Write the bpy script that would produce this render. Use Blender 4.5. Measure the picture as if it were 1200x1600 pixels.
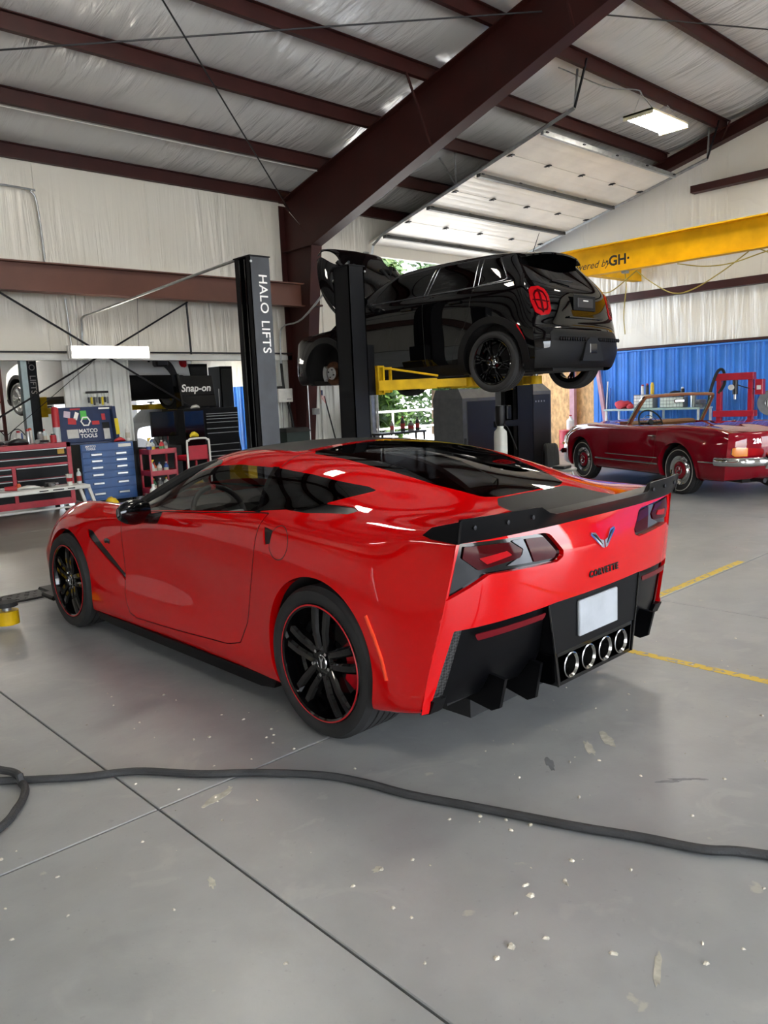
import bpy, bmesh, math, random
import numpy as np
from mathutils import Vector, Matrix, Euler
from mathutils.bvhtree import BVHTree

for _o in list(bpy.data.objects):
    bpy.data.objects.remove(_o)
SC = bpy.context.scene
COL = SC.collection
PI = math.pi
RAD = math.radians

# ------------------------------------------------------------------ camera
CAM_YAW, CAM_PITCH, CAM_ROLL, CAM_H, CAM_F = RAD(42.888), RAD(8.361), RAD(-2.554), 1.4747, 1221.1
_f = Vector((math.sin(CAM_YAW) * math.cos(CAM_PITCH), math.cos(CAM_YAW) * math.cos(CAM_PITCH), -math.sin(CAM_PITCH)))
_r = Vector((math.cos(CAM_YAW), -math.sin(CAM_YAW), 0))
_u = _r.cross(_f)
_r2 = _r * math.cos(CAM_ROLL) + _u * math.sin(CAM_ROLL)
_u2 = -_r * math.sin(CAM_ROLL) + _u * math.cos(CAM_ROLL)
_m = Matrix((_r2, _u2, -_f)).transposed().to_4x4()
_m.translation = Vector((0, 0, CAM_H))
cam_data = bpy.data.cameras.new('camera')
cam_data.sensor_fit = 'VERTICAL'
cam_data.sensor_height = 36.0
cam_data.lens = CAM_F / 1600.0 * 36.0
cam_data.clip_end = 400
cam = bpy.data.objects.new('camera', cam_data)
COL.objects.link(cam)
cam.matrix_world = _m
SC.camera = cam

# ------------------------------------------------------------------ sky and sun
world = bpy.data.worlds.new('sky')
SC.world = world
world.use_nodes = True
_nt = world.node_tree
_nt.nodes.clear()
_out = _nt.nodes.new('ShaderNodeOutputWorld')
_bg = _nt.nodes.new('ShaderNodeBackground')
_sky = _nt.nodes.new('ShaderNodeTexSky')
_sky.sky_type = 'NISHITA'
_sky.sun_disc = False
_sky.sun_elevation = RAD(52)
_sky.sun_rotation = RAD(235)
_sky.air_density = 1.0
_sky.dust_density = 4.0
_sky.ozone_density = 1.0
_mixc = _nt.nodes.new('ShaderNodeMixRGB')
_mixc.inputs[0].default_value = 0.6
_mixc.inputs[2].default_value = (5.2, 5.45, 5.8, 1)
_nt.links.new(_sky.outputs[0], _mixc.inputs[1])
_nt.links.new(_mixc.outputs[0], _bg.inputs[0])
_bg.inputs[1].default_value = 0.55
_nt.links.new(_bg.outputs[0], _out.inputs[0])

sun_data = bpy.data.lights.new('sun', 'SUN')
sun_data.energy = 4.0
sun_data.angle = RAD(0.6)
sun_data.color = (1.0, 0.95, 0.86)
sun = bpy.data.objects.new('sun', sun_data)
COL.objects.link(sun)
# the sun stands high over the far side of the hall, so none of it falls through the near doors
sun.rotation_euler = Vector((-0.35, -0.62, 1.35)).to_track_quat('Z', 'Y').to_euler()
sun.location = (0, 0, 30)

SC.view_settings.view_transform = 'Standard'
SC.view_settings.look = 'None'
SC.view_settings.gamma = 1.0
SC.view_settings.use_curve_mapping = False
SC.view_settings.exposure = 2.2
SC.cycles.use_denoising = True
SC.cycles.max_bounces = 7
SC.cycles.diffuse_bounces = 4
SC.cycles.use_adaptive_sampling = True
SC.cycles.adaptive_threshold = 0.025
SC.cycles.transparent_max_bounces = 12
SC.cycles.sample_clamp_indirect = 6.0
SC.cycles.caustics_reflective = False
SC.cycles.caustics_refractive = False

# ------------------------------------------------------------------ helpers
def lin(c):
    """sRGB hex or 0-255 triple to linear"""
    if isinstance(c, str):
        c = [int(c[i:i + 2], 16) for i in (0, 2, 4)]
    return tuple((v / 255 / 12.92) if v / 255 <= 0.04045 else ((v / 255 + 0.055) / 1.055) ** 2.4 for v in c)

MATS = {}
def mat(name, col, rough=0.5, metal=0.0, var=0.06, scale=8.0, bump=0.0, bscale=60.0, coat=0.0, stretch=None, emit=0.0, spec=0.5, rvar=0.0):
    if name in MATS:
        return MATS[name]
    m = bpy.data.materials.new(name)
    m.use_nodes = True
    nt = m.node_tree
    b = nt.nodes['Principled BSDF']
    col = lin(col)
    b.inputs['Roughness'].default_value = rough
    b.inputs['Metallic'].default_value = metal
    b.inputs['Specular IOR Level'].default_value = spec
    if coat:
        b.inputs['Coat Weight'].default_value = coat
        b.inputs['Coat Roughness'].default_value = 0.03
    tc = nt.nodes.new('ShaderNodeTexCoord')
    mp = nt.nodes.new('ShaderNodeMapping')
    nt.links.new(tc.outputs['Object'], mp.inputs[0])
    if stretch:
        mp.inputs['Scale'].default_value = stretch
    nz = nt.nodes.new('ShaderNodeTexNoise')
    nz.inputs['Scale'].default_value = scale
    nz.inputs['Detail'].default_value = 5
    nt.links.new(mp.outputs[0], nz.inputs['Vector'])
    cr = nt.nodes.new('ShaderNodeValToRGB')
    cr.color_ramp.elements[0].position = 0.3
    cr.color_ramp.elements[1].position = 0.7
    cr.color_ramp.elements[0].color = tuple(max(0, v * (1 - var * 2)) for v in col) + (1,)
    cr.color_ramp.elements[1].color = tuple(min(1, v * (1 + var * 2)) for v in col) + (1,)
    nt.links.new(nz.outputs[0], cr.inputs[0])
    nt.links.new(cr.outputs[0], b.inputs['Base Color'])
    if rvar:
        mr = nt.nodes.new('ShaderNodeMapRange')
        mr.inputs['To Min'].default_value = max(0.02, rough - rvar)
        mr.inputs['To Max'].default_value = min(1, rough + rvar)
        nt.links.new(nz.outputs[0], mr.inputs['Value'])
        nt.links.new(mr.outputs[0], b.inputs['Roughness'])
    if bump:
        n2 = nt.nodes.new('ShaderNodeTexNoise')
        n2.inputs['Scale'].default_value = bscale
        n2.inputs['Detail'].default_value = 3
        nt.links.new(mp.outputs[0], n2.inputs['Vector'])
        bp = nt.nodes.new('ShaderNodeBump')
        bp.inputs['Strength'].default_value = bump
        bp.inputs['Distance'].default_value = 0.02
        nt.links.new(n2.outputs[0], bp.inputs['Height'])
        nt.links.new(bp.outputs[0], b.inputs['Normal'])
    if emit:
        nt.links.new(cr.outputs[0], b.inputs['Emission Color'])
        b.inputs['Emission Strength'].default_value = emit
    MATS[name] = m
    return m

def glass_mat(name, tint, rough=0.02, through=0.6, ior=1.5):
    """thin sheet of tinted glass: Fresnel reflection over a tinted see-through body"""
    if name in MATS:
        return MATS[name]
    m = bpy.data.materials.new(name)
    m.use_nodes = True
    nt = m.node_tree
    nt.nodes.clear()
    out = nt.nodes.new('ShaderNodeOutputMaterial')
    tr = nt.nodes.new('ShaderNodeBsdfTransparent')
    t = lin(tint)
    tr.inputs[0].default_value = tuple(v * through for v in t) + (1,)
    gl = nt.nodes.new('ShaderNodeBsdfGlossy')
    gl.inputs['Roughness'].default_value = rough
    fr = nt.nodes.new('ShaderNodeFresnel')
    # the same sheet seen from either side
    geo = nt.nodes.new('ShaderNodeNewGeometry')
    mr = nt.nodes.new('ShaderNodeMapRange')
    mr.inputs['To Min'].default_value = ior
    mr.inputs['To Max'].default_value = 1.0 / ior
    nt.links.new(geo.outputs['Backfacing'], mr.inputs['Value'])
    nt.links.new(mr.outputs[0], fr.inputs[0])
    nz = nt.nodes.new('ShaderNodeTexNoise')
    nz.inputs['Scale'].default_value = 3
    bp = nt.nodes.new('ShaderNodeBump')
    bp.inputs['Strength'].default_value = 0.01
    nt.links.new(nz.outputs[0], bp.inputs['Height'])
    nt.links.new(bp.outputs[0], gl.inputs['Normal'])
    mx = nt.nodes.new('ShaderNodeMixShader')
    nt.links.new(fr.outputs[0], mx.inputs[0])
    nt.links.new(tr.outputs[0], mx.inputs[1])
    nt.links.new(gl.outputs[0], mx.inputs[2])
    nt.links.new(mx.outputs[0], out.inputs[0])
    MATS[name] = m
    return m

def tag(o, label=None, cat=None, group=None, kind=None):
    if label: o['label'] = label
    if cat: o['category'] = cat
    if group: o['group'] = group
    if kind: o['kind'] = kind
    return o

def empty(name, loc=(0, 0, 0), rz=0.0, parent=None):
    o = bpy.data.objects.new(name, None)
    o.empty_display_size = 0.1
    COL.objects.link(o)
    o.location = loc
    o.rotation_euler = (0, 0, rz)
    if parent: o.parent = parent
    return o

def thing(name, label, cat, loc=(0, 0, 0), rz=0.0, group=None):
    return tag(empty(name, loc, rz), label, cat, group)

def mobj(name, V, F, m, parent=None, smooth=None, loc=None, rz=None):
    me = bpy.data.meshes.new(name)
    me.from_pydata([tuple(map(float, v)) for v in V], [], [tuple(map(int, f)) for f in F])
    me.validate()
    if smooth is not None:
        me.polygons.foreach_set('use_smooth', [True] * len(me.polygons))
        if smooth < 179:
            me.set_sharp_from_angle(angle=RAD(smooth))
    if isinstance(m, str): m = MATS[m]
    me.materials.append(m)
    o = bpy.data.objects.new(name, me)
    COL.objects.link(o)
    if parent: o.parent = parent
    if loc is not None: o.location = loc
    if rz is not None: o.rotation_euler = (0, 0, rz)
    return o

def inst(o, name, parent, loc=None, rot=None, scale=None):
    """another object on the same mesh"""
    c = bpy.data.objects.new(name, o.data)
    COL.objects.link(c)
    c.parent = parent
    if loc is not None: c.location = loc
    if rot is not None: c.rotation_euler = rot
    if scale is not None: c.scale = scale
    return c

def copy_tree(o, parent=None):
    c = o.copy()
    COL.objects.link(c)
    c.parent = parent
    for ch in list(o.children):
        copy_tree(ch, c)
    return c

class MB:
    """collects shapes for ONE mesh object"""
    def __init__(s):
        s.V = []; s.F = []
    def add(s, V, F, M=None):
        n = len(s.V)
        if M is not None:
            V = [M @ Vector(v) for v in V]
        s.V += [tuple(v) for v in V]
        s.F += [tuple(i + n for i in f) for f in F]
        return s
    def box(s, x0, x1, y0, y1, z0, z1, b=0.0, M=None):
        if b <= 0:
            V = [(x, y, z) for z in (z0, z1) for y in (y0, y1) for x in (x0, x1)]
            F = [(0, 2, 3, 1), (4, 5, 7, 6), (0, 1, 5, 4), (2, 6, 7, 3), (0, 4, 6, 2), (1, 3, 7, 5)]
            return s.add(V, F, M)
        b = min(b, (x1 - x0) / 2.01, (y1 - y0) / 2.01, (z1 - z0) / 2.01)
        V = []; idx = {}
        for sx in (0, 1):
            for sy in (0, 1):
                for sz in (0, 1):
                    X = (x0, x1)[sx]; Y = (y0, y1)[sy]; Z = (z0, z1)[sz]
                    dx = b * (1 - 2 * sx); dy = b * (1 - 2 * sy); dz = b * (1 - 2 * sz)
                    for a, p in (('x', (X, Y + dy, Z + dz)), ('y', (X + dx, Y, Z + dz)), ('z', (X + dx, Y + dy, Z))):
                        idx[sx, sy, sz, a] = len(V); V.append(p)
        I = lambda a, b_, c_, d: idx[a, b_, c_, d]
        F = []
        for t in (0, 1):
            F.append([I(t, 0, 0, 'x'), I(t, 1, 0, 'x'), I(t, 1, 1, 'x'), I(t, 0, 1, 'x')][::1 if t else -1])
            F.append([I(0, t, 0, 'y'), I(0, t, 1, 'y'), I(1, t, 1, 'y'), I(1, t, 0, 'y')][::1 if t else -1])
            F.append([I(0, 0, t, 'z'), I(1, 0, t, 'z'), I(1, 1, t, 'z'), I(0, 1, t, 'z')][::1 if t else -1])
        for a in (0, 1):
            for c_ in (0, 1):
                F.append([I(a, c_, 0, 'x'), I(a, c_, 0, 'y'), I(a, c_, 1, 'y'), I(a, c_, 1, 'x')])
                F.append([I(a, 0, c_, 'x'), I(a, 0, c_, 'z'), I(a, 1, c_, 'z'), I(a, 1, c_, 'x')])
                F.append([I(0, a, c_, 'y'), I(0, a, c_, 'z'), I(1, a, c_, 'z'), I(1, a, c_, 'y')])
        for k in [(a, b_, c_) for a in (0, 1) for b_ in (0, 1) for c_ in (0, 1)]:
            F.append([idx[k + ('x',)], idx[k + ('y',)], idx[k + ('z',)]])
        return s.add(V, F, M)
    def cyl(s, p0, p1, r0, r1=None, n=16, caps=True):
        r1 = r0 if r1 is None else r1
        p0 = Vector(p0); p1 = Vector(p1); d = (p1 - p0).normalized()
        a = d.orthogonal().normalized(); b = d.cross(a)
        V = []
        for p, r in ((p0, r0), (p1, r1)):
            for i in range(n):
                t = 2 * PI * i / n
                V.append(p + a * (math.cos(t) * r) + b * (math.sin(t) * r))
        F = [(i, (i + 1) % n, n + (i + 1) % n, n + i) for i in range(n)]
        if caps: F += [tuple(range(n))[::-1], tuple(range(n, 2 * n))]
        return s.add(V, F)
    def tube(s, pts, r, n=8, closed=False, flat=1.0, up=None):
        pts = [Vector(p) for p in pts]; N = len(pts); V = []
        prev = None
        for i, p in enumerate(pts):
            if closed: t = pts[(i + 1) % N] - pts[i - 1]
            else: t = pts[min(i + 1, N - 1)] - pts[max(i - 1, 0)]
            t.normalize()
            if prev is None:
                a = Vector(up) if up is not None else t.orthogonal()
            else:
                a = prev
            a = (a - t * a.dot(t)).normalized(); prev = a
            b = t.cross(a)
            rr = r[i] if isinstance(r, (list, tuple)) else r
            for k in range(n):
                q = 2 * PI * k / n
                V.append(p + a * (math.cos(q) * rr * flat) + b * (math.sin(q) * rr))
        F = []
        for i in range(N if closed else N - 1):
            j = (i + 1) % N
            for k in range(n):
                F.append((i * n + k, i * n + (k + 1) % n, j * n + (k + 1) % n, j * n + k))
        if not closed: F += [tuple(range(n))[::-1], tuple(range((N - 1) * n, N * n))]
        return s.add(V, F)
    def lathe(s, prof, c=(0, 0, 0), axis='z', n=32, closed=False):
        """prof: (radius, height along the axis)"""
        V = []; c = Vector(c); P = len(prof)
        for i in range(n):
            t = 2 * PI * i / n; ct, st = math.cos(t), math.sin(t)
            for r, h in prof:
                p = {'z': (r * ct, r * st, h), 'y': (r * st, h, r * ct), 'x': (h, r * ct, r * st)}[axis]
                V.append(c + Vector(p))
        F = []
        for i in range(n):
            j = (i + 1) % n
            for k in range(P if closed else P - 1):
                k2 = (k + 1) % P
                F.append((i * P + k, j * P + k, j * P + k2, i * P + k2))
        return s.add(V, F)
    def prism(s, poly, a0, a1, axis='y', M=None):
        """2-D outline pushed along an axis: 'y' takes (x,z), 'x' takes (y,z), 'z' takes (x,y)"""
        n = len(poly); V = []
        for a in (a0, a1):
            for p, q in poly:
                V.append({'y': (p, a, q), 'x': (a, p, q), 'z': (p, q, a)}[axis])
        F = [(i, (i + 1) % n, n + (i + 1) % n, n + i) for i in range(n)] + [tuple(range(n))[::-1], tuple(range(n, 2 * n))]
        return s.add(V, F, M)
    def loft(s, rings, caps=True, closed=True):
        n = len(rings[0]); V = [p for r in rings for p in r]; F = []
        for i in range(len(rings) - 1):
            for k in range(n if closed else n - 1):
                F.append((i * n + k, i * n + (k + 1) % n, (i + 1) * n + (k + 1) % n, (i + 1) * n + k))
        if caps and closed: F += [tuple(range(n))[::-1], tuple(range((len(rings) - 1) * n, len(rings) * n))]
        return s.add(V, F)
    def build(s, name, m, parent=None, smooth=35, loc=None, rz=None):
        o = mobj(name, s.V, s.F, m, parent, None, loc, rz)
        bm = bmesh.new(); bm.from_mesh(o.data)
        bmesh.ops.recalc_face_normals(bm, faces=bm.faces)
        bm.to_mesh(o.data); bm.free()
        if smooth:
            o.data.polygons.foreach_set('use_smooth', [True] * len(o.data.polygons))
            o.data.set_sharp_from_angle(angle=RAD(smooth))
        return o

def B(name, m, parent, x0, x1, y0, y1, z0, z1, b=0.0):
    return MB().box(x0, x1, y0, y1, z0, z1, b).build(name, m, parent)

def text_mesh(txt, size, ext=0.002, shear=0.0, offset=0.0, align='CENTER', spacing=1.0):
    """lettering as a mesh in the local xy plane"""
    cu = bpy.data.curves.new('lettering', 'FONT')
    cu.body = txt; cu.size = size; cu.extrude = ext; cu.shear = shear; cu.offset = offset
    cu.align_x = align; cu.align_y = 'CENTER'; cu.space_character = spacing; cu.resolution_u = 3
    o = bpy.data.objects.new('lettering', cu)
    COL.objects.link(o)
    me = bpy.data.meshes.new_from_object(o.evaluated_get(bpy.context.evaluated_depsgraph_get()))
    bpy.data.objects.remove(o); bpy.data.curves.remove(cu)
    return me

def lettering(name, txt, size, m, parent, loc, xdir, ydir, **k):
    me = text_mesh(txt, size, **k)
    me.materials.clear(); me.materials.append(MATS[m] if isinstance(m, str) else m)
    o = bpy.data.objects.new(name, me)
    COL.objects.link(o)
    x = Vector(xdir).normalized(); y = Vector(ydir); y = (y - x * y.dot(x)).normalized()
    M = Matrix((x, y, x.cross(y))).transposed().to_4x4(); M.translation = Vector(loc)
    o.parent = parent
    o.matrix_local = M
    return o

def smooth_path(pts, n=8):
    """Catmull-Rom through the points"""
    P = [np.array(p, float) for p in pts]; P = [2 * P[0] - P[1]] + P + [2 * P[-1] - P[-2]]
    out = []
    for i in range(1, len(P) - 2):
        for k in range(n):
            t = k / n
            out.append(0.5 * ((2 * P[i]) + (P[i + 1] - P[i - 1]) * t + (2 * P[i - 1] - 5 * P[i] + 4 * P[i + 1] - P[i + 2]) * t * t + (3 * P[i] - P[i - 1] - 3 * P[i + 1] + P[i + 2]) * t ** 3))
    out.append(P[-2])
    return [tuple(p) for p in out]
RNG = random.Random(7)
# ------------------------------------------------------------------ materials of the hall
mat('steel_oxide', '341411', 0.5, var=0.12, scale=3, rvar=0.1, spec=0.3)
mat('steel_brown', '5c3527', 0.55, var=0.08, scale=2)
mat('panel_white', 'cfd2cf', 0.45, var=0.05, scale=2)
mat('panel_blue', '3f80d2', 0.42, var=0.1, scale=1.5, rvar=0.1)
mat('wood_osb', 'c9a06a', 0.7, var=0.18, scale=14, bump=0.3, stretch=(1, 1, 0.5))
mat('post_pink', 'b48a90', 0.6, var=0.06)
mat('galv', 'a3a6a6', 0.35, 0.8, var=0.1, scale=10)
mat('dark_steel', '232326', 0.45, 0.6, var=0.1)
mat('door_panel', 'ded8cc', 0.45, var=0.04, scale=2)
mat('black_plastic', '0b0b0c', 0.45, var=0.1, spec=0.3)
mat('black_gloss', '050506', 0.10, var=0.05, coat=0.4, spec=0.3)
mat('black_satin', '060608', 0.36, var=0.1, spec=0.16)
mat('rubber', '1a1a1b', 0.75, var=0.15, bump=0.05, bscale=120)
mat('white_paint', 'd9d9d4', 0.4, var=0.05)
mat('yellow_paint', 'd6a002', 0.5, var=0.07, scale=3, spec=0.2)
mat('lift_yellow', 'c29e0c', 0.5, var=0.12, scale=6, spec=0.25)
mat('red_tool', 'a3162a', 0.35, var=0.08)
mat('blue_tool', '1f4c86', 0.35, var=0.08)
mat('navy_tool', '14284e', 0.38, var=0.08)
mat('chrome', 'd6d7d8', 0.08, 1.0, var=0.03)
mat('alu', 'b9bbbb', 0.3, 0.9, var=0.06)
mat('tube_light', 'fff9ee', 0.4, var=0.0, emit=7.0)
mat('letter_white', 'e6e6e4', 0.5, var=0.02)
mat('letter_black', '1b1712', 0.5, var=0.02)
mat('concrete_out', 'c9c6be', 0.85, var=0.06, scale=2)
mat('wire', '4a4a4a', 0.5, 0.5)
mat('cable_yellow', '9a8a3a', 0.6)
mat('cable_black', '2b2c2d', 0.65, var=0.15, bump=0.2, bscale=150)

def insulation(name, axis, base, amp, rough):
    """white vinyl-faced blanket: soft long creases running along one axis"""
    m = bpy.data.materials.new(name); m.use_nodes = True
    nt = m.node_tree; b = nt.nodes['Principled BSDF']
    b.inputs['Roughness'].default_value = rough
    b.inputs['Specular IOR Level'].default_value = 0.8
    tc = nt.nodes.new('ShaderNodeTexCoord'); mp = nt.nodes.new('ShaderNodeMapping')
    sc = {'y': (3.2, 0.45, 1.0), 'z': (3.6, 3.6, 0.26)}[axis]
    mp.inputs['Scale'].default_value = sc
    if axis == 'y': mp.inputs['Rotation'].default_value = (0, 0, RAD(14))
    nt.links.new(tc.outputs['Object'], mp.inputs[0])
    n1 = nt.nodes.new('ShaderNodeTexNoise'); n1.inputs['Scale'].default_value = 1.5; n1.inputs['Detail'].default_value = 4
    n1.inputs['Distortion'].default_value = 0.6
    n2 = nt.nodes.new('ShaderNodeTexNoise'); n2.inputs['Scale'].default_value = 0.45; n2.inputs['Detail'].default_value = 2
    nt.links.new(mp.outputs[0], n1.inputs['Vector']); nt.links.new(tc.outputs['Object'], n2.inputs['Vector'])
    # creases come in bunches
    mr = nt.nodes.new('ShaderNodeMapRange'); mr.inputs['From Min'].default_value = 0.42; mr.inputs['From Max'].default_value = 0.68
    nt.links.new(n2.outputs[0], mr.inputs['Value'])
    mu = nt.nodes.new('ShaderNodeMath'); mu.operation = 'MULTIPLY_ADD'
    mu.inputs[2].default_value = 0.0
    ad = nt.nodes.new('ShaderNodeMath'); ad.operation = 'ADD'; ad.inputs[1].default_value = 0.10
    nt.links.new(mr.outputs[0], ad.inputs[0])
    nt.links.new(n1.outputs[0], mu.inputs[0]); nt.links.new(ad.outputs[0], mu.inputs[1])
    bp = nt.nodes.new('ShaderNodeBump'); bp.inputs['Strength'].default_value = amp; bp.inputs['Distance'].default_value = 0.16
    nt.links.new(mu.outputs[0], bp.inputs['Height']); nt.links.new(bp.outputs[0], b.inputs['Normal'])
    cr = nt.nodes.new('ShaderNodeValToRGB')
    c = lin(base)
    cr.color_ramp.elements[0].color = tuple(v * 0.9 for v in c) + (1,); cr.color_ramp.elements[1].color = tuple(min(1, v * 1.06) for v in c) + (1,)
    nt.links.new(n2.outputs[0], cr.inputs[0]); nt.links.new(cr.outputs[0], b.inputs['Base Color'])
    MATS[name] = m
insulation('roof_blanket', 'y', 'c6c7c6', 0.75, 0.2)
insulation('wall_blanket', 'z', 'd6d2c6', 0.7, 0.33)

def floor_material():
    m = bpy.data.materials.new('painted_concrete'); m.use_nodes = True
    nt = m.node_tree; b = nt.nodes['Principled BSDF']; L = nt.links
    tc = nt.nodes.new('ShaderNodeTexCoord')
    def noise(s, d=5, dist=0.0, vec=None):
        n = nt.nodes.new('ShaderNodeTexNoise'); n.inputs['Scale'].default_value = s; n.inputs['Detail'].default_value = d
        n.inputs['Distortion'].default_value = dist
        geo = nt.nodes.new('ShaderNodeNewGeometry')
        L.new(geo.outputs['Position'], n.inputs['Vector']); return n
    def ramp(n, p0, p1, c0, c1):
        r = nt.nodes.new('ShaderNodeValToRGB'); r.color_ramp.elements[0].position = p0; r.color_ramp.elements[1].position = p1
        r.color_ramp.elements[0].color = (*c0, 1); r.color_ramp.elements[1].color = (*c1, 1); L.new(n.outputs[0], r.inputs[0]); return r
    def mix(a, bb, f):
        x = nt.nodes.new('ShaderNodeMixRGB'); L.new(a.outputs[0], x.inputs[1])
        if isinstance(bb, tuple): x.inputs[2].default_value = (*bb, 1)
        else: L.new(bb.outputs[0], x.inputs[2])
        L.new(f.outputs[0], x.inputs[0]); return x
    base = ramp(noise(0.7), 0.3, 0.7, lin('868888'), lin('999b9a'))
    # chips down to bare concrete, dark oil spots, dusty film
    chips = ramp(noise(7.5, 6), 0.70, 0.73, (0, 0, 0), (0.55,) * 3)
    oil = ramp(noise(1.7, 7, 0.8), 0.63, 0.80, (0, 0, 0), (0.45,) * 3)
    dust = ramp(noise(0.35, 3), 0.45, 0.7, (0, 0, 0), (0.35,) * 3)
    fine = ramp(noise(38, 3), 0.66, 0.74, (0, 0, 0), (0.30,) * 3)
    mott = ramp(noise(4.5, 6), 0.42, 0.62, (0, 0, 0), (0.30,) * 3); scr = ramp(noise(2.6, 8, 1.6), 0.60, 0.66, (0, 0, 0), (0.28,) * 3)
    x = mix(base, lin('78797a'), mott); x = mix(x, lin('a5a4a0'), scr); x = mix(x, lin('9b968c'), dust); x = mix(x, lin('5f6064'), oil); x = mix(x, lin('b0aa9c'), chips); x = mix(x, lin('6f7072'), fine)
    # trodden-in brown dirt over the back half of the bay, beyond the lift
    geo = nt.nodes.new('ShaderNodeNewGeometry'); sp = nt.nodes.new('ShaderNodeSeparateXYZ'); L.new(geo.outputs['Position'], sp.inputs[0])
    wob = nt.nodes.new('ShaderNodeMath'); wob.operation = 'MULTIPLY_ADD'; wob.inputs[1].default_value = 2.4; L.new(noise(0.9, 6).outputs[0], wob.inputs[0]); L.new(sp.outputs[1], wob.inputs[2])
    md = nt.nodes.new('ShaderNodeMapRange'); md.inputs['From Min'].default_value = 7.2; md.inputs['From Max'].default_value = 8.6; md.inputs['To Max'].default_value = 0.75
    L.new(wob.outputs[0], md.inputs['Value']); x = mix(x, lin('6c655a'), md)
    L.new(x.outputs[0], b.inputs['Base Color'])
    rr = nt.nodes.new('ShaderNodeMapRange'); rr.inputs['To Min'].default_value = 0.27; rr.inputs['To Max'].default_value = 0.5
    L.new(noise(1.1, 5).outputs[0], rr.inputs['Value']); L.new(rr.outputs[0], b.inputs['Roughness'])
    bp = nt.nodes.new('ShaderNodeBump'); bp.inputs['Strength'].default_value = 0.12; bp.inputs['Distance'].default_value = 0.01
    L.new(noise(22, 4).outputs[0], bp.inputs['Height']); L.new(bp.outputs[0], b.inputs['Normal'])
    MATS['painted_concrete'] = m
floor_material()
mat('joint_dark', '3a3a3a', 0.9)

# ------------------------------------------------------------------ hall: floor, walls, frames, roof
YW, XE, XW, YS = 12.6, 16.8, -14.0, -7.4       # side wall with the doors, end wall, the two walls behind the camera
Y_RIDGE = 1.6
def zroof(y, off=0.0):
    return (5.40 + 0.25 * (12.6 - y) if y >= Y_RIDGE else 5.40 + 0.25 * (12.6 - Y_RIDGE) - 0.25 * (Y_RIDGE - y)) + off

floor = B('floor', 'joint_dark', None, XW, 34, YS - 9, 40, -0.2, -0.02)
tag(floor, kind='structure')
gx = [XW, -10.05, -6.3, -2.55, 1.20, 4.95, 8.70, 12.45, XE + 0.4]; gy = [YS, -4.91, -1.16, 2.59, 6.34, 10.12, YW + 0.12, 16.0, 20.0]
g = 0.004
for i in range(len(gx) - 1):
    for j in range(len(gy) - 1):
        if gy[j] > YW and gx[i + 1] > 10: continue
        B('slab', 'painted_concrete', floor, gx[i] + g, gx[i + 1] - g, gy[j] + g, gy[j + 1] - g, -0.12, 0.0, 0.003)
B('apron', 'concrete_out', floor, 8.71, 34, YW + 0.14, 40, -0.12, -0.012)
B('apron', 'concrete_out', floor, XW, 34, YS - 9, YS - 0.02, -0.12, -0.012)

# worn yellow bay lines
def worn_yellow():
    m = bpy.data.materials.new('worn_yellow'); m.use_nodes = True
    nt = m.node_tree; b = nt.nodes['Principled BSDF']; b.inputs['Roughness'].default_value = 0.6
    n = nt.nodes.new('ShaderNodeTexNoise'); n.inputs['Scale'].default_value = 26; n.inputs['Detail'].default_value = 6
    tc = nt.nodes.new('ShaderNodeTexCoord'); nt.links.new(tc.outputs['Object'], n.inputs['Vector'])
    r = nt.nodes.new('ShaderNodeValToRGB'); r.color_ramp.elements[0].position = 0.40; r.color_ramp.elements[1].position = 0.47
    r.color_ramp.elements[0].color = (*lin('8d8c84'), 1); r.color_ramp.elements[1].color = (*lin('c9a93a'), 1)
    nt.links.new(n.outputs[0], r.inputs[0]); nt.links.new(r.outputs[0], b.inputs['Base Color']); MATS['worn_yellow'] = m
worn_yellow()
B('line_paint', 'worn_yellow', floor, 4.6, 6.45, 2.605, 2.665, -0.001, 0.0015)
B('line_paint', 'worn_yellow', floor, 3.84, 3.90, -1.0, 2.45, -0.001, 0.0015)

# bare and stained patches on the paint
def patch(name, x, y, rx, ry, a, m, seed):
    rr_ = random.Random(seed); ring = []
    for i in range(18):
        t_ = 2 * PI * i / 18; k = rr_.uniform(.6, 1.15); px, py = rx * k * math.cos(t_), ry * k * math.sin(t_)
        ring.append((x + px * math.cos(a) - py * math.sin(a), y + px * math.sin(a) + py * math.cos(a)))
    MB().prism(ring, -.001, .0009, 'z').build(name, m, floor, None)
mat('bare_concrete', 'a8a598', .8, var=.12, scale=30); mat('oil_mark', '6a6c6e', .5, var=.1, scale=20)
for k, (x, y, rx, ry, a, m) in enumerate(((2.79, 1.68, .075, .026, .9, 'bare_concrete'), (2.67, 1.69, .07, .020, .8, 'bare_concrete'), (1.39, 2.50, .085, .022, .3, 'bare_concrete'), (1.50, 1.72, .02, .014, 0, 'bare_concrete'), (1.70, .88, .07, .012, .5, 'bare_concrete'), (2.45, 1.73, .06, .018, .8, 'oil_mark'), (2.62, 1.32, .05, .010, 2.4, 'oil_mark'), (2.67, 1.29, .05, .009, 2.3, 'oil_mark'), (2.71, 1.25, .045, .008, 2.2, 'oil_mark'), (1.10, 2.05, .04, .012, 1.2, 'bare_concrete'))):
    patch('paint_chip' if 'bare' in m else 'oil_spot', x, y, rx, ry, a, m, k)

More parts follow.
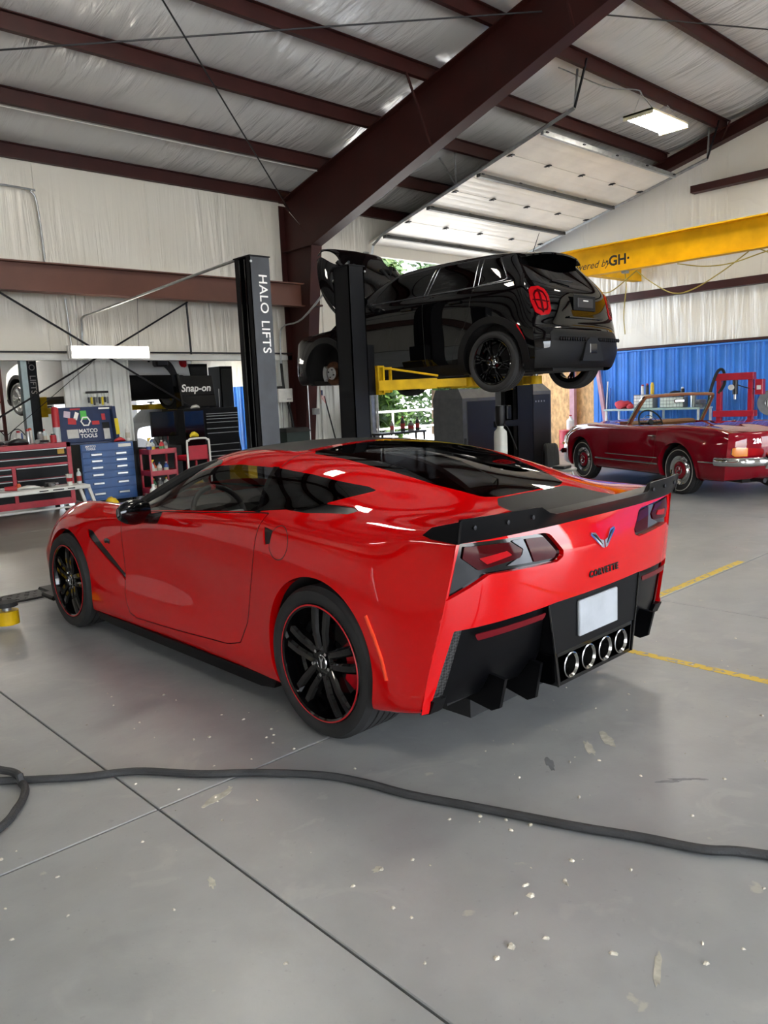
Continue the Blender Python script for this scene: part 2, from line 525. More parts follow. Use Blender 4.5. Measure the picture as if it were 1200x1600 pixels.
# R-profile sheet
def rib_profile(w, pitch=0.305, h=0.045):
    """outline (along, out) of one ribbed sheet"""
    pts = []; n = max(1, round(w / pitch)); p = w / n
    for i in range(n):
        a = i * p
        pts += [(a, 0), (a + p * 0.30, 0), (a + p * 0.34, 0.013), (a + p * 0.40, 0.013), (a + p * 0.44, 0), (a + p * 0.56, 0), (a + p * 0.60, 0.013), (a + p * 0.66, 0.013), (a + p * 0.70, 0), (a + p * 0.84, 0), (a + p * 0.89, h), (a + p * 0.96, h)]
    return pts + [(w, 0)]
_sheet = {}
def sheet(name, parent, m, w, h, loc, rz):
    key = (round(w, 3), round(h, 3), m)
    if key not in _sheet:
        pr = rib_profile(w); V = []; F = []
        n = len(pr)
        for z in (0, h):
            for o in (0, -0.004):
                V += [(a, -(q + o), z) for a, q in pr]
        for k in range(n - 1):
            F.append((k, k + 1, 2 * n + k + 1, 2 * n + k)); F.append((n + k + 1, n + k, 3 * n + k, 3 * n + k + 1))
        _sheet[key] = mobj(name, V, F, m, parent, None, loc, rz)
        return _sheet[key]
    return inst(_sheet[key], name, parent, loc, (0, 0, rz))

# side wall (far wall): blanket above, ribbed sheets below, openings into the next workshop and the roll-up door
wf = tag(empty('wall_far', (0, 0, 0)), kind='structure')
B('blanket', 'wall_blanket', wf, XW, 11.55, YW, YW + 0.12, 2.36, 5.45)
B('blanket', 'wall_blanket', wf, 11.55, 16.35, YW, YW + 0.12, 4.45, 5.45)
B('header', 'panel_white', wf, XW, 9.4, YW - 0.03, YW + 0.16, 2.27, 2.36)
B('girt_trim', 'dark_steel', wf, XW, 11.55, YW - 0.05, YW, 2.385, 2.41)
for x0, n in ((4.93, 1), (8.5, 1)):
    pass
sheet('sheet', wf, 'panel_white', 1.1, 2.27, (4.93, YW + 0.05, 0), 0)
B('backing', 'panel_white', wf, 4.93, 6.03, YW + 0.06, YW + 0.1, 0, 2.27)
for k in range(3):
    sheet('sheet', wf, 'panel_white', 1.02, 2.36, (8.45 + k * 1.02, YW + 0.05, 0), 0)
B('backing', 'panel_white', wf, 8.45, 11.55, YW + 0.06, YW + 0.12, 0, 2.36)
B('jamb', 'galv', wf, 11.43, 11.55, YW - 0.06, YW + 0.2, 0, 4.5)
B('jamb', 'galv', wf, 16.35, 16.5, YW - 0.06, YW + 0.2, 0, 4.5)
B('blanket', 'wall_blanket', wf, 16.5, XE, YW, YW + 0.12, 0, 5.45)
B('mullion', mat('mullion_blue', '9db1b5', 0.5), wf, 4.29, 4.38, YW + 0.02, YW + 0.14, 0, 2.27)
for k in range(9):     # faint laps where the blanket strips join
    x = -4.4 + k * 1.83
    B('blanket_seam', 'wall_blanket', wf, x, x + 0.03, YW - 0.012, YW, 2.42, 5.2, 0.004)

B('solid_part', 'panel_white', wf, XW, 1.6, YW + .02, YW + .12, 0, 2.36)
# end wall (right): blue ribbed wainscot, blanket above
wr = tag(empty('wall_right'), kind='structure')
# gable blanket as one prism
gab = [(YS, 2.34), (10.9, 2.34), (10.9, 0), (YW, 0), (YW, zroof(YW)), (Y_RIDGE, zroof(Y_RIDGE)), (YS, zroof(YS))]
MB().prism([(10.45, 0.0), (YW, 0.0), (YW, 2.30), (10.45, 2.30)], XE + 0.02, XE + 0.06, 'x').build('osb_board', 'wood_osb', wr, None)
MB().prism([(YS, 2.30), (YW, 2.30), (YW, zroof(YW)), (Y_RIDGE, zroof(Y_RIDGE)), (YS, zroof(YS))], XE, XE + 0.12, 'x').build('blanket', 'wall_blanket', wr, None)
y = 10.45
while y > YS:
    sheet('sheet', wr, 'panel_blue', 0.915, 2.26, (XE - 0.0, y, 0), -PI / 2); y -= 0.915
B('backing', 'panel_blue', wr, XE + 0.02, XE + 0.1, YS, 10.45, 0, 2.32)
B('wainscot_cap', 'panel_blue', wr, XE - 0.05, XE, YS, 10.45, 2.255, 2.285)
B('girt', 'steel_oxide', wr, XE - 0.06, XE, YS, YW, 2.30, 2.35)
B('girt', 'steel_oxide', wr, XE - 0.2, XE, YS, YW - 0.3, 3.40, 3.56)
B('girt', 'steel_oxide', wr, XE - 0.2, XE, -3.0, 8.0, 5.42, 5.56)
B('post', 'post_pink', wr, XE - 0.13, XE - 0.02, 10.92, 11.05, 0, 2.3)
MB().tube([(XE - 0.1, 10.35, 2.3), (XE - 0.1, 9.95, 0)], 0.06, 4).build('brace', 'post_pink', wr, None)
for k, yy in enumerate((7.3, 4.2, 1.1)):
    B('blanket_seam', 'wall_blanket', wr, XE - 0.012, XE, yy, yy + 0.04, 2.4, 6.5, 0.004)

# walls behind the camera, with the big open doors daylight comes through
wb = tag(empty('wall_near'), kind='structure')
DOORS = [(-7.6, -2.6), (0.2, 5.6), (9.4, 14.2)]  # leftmost doorway is unseen, added to let light onto the coupe's left side
xs = [XW] + [v for d in DOORS for v in d] + [XE]
for k in range(0, len(xs), 2):
    B('wall_strip', 'wall_blanket', wb, xs[k], xs[k + 1], YS - 0.12, YS, 0, 5.0)
B('wall_strip', 'wall_blanket', wb, XW, XE, YS - 0.12, YS, 4.4, zroof(YS))
wl = tag(empty('wall_left'), kind='structure')
MB().prism([(YS, 0), (YW, 0), (YW, zroof(YW)), (Y_RIDGE, zroof(Y_RIDGE)), (YS, zroof(YS))], XW - 0.12, XW, 'x').build('blanket', 'wall_blanket', wl, None)

# roof: blanket sagging between the purlins
PUR = [12.52, 11.28, 9.94, 8.62, 7.34, 6.06, 4.76, 3.46, 2.2]
PUR += [2 * Y_RIDGE - p for p in PUR if 2 * Y_RIDGE - p > YS]
ceil = tag(empty('ceiling'), kind='structure')
ys = sorted(PUR)
def roof_mesh(ya, yb, x0, x1, name):
    V = []; F = []; n = 10
    for i in range(n + 1):
        t = i / n; yy = ya + (yb - ya) * t
        zz = zroof(yy) - 0.075 * math.sin(PI * t) ** 0.8 - 0.005
        V += [(x0, yy, zz), (x1, yy, zz)]
    for i in range(n + 1):
        yy = ya + (yb - ya) * i / n
        V += [(x0, yy, zroof(yy) + 0.05), (x1, yy, zroof(yy) + 0.05)]
    for i in range(n):
        F.append((2 * i, 2 * i + 1, 2 * i + 3, 2 * i + 2))
        m_ = 2 * (n + 1)
        F.append((m_ + 2 * i, m_ + 2 * i + 2, m_ + 2 * i + 3, m_ + 2 * i + 1))
    return mobj(name, V, F, 'roof_blanket', ceil, 60)
edges = [YS - 0.2] + ys + [YW + 0.15]
for a, b_ in zip(edges[:-1], edges[1:]):
    if b_ - a < 0.15:
        b_ = a + 0.15
    if a < Y_RIDGE < b_:
        roof_mesh(a, Y_RIDGE, XW - .15, XE + .15, 'blanket_strip'); roof_mesh(Y_RIDGE, b_, XW - .15, XE + .15, 'blanket_strip')
    else:
        roof_mesh(a, b_, XW - .15, XE + .15, 'blanket_strip')
for p in PUR:                                    # Z purlins
    z = zroof(p); s = 0.06
    poly = [(p - s, z - 0.01), (p, z - 0.01), (p, z - 0.195), (p + s, z - 0.205), (p + s, z - 0.18), (p + s + .004, z - 0.18), (p + s + .004, z - 0.21), (p - 0.004, z - 0.205), (p - 0.004, z - 0.02), (p - s, z - 0.02)]
    pu = MB().prism(poly, XW, XE, 'x').build('purlin', 'steel_oxide', ceil, None)

def flange_beam(poly_bot, poly_top, x, tw, fw, ft):
    """tapered I-frame in the yz plane at x: web between two polylines, flanges along both"""
    mb = MB()
    for k in range(len(poly_bot) - 1):
        (y0, z0), (y1, z1) = poly_bot[k], poly_bot[k + 1]; (y2, z2), (y3, z3) = poly_top[k], poly_top[k + 1]
        mb.prism([(y0, z0), (y1, z1), (y3, z3), (y2, z2)], x - tw / 2, x + tw / 2, 'x')
        for (a, b_, sg) in (((y0, z0), (y1, z1), 1), ((y2, z2), (y3, z3), -1)):
            d = Vector((b_[0] - a[0], b_[1] - a[1])).normalized(); nrm = Vector((-d.y, d.x)) * ft * sg
            mb.prism([a, b_, (b_[0] + nrm.x, b_[1] + nrm.y), (a[0] + nrm.x, a[1] + nrm.y)], x - fw / 2, x + fw / 2, 'x')
    return mb
def frame(x, name, lw=0.24):
    t = tag(empty(name, (0, 0, 0)), kind='structure')
    ztop = lambda y: zroof(y) - 0.205
    # column, tapering out upward to the knee
    flange_beam([(YW - 0.33, 0.0), (YW - 0.95, 4.32)], [(YW - 0.03, 0.0), (YW - 0.03, 5.15)], x, 0.012, lw, 0.018).build('column', 'steel_oxide', t, None)
    B('base_plate', 'steel_oxide', t, x - 0.17, x + 0.17, YW - 0.4, YW - 0.01, 0, 0.025)
    flange_beam([(YW - 0.95, 4.30), (5.4, 6.24), (Y_RIDGE, ztop(Y_RIDGE) - 0.5)], [(YW - 0.03, ztop(YW)), (5.4, ztop(5.4)), (Y_RIDGE, ztop(Y_RIDGE))], x, 0.012, lw, 0.018).build('rafter', 'steel_oxide', t, None)
    flange_beam([(Y_RIDGE, ztop(Y_RIDGE) - 0.5), (YS + .9, 4.4)], [(Y_RIDGE, ztop(Y_RIDGE)), (YS, ztop(YS))], x, 0.012, lw, 0.018).build('rafter', 'steel_oxide', t, None)
    B('knee_stiffener', 'steel_oxide', t, x - 0.11, x + 0.11, YW - 0.95, YW - 0.05, 4.29, 4.305)
    for yy in (10.3, 8.62, 6.06, 3.46):            # flange braces up to the purlins
        zb = 4.30 + (6.24 - 4.30) * ((YW - .95) - yy) / (YW - .95 - 5.4) if yy > 5.4 else 6.5
        for s in (-1, 1):
            if yy == 10.3 and s < 0: continue
            MB().tube([(x + s * 0.1, yy, zb + 0.03), (x + s * 0.6, yy - 0.02, zroof(yy) - 0.2)], 0.02, 4).build('flange_brace', 'steel_oxide', t, None)
    MB().prism([(YW - 0.93, 3.2), (YW - 0.83, 3.2), (YW - 0.83, 3.23), (YW - 0.93, 3.23)], x - .1, x + .1, 'x').build('stiffener', 'steel_oxide', t, None)
    return t
frame(9.42, 'trim_1')
frame(2.05, 'trim_2')
# end frame against the gable
t = tag(empty('trim_3'), kind='structure')
zt = lambda y: zroof(y) - 0.21
flange_beam([(YW - 0.25, zt(YW - .25) - 0.22), (Y_RIDGE, zt(Y_RIDGE) - 0.22)], [(YW - 0.1, zt(YW - .1)), (Y_RIDGE, zt(Y_RIDGE))], XE - 0.16, 0.012, 0.2, 0.014).build('rafter', 'steel_oxide', t, None)
flange_beam([(Y_RIDGE, zt(Y_RIDGE) - 0.22), (YS, zt(YS) - .22)], [(Y_RIDGE, zt(Y_RIDGE)), (YS, zt(YS))], XE - 0.16, 0.012, 0.2, 0.014).build('rafter', 'steel_oxide', t, None)
flange_beam([(YW - 0.28, 0), (YW - 0.28, 5.1)], [(YW - 0.03, 0), (YW - 0.03, 5.1)], XE - 0.18, 0.012, 0.2, 0.014).build('column', 'steel_oxide', t, None)
for yy in (9.94, 7.34):
    MB().tube([(XE - .2, yy, zroof(yy) - 0.4), (XE - 0.55, yy - .3, zroof(yy) - 0.19)], 0.018, 4).build('flange_brace', 'steel_oxide', t, None)

# brown runway beam along the far wall and eave strut
t = tag(empty('trim_4'), kind='structure')
flange_beam([(0, 0), (0, 0)], [(0, 0), (0, 0)], 0, .01, .01, .01)
mb = MB().box(XW, 9.3, 12.03, 12.045, 3.24, 3.62).box(XW, 9.3, 11.92, 12.15, 3.62, 3.64).box(XW, 9.3, 11.92, 12.15, 3.22, 3.24)
mb.build('runway_beam', 'steel_brown', t, None)
# rod bracing on the far wall
for a, b_, r in (((3.2, 12.34, 3.72), (7.9, 12.34, 0.9), 0.016), ((7.08, 12.36, 3.24), (3.2, 12.36, 1.08), 0.016), ((7.08, 12.4, 3.24), (7.1, 12.4, 2.36), 0.018), ((5.3, 12.38, 2.22), (3.9, 12.38, 1.15), 0.006)):
    MB().tube([a, b_], r, 6).build('brace_rod', 'dark_steel', t)
# roof rods
for a, b_ in (((2.1, 6.1, 6.5), (9.3, 12.2, 4.95)), ((2.1, 10.9, 5.45), (9.4, 6.6, 6.45)), ((9.5, 6.6, 6.5), (16.6, 4.2, 7.1)), ((3.15, 9.8, 5.8), (3.75, 11.8, 5.3))):
    MB().tube([a, b_], 0.011, 6).build('brace_rod', 'dark_steel', t)
# ------------------------------------------------------------------ car-body tools: spline skins, clean cuts, wheels
def _basis(t):
    return np.array([(1 - t) ** 3, 3 * t ** 3 - 6 * t ** 2 + 4, -3 * t ** 3 + 3 * t ** 2 + 3 * t + 1, t ** 3]) / 6.0
def _bs(P, us, end_mirror=False):
    """cubic B-spline along axis 0; ends run out straight, or mirror in y at the last row"""
    a = 2 * P[:1] - P[1:2]
    if end_mirror: b = P[-2:-1] * np.array([1, -1, 1.0])
    else: b = 2 * P[-1:] - P[-2:-1]
    Q = np.concatenate([a, P, b]); out = []
    n = len(P)
    for u in us:
        i = min(int(u), n - 2); w = _basis(u - i)
        out.append(sum(w[k] * Q[i + k] for k in range(4)))
    return np.array(out)
def skin(P, nu, nv, mirror=True, it=4, k=0.85):
    """P (J,K,3): J columns along the car, K rows up to the centre line"""
    P = np.array(P, float); C = P.copy(); J, K = P.shape[:2]
    f = lambda Q, u, v: np.swapaxes(_bs(np.swapaxes(_bs(Q, u), 0, 1), v, mirror), 0, 1)
    for _ in range(it):
        C += k * (P - f(C, range(J), range(K)))
    if isinstance(nu, int): nu = np.linspace(0, J - 1, nu)
    if isinstance(nv, int): nv = np.linspace(0, K - 1, nv)
    G = f(C, nu, nv)
    a, b = G.shape[:2]
    idx = np.arange(a * b).reshape(a, b)
    F = [(idx[i, j], idx[i + 1, j], idx[i + 1, j + 1], idx[i, j + 1]) for i in range(a - 1) for j in range(b - 1)]
    # faces look outward: away from a point inside the body
    V = G.reshape(-1, 3); fa = np.array(F); c = V[fa].mean(1); n = np.cross(V[fa[:, 1]] - V[fa[:, 0]], V[fa[:, 2]] - V[fa[:, 0]])
    inner = np.array([np.clip(c[:, 0].mean(), -1.2, 1.2), 0, 0.55])
    if ((c - inner) * n).sum() < 0: F = [f[::-1] for f in F]
    return V, F
def sd_poly(p, q, poly):
    """signed distance (negative inside) to a polygon"""
    P = np.array(poly, float); n = len(P); d = np.full(len(p), 1e9); ins = np.zeros(len(p), bool)
    for i in range(n):
        a = P[i]; b = P[(i + 1) % n]; e = b - a
        t = np.clip(((p - a[0]) * e[0] + (q - a[1]) * e[1]) / max(e @ e, 1e-12), 0, 1)
        d = np.minimum(d, np.hypot(p - a[0] - t * e[0], q - a[1] - t * e[1]))
        c = (a[1] > q) != (b[1] > q)
        with np.errstate(divide='ignore', invalid='ignore'):
            x = a[0] + (q - a[1]) * e[0] / (e[1] if abs(e[1]) > 1e-12 else 1e-12)
        ins ^= c & (p < x)
    return np.where(ins, -d, d)
def sd_ell(p, q, c, rx, rz):
    r = np.hypot((p - c[0]) / rx, (q - c[1]) / rz)
    return (r - 1) * min(rx, rz)
def compact(V, F):
    used = sorted({i for f in F for i in f}); mp = {o: n for n, o in enumerate(used)}
    return np.array([V[i] for i in used]).reshape(-1, 3), [tuple(mp[i] for i in f) for f in F]
def cut(V, F, s):
    """split a mesh along s = 0; returns inside (s<0), outside and the list of border edges"""
    V = [tuple(v) for v in np.asarray(V)]; s = list(np.where(np.abs(s) < 1e-6, 1e-6, s)); new = {}
    Fi = []; Fo = []; border = []
    for f in F:
        sg = [s[i] < 0 for i in f]
        if all(sg): Fi.append(f); continue
        if not any(sg): Fo.append(f); continue
        pi = []; po = []; cr = []
        n = len(f)
        for k in range(n):
            i, j = f[k], f[(k + 1) % n]
            (pi if s[i] < 0 else po).append(i)
            if (s[i] < 0) != (s[j] < 0):
                key = (min(i, j), max(i, j))
                if key not in new:
                    t = s[i] / (s[i] - s[j])
                    new[key] = len(V); V.append(tuple(V[i][m] + (V[j][m] - V[i][m]) * t for m in range(3)))
                w = new[key]; pi.append(w); po.append(w); cr.append(w)
        if len(pi) > 2: Fi.append(tuple(pi))
        if len(po) > 2: Fo.append(tuple(po))
        if len(cr) == 2: border.append((V[cr[0]], V[cr[1]]))
    return compact(V, Fi), compact(V, Fo), border
def border_wall(border, off):
    """a strip from a cut border along an offset (vector or function of the point)"""
    V = []; F = []
    for a, b in border:
        n = len(V)
        oa = off(a) if callable(off) else off; ob = off(b) if callable(off) else off
        V += [a, b, tuple(np.add(b, ob)), tuple(np.add(a, oa))]; F.append((n, n + 1, n + 2, n + 3))
    return V, F
def mir(V, F):
    V = np.asarray(V) * np.array([1, -1, 1.0])
    return V, [tuple(f)[::-1] for f in F]
def both(V, F):
    V2, F2 = mir(V, F); n = len(V)
    return np.concatenate([np.asarray(V), V2]), list(F) + [tuple(i + n for i in f) for f in F2]
def join(*ms):
    V = []; F = []
    for v, f in ms:
        n = len(V); V += [tuple(p) for p in v]; F += [tuple(i + n for i in q) for q in f]
    return V, F
def panel(name, VF, m, parent, smooth=50, weld=True, thick=0.0):
    o = mobj(name, VF[0], VF[1], m, parent)
    bm = bmesh.new(); bm.from_mesh(o.data)
    if weld: bmesh.ops.remove_doubles(bm, verts=bm.verts, dist=0.0006)
    bmesh.ops.dissolve_degenerate(bm, edges=bm.edges, dist=0.0002)
    if thick:
        bm.normal_update()
        bmesh.ops.solidify(bm, geom=bm.faces[:], thickness=thick)
    bm.to_mesh(o.data); bm.free()
    o.data.polygons.foreach_set('use_smooth', [True] * len(o.data.polygons))
    o.data.set_sharp_from_angle(angle=RAD(smooth))
    return o
def surf_curve(bvh, pts, direction, back=2.0, lift=0.0):
    """drop points onto a skin along a direction; returns positions and normals"""
    d = Vector(direction).normalized(); out = []
    for p in pts:
        h, n, i, t = bvh.ray_cast(Vector(p) - d * back, d)
        if h is not None:
            if n.dot(d) > 0: n = -n
            out.append((h + n * lift, n))
    return out
def strip_on(name, bvh, pts, direction, w, h, m, parent, closed=False):
    """a thin proud bead lying on the skin (seams, trim)"""
    c = surf_curve(bvh, pts, direction)
    rings = []
    N = len(c)
    for i, (p, n) in enumerate(c):
        a = c[(i - 1) % N][0] if (closed or i) else p; b = c[(i + 1) % N][0] if (closed or i < N - 1) else p
        t = (b - a).normalized(); s = t.cross(n).normalized() * w / 2
        rings.append([p - s - n * h, p - s + n * h * 0.6, p - s * 0.4 + n * h, p + s * 0.4 + n * h, p + s + n * h * 0.6, p + s - n * h])
    if closed: rings.append(rings[0])
    return MB().loft(rings, caps=not closed).build(name, m, parent, 60)
def dense(poly, step=0.02, closed=False):
    out = []; n = len(poly)
    for i in range(n if closed else n - 1):
        a = np.array(poly[i], float); b = np.array(poly[(i + 1) % n], float); k = max(1, int(np.linalg.norm(b - a) / step))
        out += [tuple(a + (b - a) * j / k) for j in range(k)]
    if not closed: out.append(tuple(poly[-1]))
    return out

def tyre_profile(R, Rr, w, grooves=4):
    p = [(Rr - 0.006, w / 2 - 0.022), (Rr + 0.006, w / 2 - 0.010), (Rr + 0.22 * (R - Rr), w / 2 - 0.001), (Rr + 0.5 * (R - Rr), w / 2 + 0.004), (Rr + 0.78 * (R - Rr), w / 2 - 0.003), (R - 0.016, w / 2 - 0.014), (R - 0.006, w / 2 - 0.026)]
    tw = w / 2 - 0.032; tr = [(R, tw)]
    for k in range(grooves):
        c = tw - (k + 1) * 2 * tw / (grooves + 1)
        tr += [(R, c + 0.006), (R - 0.008, c + 0.005), (R - 0.008, c - 0.005), (R, c - 0.006)]
    tr.append((R, -tw))
    return p + tr + [(r, -h) for r, h in p[::-1]]
def arch_liner(parent, r, x, y0, y1, z):
    n = 24; V = []; F = []
    for i in range(n + 1):
        a = RAD(-12) + RAD(204) * i / n
        V += [(x + r * math.cos(a), y0, z + r * math.sin(a)), (x + r * math.cos(a), y1, z + r * math.sin(a)), (x + (r + .01) * math.cos(a), y0, z + (r + .01) * math.sin(a)), (x + (r + .01) * math.cos(a), y1, z + (r + .01) * math.sin(a))]
    for i in range(n):
        F += [(4 * i, 4 * i + 1, 4 * i + 5, 4 * i + 4), (4 * i + 2, 4 * i + 6, 4 * i + 7, 4 * i + 3)]
    # inner face of the well
    yi = y0 if abs(y0) < abs(y1) else y1
    V.append((x, yi, z)); k = len(V) - 1; off = 0 if yi == y0 else 1
    F += [(k, 4 * i + off, 4 * (i + 1) + off) for i in range(n)]
    return mobj('wheel_well', V, F, 'liner', parent, 60)
def wheel(parent, loc, side, R, Rr, w, style, name='wheel', spokes=5, spin=0.0, rim='black_gloss', ring=None, caliper=None, cap_m='chrome', dish=0.03, lug_m='chrome'):
    """axle along y, outer face towards +y (turned round for the right side)"""
    t = empty(name, loc, 0 if side > 0 else PI, parent)
    MB().lathe(tyre_profile(R, Rr, w), axis='y', n=64).build('tire', 'rubber', t, 40)
    if style == 'hub':                                # steel wheel with a painted cover and bright ring
        MB().lathe([(Rr, w / 2 - 0.02), (Rr - 0.012, w / 2 - 0.008), (Rr - 0.03, w / 2 - 0.02), (Rr - 0.05, w / 2 - 0.03), (Rr - 0.055, -w / 2 + .02), (Rr, -w / 2 + 0.02)], axis='y', n=48, closed=True).build('rim', 'chrome', t, 30)
        MB().lathe([(Rr - 0.045, w / 2 - 0.035), (Rr - 0.06, w / 2 - 0.012), (Rr - 0.085, w / 2 - 0.014), (Rr - 0.09, w / 2 - .03)], axis='y', n=48).build('trim_ring', 'chrome', t, 30)
        MB().lathe([(Rr - 0.086, w / 2 - 0.028), (Rr - 0.095, w / 2 - 0.006), (0.07, w / 2 + 0.008), (0.062, w / 2 + 0.0), (0.0, w / 2 + 0.001)], axis='y', n=48).build('hub_cap', rim, t, 30)
        mb = MB().lathe([(0.05, w / 2 + 0.002), (0.056, w / 2 + 0.008), (0.062, w / 2 + 0.002)], axis='y', n=32)
        for k in range(3):
            a = PI / 2 + k * 2 * PI / 3
            mb.cyl((0, w / 2 + 0.006, 0), (math.cos(a) * 0.056, w / 2 + 0.006, math.sin(a) * 0.056), 0.007, 0.002, 6)
        mb.build('hub_emblem', 'chrome', t, 30)
        MB().lathe([(R - 0.045, w / 2 + 0.002), (R - 0.05, w / 2 + 0.007), (R - 0.056, w / 2 + 0.004)], axis='y', n=64).build('whitewall', mat('whitewall', 'b9b6ae', 0.7), t, 30)
        return t
    hw = w / 2
    MB().lathe([(Rr + 0.004, hw - 0.012), (Rr - 0.004, hw - 0.004), (Rr - 0.014, hw - 0.010), (Rr - 0.020, hw - 0.035), (Rr - 0.030, hw - 0.09), (Rr - 0.045, hw - 0.10), (Rr - 0.045, -hw + 0.02), (Rr, -hw + 0.012)], axis='y', n=64).build('rim', rim, t, 30)
    if ring:
        MB().lathe([(Rr + 0.001, hw - 0.0045), (Rr - 0.002, hw - 0.0015), (Rr - 0.006, hw - 0.003)], axis='y', n=64).build('pinstripe', ring, t, 30)
    def arm(a0, off0, off1, r0, r1, w0, w1, yo0, yo1, th):
        ca, sa = math.cos(a0), math.sin(a0)
        rings = []
        for q in (0.0, 0.15, 0.5, 0.85, 1.0):
            r = r0 + (r1 - r0) * q; o = off0 + (off1 - off0) * q; ww = w0 + (w1 - w0) * q
            yo = yo0 + (yo1 - yo0) * q + 0.012 * math.sin(q * PI)
            R_ = []
            for (u, v) in ((-1, -1), (-1, -0.25), (-0.55, 0), (0.55, 0), (1, -0.25), (1, -1)):
                tt = o + u * ww / 2
                R_.append((r * ca - tt * sa, yo + v * th, r * sa + tt * ca))
            rings.append(R_)
        return MB().loft(rings)
    if style == 'twin':
        for k in range(spokes):
            a = spin + k * 2 * PI / spokes
            for sgn in (-1, 1):
                arm(a, sgn * 0.024, sgn * 0.041, 0.045, Rr - 0.014, 0.040, 0.048, hw - dish, hw - 0.020, 0.045).build('spoke', rim, t, 40)
    elif style == 'multi':
        for k in range(spokes):
            a = spin + k * 2 * PI / spokes
            arm(a, 0, 0, 0.05, Rr - 0.016, 0.026, 0.022, hw - dish, hw - 0.022, 0.035).build('spoke', rim, t, 40)
            for sgn in (-1, 1):
                arm(a, 0, sgn * 0.045, 0.09, Rr - 0.016, 0.014, 0.014, hw - dish - 0.004, hw - 0.024, 0.028).build('spoke', rim, t, 40)
    MB().lathe([(0.078, hw - dish - 0.05), (0.074, hw - dish - 0.004), (0.055, hw - dish + 0.002), (0.036, hw - dish - 0.006), (0.0, hw - dish - 0.006)], axis='y', n=32).build('hub', rim, t, 30)
    cp = MB().lathe([(0.034, hw - dish - 0.006), (0.033, hw - dish + 0.004), (0.027, hw - dish + 0.005), (0.026, hw - dish + 0.002), (0, hw - dish + 0.003)], axis='y', n=28).build('center_cap', 'black_gloss', t, 30)
    mb = MB().lathe([(0.030, hw - dish + 0.003), (0.031, hw - dish + 0.007), (0.034, hw - dish + 0.003)], axis='y', n=28)
    for a in (RAD(60), RAD(120), RAD(270)):
        mb.cyl((0, hw - dish + 0.005, 0), (math.cos(a) * 0.026, hw - dish + 0.005, math.sin(a) * 0.026), 0.005, 0.004, 6)
    mb.build('cap_emblem', cap_m, cp, 30)
    first = None
    for k in range(5):
        a = spin + PI / 5 + k * 2 * PI / 5
        p = (math.cos(a) * 0.056, 0, math.sin(a) * 0.056)
        if first is None:
            first = MB().cyl((0, hw - dish - 0.004, 0), (0, hw - dish + 0.012, 0), 0.0095, 0.008, 6).build('lug_nut', lug_m, t, 30)
            first.location = p
        else:
            inst(first, 'lug_nut', t, p)
    if caliper:
        MB().lathe([(0.17, hw - 0.125), (0.17, hw - 0.10), (0.085, hw - 0.10), (0.085, hw - 0.125)], axis='y', n=48, closed=True).build('brake_disc', mat('disc_iron', '6a6865', 0.35, 0.9, var=0.1), t, 30)
        cal = MB(); ring_ = []
        for q in range(9):
            a = RAD(140) + RAD(75) * q / 8
            ring_.append([(math.cos(a) * r, y, math.sin(a) * r) for r, y in ((0.115, hw - 0.075), (0.185, hw - 0.08), (0.19, hw - 0.14), (0.12, hw - 0.14))])
        cal.loft(ring_).build('brake_caliper', caliper, t, 40)
    return t
# ------------------------------------------------------------------ red sports coupe
def paint(name, c, flake=0.0, rough=0.32):
    m = mat(name, c, 0.5, 0.0, var=0.01, coat=1.0, spec=0.0)
    b = m.node_tree.nodes['Principled BSDF']
    b.inputs['Coat Roughness'].default_value = 0.025
    b.inputs['Coat IOR'].default_value = 1.5
    b.inputs['Coat Weight'].default_value = 1.0
    return m
paint('red_paint', 'bc0205')
mat('carbon_black', '0a0a0b', 0.5, var=0.05, spec=0.2)
mat('cabin_dark', '111112', 0.7)
mat('leather', '1c1b1a', 0.5, bump=0.1, bscale=90)
mat('red_lens', '3a0408', 0.05, var=0.1, spec=0.12)
mat('red_lens_bright', '980a12', 0.12, var=0.1, spec=0.2)
mat('caliper_red', 'b4101c', 0.3)
mat('marker_orange', 'e8482a', 0.3, spec=0.3)
glass_mat('glass_side', 'ffffff', 0.02, 0.55)
glass_mat('glass_dark', '8a8f90', 0.02, 0.10)
glass_mat('glass_clear', 'f4fff8', 0.01, 0.92)
mat('liner', '0b0b0b', 0.9)

